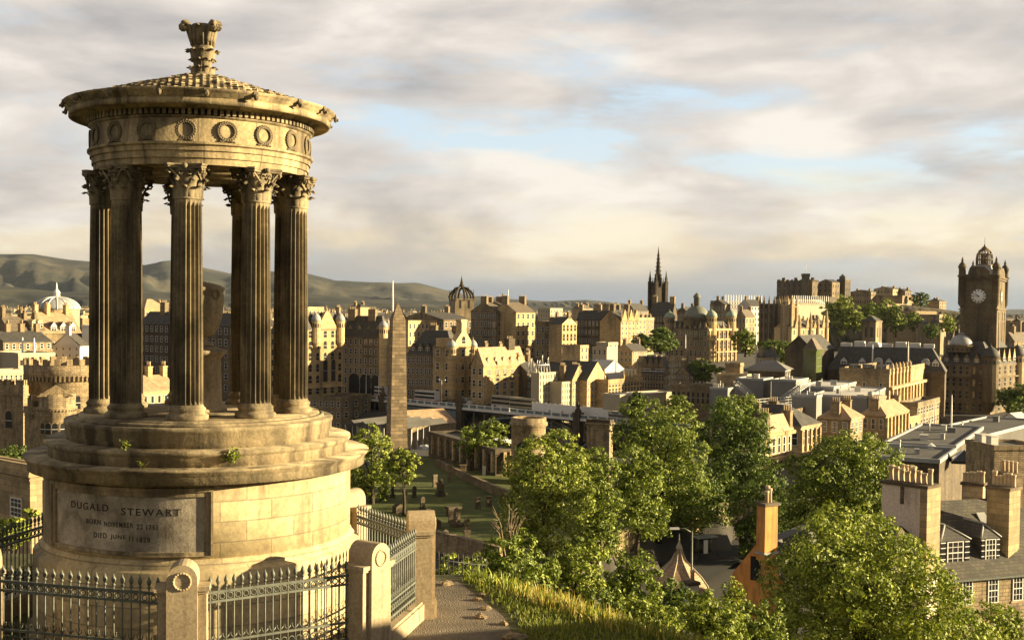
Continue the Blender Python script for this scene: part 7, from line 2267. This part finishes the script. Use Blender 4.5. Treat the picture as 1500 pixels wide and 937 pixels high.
# the martyrs' obelisk
p = at(581, 655, 212)
ko = 212/F
hO = at(581, 441, 212).z-p.z
o = empty('obelisk', (p.x, p.y, p.z), R(21), 'tall plain blocky stone obelisk rising from the burial ground', 'obelisk')
m, t = mat('obelisk_blocks')
tc = t.n('ShaderNodeTexCoord')
brk = t.n('ShaderNodeTexBrick', {'Vector': tc.outputs['UV'], 'Color1': (0.16, 0.12, 0.074), 'Color2': (0.32, 0.235, 0.14), 'Mortar': (0.08, 0.06, 0.04), 'Scale': 1.0, 'Mortar Size': 0.03, 'Brick Width': 1.5, 'Row Height': 0.62, 'Bias': -0.1})
c = t.mix(1.0, brk.outputs[0], t.ramp(t.noise(tc.outputs['Object'], 0.8, 5), [(0.3, 0.7), (0.7, 1.2)]), 'MULTIPLY')
finish(t, c, 0.9, brk.outputs[1], 0.4, 0.04)
wB, wT = 13.0*ko, 9.4*ko
MB().box(-wB, wB, -wB, wB, 0, hO*0.875, 0, None, wB-wT, wB-wT).build('shaft', m, o)
MB().add([(-wT, -wT, hO*0.875), (wT, -wT, hO*0.875), (wT, wT, hO*0.875), (-wT, wT, hO*0.875), (0, 0, hO)], [(0, 1, 4), (1, 2, 4), (2, 3, 4), (3, 0, 4)]).build('cap', m, o)
MB().box(-wB*1.25, wB*1.25, -wB*1.25, wB*1.25, -4, 0.02).box(-wB*1.5, wB*1.5, -wB*1.5, wB*1.5, -4, -1.2).build('plinth', M['sand_black'], o)

# ------------------------------------------------------------------ castellated house on the cliff at the left
Yg = 186
kg = Yg/F
c0 = at(98, 600, Yg)
o = empty('castellated_tower', (c0.x, c0.y, -27), 0, 'broad round castellated stone tower behind the leftmost column', 'tower')
r_ = 56*kg
hT = at(98, 527, Yg-r_).z+27
tw = MB()
tw.lathe([(r_, -8), (r_, hT-2.9), (r_*1.05, hT-2.5), (r_*1.06, hT-0.9), (r_*0.96, hT-0.9), (r_*0.96, hT-1.6), (0, hT-1.6)], 48, ruv=r_)
for k in range(22):
    a = 360/22*k
    T = Matrix.Rotation(R(a), 4, 'Z')
    tw.box(r_*0.96, r_*1.065, -0.42, 0.42, hT-0.9, hT+0.05, 0, T)
for k in range(60):
    T = Matrix.Rotation(R(6*k), 4, 'Z')
    tw.box(r_*0.99, r_*1.06, -0.12, 0.12, hT-3.4, hT-2.5, 0, T)
tw.build('wall', M['rubble'], o)
for a in (-128, -104, -92, -66, -54):
    inst(window_mesh(0.75, 1.7, 'arch', 'paint', 'rubble'), 'window', o, (r_*1.002*math.cos(R(a)), r_*1.002*math.sin(R(a)), hT-7.6), R(a+90))
c1 = at(84, 620, Yg-11)
o = empty('stair_turret', (c1.x, c1.y, -27), 0, 'small sunlit round turret with arched white windows in front of the castellated tower', 'turret')
r2 = 26*(Yg-11)/F
h2 = at(84, 600, Yg-11-r2).z+27
tt_ = MB()
tt_.lathe([(r2, -8), (r2, h2-0.35), (r2*1.07, h2), (r2*1.07, h2+0.25), (r2*0.98, h2+0.3), (r2*0.98, h2+2.2), (r2*0.9, h2+2.2), (0, h2+2.3)], 32, ruv=r2)
for k in range(36):
    tt_.box(r2*0.98, r2*1.07, -0.08, 0.08, h2-0.35, h2, 0, Matrix.Rotation(R(10*k), 4, 'Z'))
tt_.slab([(-2.6, h2+1.9), (2.6, h2+1.9), (0, h2+3.6)], -r2*0.9, -r2*0.78, 0, Matrix.Rotation(R(15), 4, 'Z'))
tt_.build('wall', M['rubble'], o)
for a in (-118, -98, -76, -52):
    inst(window_mesh(0.8, 1.25, 'arch', 'paint', 'rubble'), 'window', o, (r2*1.003*math.cos(R(a)), r2*1.003*math.sin(R(a)), h2-3.6), R(a+90))
B = building('square castellated wing of the cliff house with one arched white window', (-60, 34, 40), (575, 680), Yg-8, 72, 'rubble', 'flat', 1.0, 'felt', None, None, name='castellated_wing', cat='house', base_drop=8)
mbx = MB()
crenels(mbx, B.a, B.b, B.h+1.0, 0.4, 0.9, 0.8)
mbx.box(-0.06, 0.4, 0, B.b, B.h+0.9, B.h+1.01)
mbx.box(0.4, B.a, -0.06, 0.4, B.h+0.9, B.h+1.01)
mbx.box(0.4, B.a, B.b-0.4, B.b+0.06, B.h+0.9, B.h+1.01)
mbx.box(B.a-0.4, B.a+0.06, 0.4, B.b-0.4, B.h+0.9, B.h+1.01)
mbx.build('battlements', M['rubble'], B.o)
for f, hhh in ((0.22, 0.5), (0.62, 0.5)):
    inst(window_mesh(1.25, 2.0, 'arch', 'paint', 'rubble'), 'window', B.o, (-0.01, B.b*f, B.h*hhh), -math.pi/2)
building('square block with a small lit chimney linking wing and round tower', (36, 57, 64), (602, 690), Yg-12, 58, 'rubble', 'flat', 0.6, 'felt', None, None, name='castellated_block', cat='house', base_drop=8, chim=((0.5, 0.5, 1, 1, 1.2, 2),), courses=False)
B = building('low stone house top with white shuttered window beyond the shaded fence', (-60, 44, 62), (690, 770), 88, 50, 'sand', 'flat', 0.5, 'felt', None, None, name='stone_house', cat='house', base_drop=6, courses=False)
for f in (0.18, 0.52, 0.86):
    inst(window_mesh(1.7, 1.5, 'grid', 'paint', 'sand'), 'window', B.o, (-0.012, B.b*f, B.h*0.1), -math.pi/2)

# ------------------------------------------------------------------ near houses below the hill
YH = 86
B = building('slate roofed house with two white dormers and rubble front', (1386, 1386, 1560), (846, 925), YH, 20, 'rubble', 'gx', 4.7, 'slate_moss', None, None, dim=10.5, name='dormered_house', cat='house', cornice=False, courses=False, base_drop=4)
HX = B
def grid_window(parent, x, z, w_, h, cols, rows, y=-0.005):
    mb_ = MB()
    mb_.box(-w_/2-0.14, w_/2+0.14, -0.05, 0.05, -0.16, 0.0, 2)
    mb_.box(-w_/2, w_/2, -0.02, 0.02, 0, h, 0)
    f_ = 0.055
    for x0, x1, z0, z1 in ((-w_/2-0.02, -w_/2+f_, 0, h), (w_/2-f_, w_/2+0.02, 0, h), (-w_/2+f_, w_/2-f_, 0, f_), (-w_/2+f_, w_/2-f_, h-f_, h), (-w_/2+f_, w_/2-f_, h/2-0.035, h/2+0.035)):
        mb_.box(x0, x1, -0.055, 0.0, z0, z1, 1)
    for i in range(1, cols):
        q = -w_/2+w_*i/cols
        mb_.box(q-0.018, q+0.018, -0.045, 0.0, f_, h-f_, 1)
    for j in range(1, rows):
        if j*2 == rows: continue
        mb_.box(-w_/2+f_, w_/2-f_, -0.042, 0.0, h*j/rows-0.018, h*j/rows+0.018, 1)
    return mb_.build('window', [M['glass'], M['paint'], M['sand']], parent, (x, y, z))
kh = YH/F
for px in (1417, 1455, 1491, 1528):
    x = solve_len(B.o.location+Vector((0, 0, B.h)), Vector((math.cos(R(20)), math.sin(R(20)), 0)), px)
    grid_window(B.o, x, B.h-2.15, 0.92, 1.85, 3, 4)
MB().tube([(0.1, -0.12, B.h-0.1), (0.1, -0.12, -3)], 0.05, 6).build('drainpipe', M['iron'], B.o)
MB().box(-0.2, B.a+0.2, -0.42, -0.28, B.h-0.28, B.h-0.14).build('gutter', M['iron'], B.o)
def big_dormer(parent, px, wpx, label=None):
    x = solve_len(HX.o.location+Vector((0, 0, HX.h)), Vector((math.cos(R(20)), math.sin(R(20)), 0)), px)
    yv = 0.95
    zb_ = HX.h+yv/(HX.b/2)*4.7-0.15
    w_, h = wpx*kh*1.12, 1.8
    d_ = MB()
    d_.box(-w_/2, w_/2, 0, 3.0, -0.4, h, 0)
    r_ = 0.55
    d_.add([(-w_/2-0.12, -0.12, h), (w_/2+0.12, -0.12, h), (w_/2+0.12, 3.4, h), (-w_/2-0.12, 3.4, h), (0, w_*0.45, h+0.95), (0, 3.9, h+0.95)], [(0, 1, 4), (1, 2, 5, 4), (3, 0, 4, 5)], 1)
    for a_, b_ in (((-w_/2-0.12, -0.12, h), (0, w_*0.45, h+0.95)), ((w_/2+0.12, -0.12, h), (0, w_*0.45, h+0.95)), ((0, w_*0.45, h+0.95), (0, 3.9, h+0.95))):
        d_.tube([Vector(a_)+Vector((0, 0, 0.03)), Vector(b_)+Vector((0, 0, 0.03))], 0.07, 5, 2)
    d_.box(-w_/2-0.2, w_/2+0.2, -0.35, 0.0, -0.35, -0.1, 2)
    dm_ = d_.build('dormer', [M['slate'], M['slate'], M['lead']], HX.roof, (x, yv, zb_))
    grid_window(dm_, 0.0, 0.05, w_*0.56, 1.68, 3, 4, -0.03)
    for s in (-1, 1):
        mb_ = MB()
        mb_.box(s*w_*0.43-w_*0.07, s*w_*0.43+w_*0.07, -0.06, 0.02, 0, 1.68, 0)
        for z in (0, 0.42, 0.84, 1.26, 1.64):
            mb_.box(s*w_*0.43-w_*0.08, s*w_*0.43+w_*0.08, -0.08, 0.0, z, z+0.06, 1)
        mb_.build('side_light', [M['glass'], M['paint']], dm_)
big_dormer(B, 1411, 46)
big_dormer(B, 1463, 30)
o = MB().box(0, 0.8, -0.03, 0.06, 0, 1.0).build('skylight', M['lead'], HX.roof, (6.2, 3.4, HX.h+3.4/(HX.b/2)*4.7+0.02))
o.rotation_euler = (R(50-90), 0, 0)
# the chimney gables
def chimney_wall(label, xs, ytop, ybot, Y, yaw, thick, m_, pots, m2='sand', cap='sand_black'):
    B_ = building(label, xs, (ytop, ybot), Y, yaw, m_, None, 0, 'slate', None, None, name='chimney_gable', cat='chimney', cornice=False, courses=False, base_drop=10, dim=thick)
    a_, b_ = B_.a, B_.b
    MB().box(-0.12, a_+0.12, -0.12, b_+0.12, B_.h, B_.h+0.22).build('cap_stone', M[cap], B_.o)
    mp = MB().lathe([(0.20, 0), (0.18, 0.15), (0.165, 0.75), (0.20, 0.8), (0.21, 0.95), (0.15, 0.95), (0.14, 0.5)], 12).mesh('chimney_pot', M['pot'])
    n_ = pots
    for i in range(n_):
        v_ = (i+0.5)/n_
        if b_ > a_: p_ = (a_/2, b_*v_)
        else: p_ = (a_*v_, b_/2)
        q_ = inst(mp, 'chimney_pot', B_.o, (p_[0], p_[1], B_.h+0.2), random.uniform(0, 6))
        q_.scale = (1, 1, random.uniform(0.8, 1.25))
    return B_
B = chimney_wall('wide pale pink rendered chimney gable with a stone edge and clay pots', (1292, 1358, 1376), 716, 800, 84, 42, 1.2, 'pinkish', 8)
MB().box(-0.05, B.a+0.1, -0.06, 0.5, -2, B.h+0.02).build('stone_edge', M['sand'], B.o)
MB().box(-0.04, 0.3, B.b*0.50, B.b*0.50+0.28, B.h-1.3, B.h-0.05).build('flue_slot', M['sand_black'], B.o)
chimney_wall('stained stone chimney stack on the roof ridge beyond the second dormer', (1446, 1479, 1495), 719, 790, 89, 40, None, 'sand', 6)
chimney_wall('brown chimney block with four clay pots behind the slate ridge', (1409, 1440, 1446), 712, 760, 100, 58, 1.1, 'sand', 6)
building('dark slated lean to roof between pink gable and maple', (1262, 1306, 1312), (797, 830), 80, 58, 'sand_black', 'gy', 0.9, 'slate', None, None, name='outbuilding', cat='house', cornice=False, courses=False, dim=5)

# orange house
YO = 82
B = building('orange rendered house gable with one dark window', (1072, 1138, 1150), (850, 915), YO, 55, 'orange', None, 0, 'slate', None, None, name='orange_house', cat='house', cornice=False, courses=False, base_drop=8)
ga = MB()
T = Matrix(((0, 1, 0, 0), (1, 0, 0, 0), (0, 0, 1, 0), (0, 0, 0, 1)))
hpk = at(1122, 796, YO).z-B.o.location.z
ga.slab([(0, B.h), (B.b, B.h), (B.b*0.42, hpk), (B.b*0.12, hpk)], 0.0, 0.5, 0, T)
ga.build('gable', M['orange'], B.o)
rfm = MB()
rfm.add([(0.45, -0.2, B.h-0.1), (9, -0.2, B.h-0.1), (9, B.b*0.12, hpk+0.02), (0.45, B.b*0.12, hpk+0.02), (9, B.b*0.42, hpk+0.02), (0.45, B.b*0.42, hpk+0.02), (9, B.b+0.2, B.h-0.1), (0.45, B.b+0.2, B.h-0.1)], [(0, 1, 2, 3), (3, 2, 4, 5), (5, 4, 6, 7)], 0)
rfm.build('roof', M['slate'], B.o)
MB().box(-0.03, 0.1, B.b*0.36, B.b*0.36+0.75, B.h-0.2, B.h+1.5).build('window', M['glass'], B.o)
ko2 = YO/F
p = at(1125, 800, YO)
hc2 = at(1125, 741, YO).z-p.z
o = empty('orange_chimney', (p.x, p.y+0.4, p.z-0.4), R(32), 'tall bright orange chimney stack with pale clay pots', 'chimney')
MB().box(-0.60, 0.60, -0.42, 0.42, -0.6, hc2+0.4).build('stack', M['orange'], o)
MB().box(-0.70, 0.70, -0.52, 0.52, -0.15, 0.0).build('flashing', M['lead'], o)
MB().box(-0.70, 0.70, -0.52, 0.52, hc2+0.4, hc2+0.62).build('cap_stone', M['sand_black'], o)
for x, y, s in ((-0.2, -0.12, 0.85), (0.12, -0.1, 1.0), (0.16, 0.16, 1.15)):
    q = MB().lathe([(0.15, 0), (0.14, 0.8), (0.17, 0.84), (0.17, 1.0), (0.1, 1.0)], 10).build('chimney_pot', M['pot'], o, (x, y, hc2+0.6))
    q.scale = (1, 1, s)
# ogee roof
p = at(994, 862, 100)
o = empty('ogee_roofed_pavilion', (p.x, p.y, p.z-4), R(22), 'stone pavilion with a bell shaped ribbed roof and finial', 'pavilion')
ko3 = 100/F
zR = 4.0
pr3 = [(46*ko3, zR+0), (43*ko3, zR+8*ko3), (34*ko3, zR+20*ko3), (22*ko3, zR+31*ko3), (11*ko3, zR+42*ko3), (6*ko3, zR+52*ko3), (4*ko3, zR+60*ko3)]
MB().lathe(pr3+[(0.1, zR+64*ko3)], 8, 0, smooth=False).build('roof', M['tile_tan'], o)
rb3 = MB()
for k in range(8):
    a = 2*math.pi*k/8
    rb3.tube([(r*math.cos(a)*1.01, r*math.sin(a)*1.01, z+0.02) for r, z in pr3], 0.065, 6)
rb3.lathe([(4.6*ko3, zR+58*ko3), (5*ko3, zR+61*ko3), (3*ko3, zR+66*ko3), (1.2*ko3, zR+70*ko3), (0.6*ko3, zR+82*ko3)], 10)
rb3.lathe([(47*ko3, zR-0.3), (48.5*ko3, zR-0.2), (48.5*ko3, zR), (46*ko3, zR+0.05)], 8, smooth=False)
rb3.build('ribs', M['cream'], o)
MB().lathe([(44*ko3, -8), (44*ko3, zR-0.1)], 8, smooth=False).build('wall', M['rubble'], o)
p = at(1012, 860, 95)
o = empty('white_chimney', (p.x, p.y, p.z-1), R(28), 'white painted chimney with a black cap before the bell shaped roof', 'chimney')
MB().box(-0.52, 0.52, -0.42, 0.42, -4, 1.25).build('stack', M['white'], o)
MB().box(-0.60, 0.60, -0.5, 0.5, 1.25, 1.5).build('cap_stone', M['sand_black'], o)
MB().lathe([(0.17, 1.5), (0.15, 2.2), (0.2, 2.25), (0.2, 2.4), (0.1, 2.4)], 10, 0, Matrix.Translation((0.15, 0, 0))).build('chimney_pot', M['pot'], o)
# road behind the pavilion, with its lamp and shelter
road_pts_l = [onz(955, 814, -31), onz(1020, 796, -31), onz(1120, 770, -31)]
road_pts_r = [onz(1010, 868, -31), onz(1085, 820, -31), onz(1130, 770, -31)]
vs_ = []
for a_, b_ in zip(road_pts_l, road_pts_r):
    vs_ += [a_, b_]
MB().add([tuple(Vector(v)) for v in vs_], [(0, 1, 3, 2), (2, 3, 5, 4)]).build('road', M['asphalt'])
tag(bpy.data.objects['road'], 'dark asphalt street in shade below the wooded wall', 'road', kind='structure')
p = at(1013, 835, 96)
q = at(1013, 778, 96)
street_lamp('single armed grey street lamp behind the bell shaped roof', (p.x, p.y, p.z-3), q.z-p.z+3, R(8), False, 'iron')
p = at(1032, 806, 148)
o = empty('bus_shelter', (p.x, p.y, p.z-0.6), R(24), 'small pale roofed shelter with a lit white panel under the dark wall', 'shelter')
MB().box(-1.5, 1.5, -0.8, 0.8, 2.3, 2.45).build('roof', M['lead'], o)
MB().box(-1.45, 1.45, 0.7, 0.76, 0.2, 2.3).build('glass_back', M['glass'], o)
MB().box(-0.6, 0.0, -0.76, -0.7, 0.4, 2.1).build('panel', M['paint'], o)
for x in (-1.4, 1.4):
    for y in (-0.7, 0.7):
        MB().tube([(x, y, 0), (x, y, 2.3)], 0.04, 5).build('post', M['iron'], o)
# ------------------------------------------------------------------ air
hz = MB().box(-24000, 24000, -400, 24000, -130, 640).build('haze', None)
hz.data.materials.clear()
m = bpy.data.materials.new('haze_air')
m.use_nodes = True
t = NT(m.node_tree)
pv = t.n('ShaderNodeVolumePrincipled', {'Color': (0.72, 0.84, 1.0), 'Density': 0.000009, 'Anisotropy': 0.3})
out = t.n('ShaderNodeOutputMaterial')
m.node_tree.links.new(pv.outputs[0], out.inputs['Volume'])
hz.data.materials.append(m)
tag(hz, 'thin summer evening air paling the far hills', 'haze', kind='stuff')
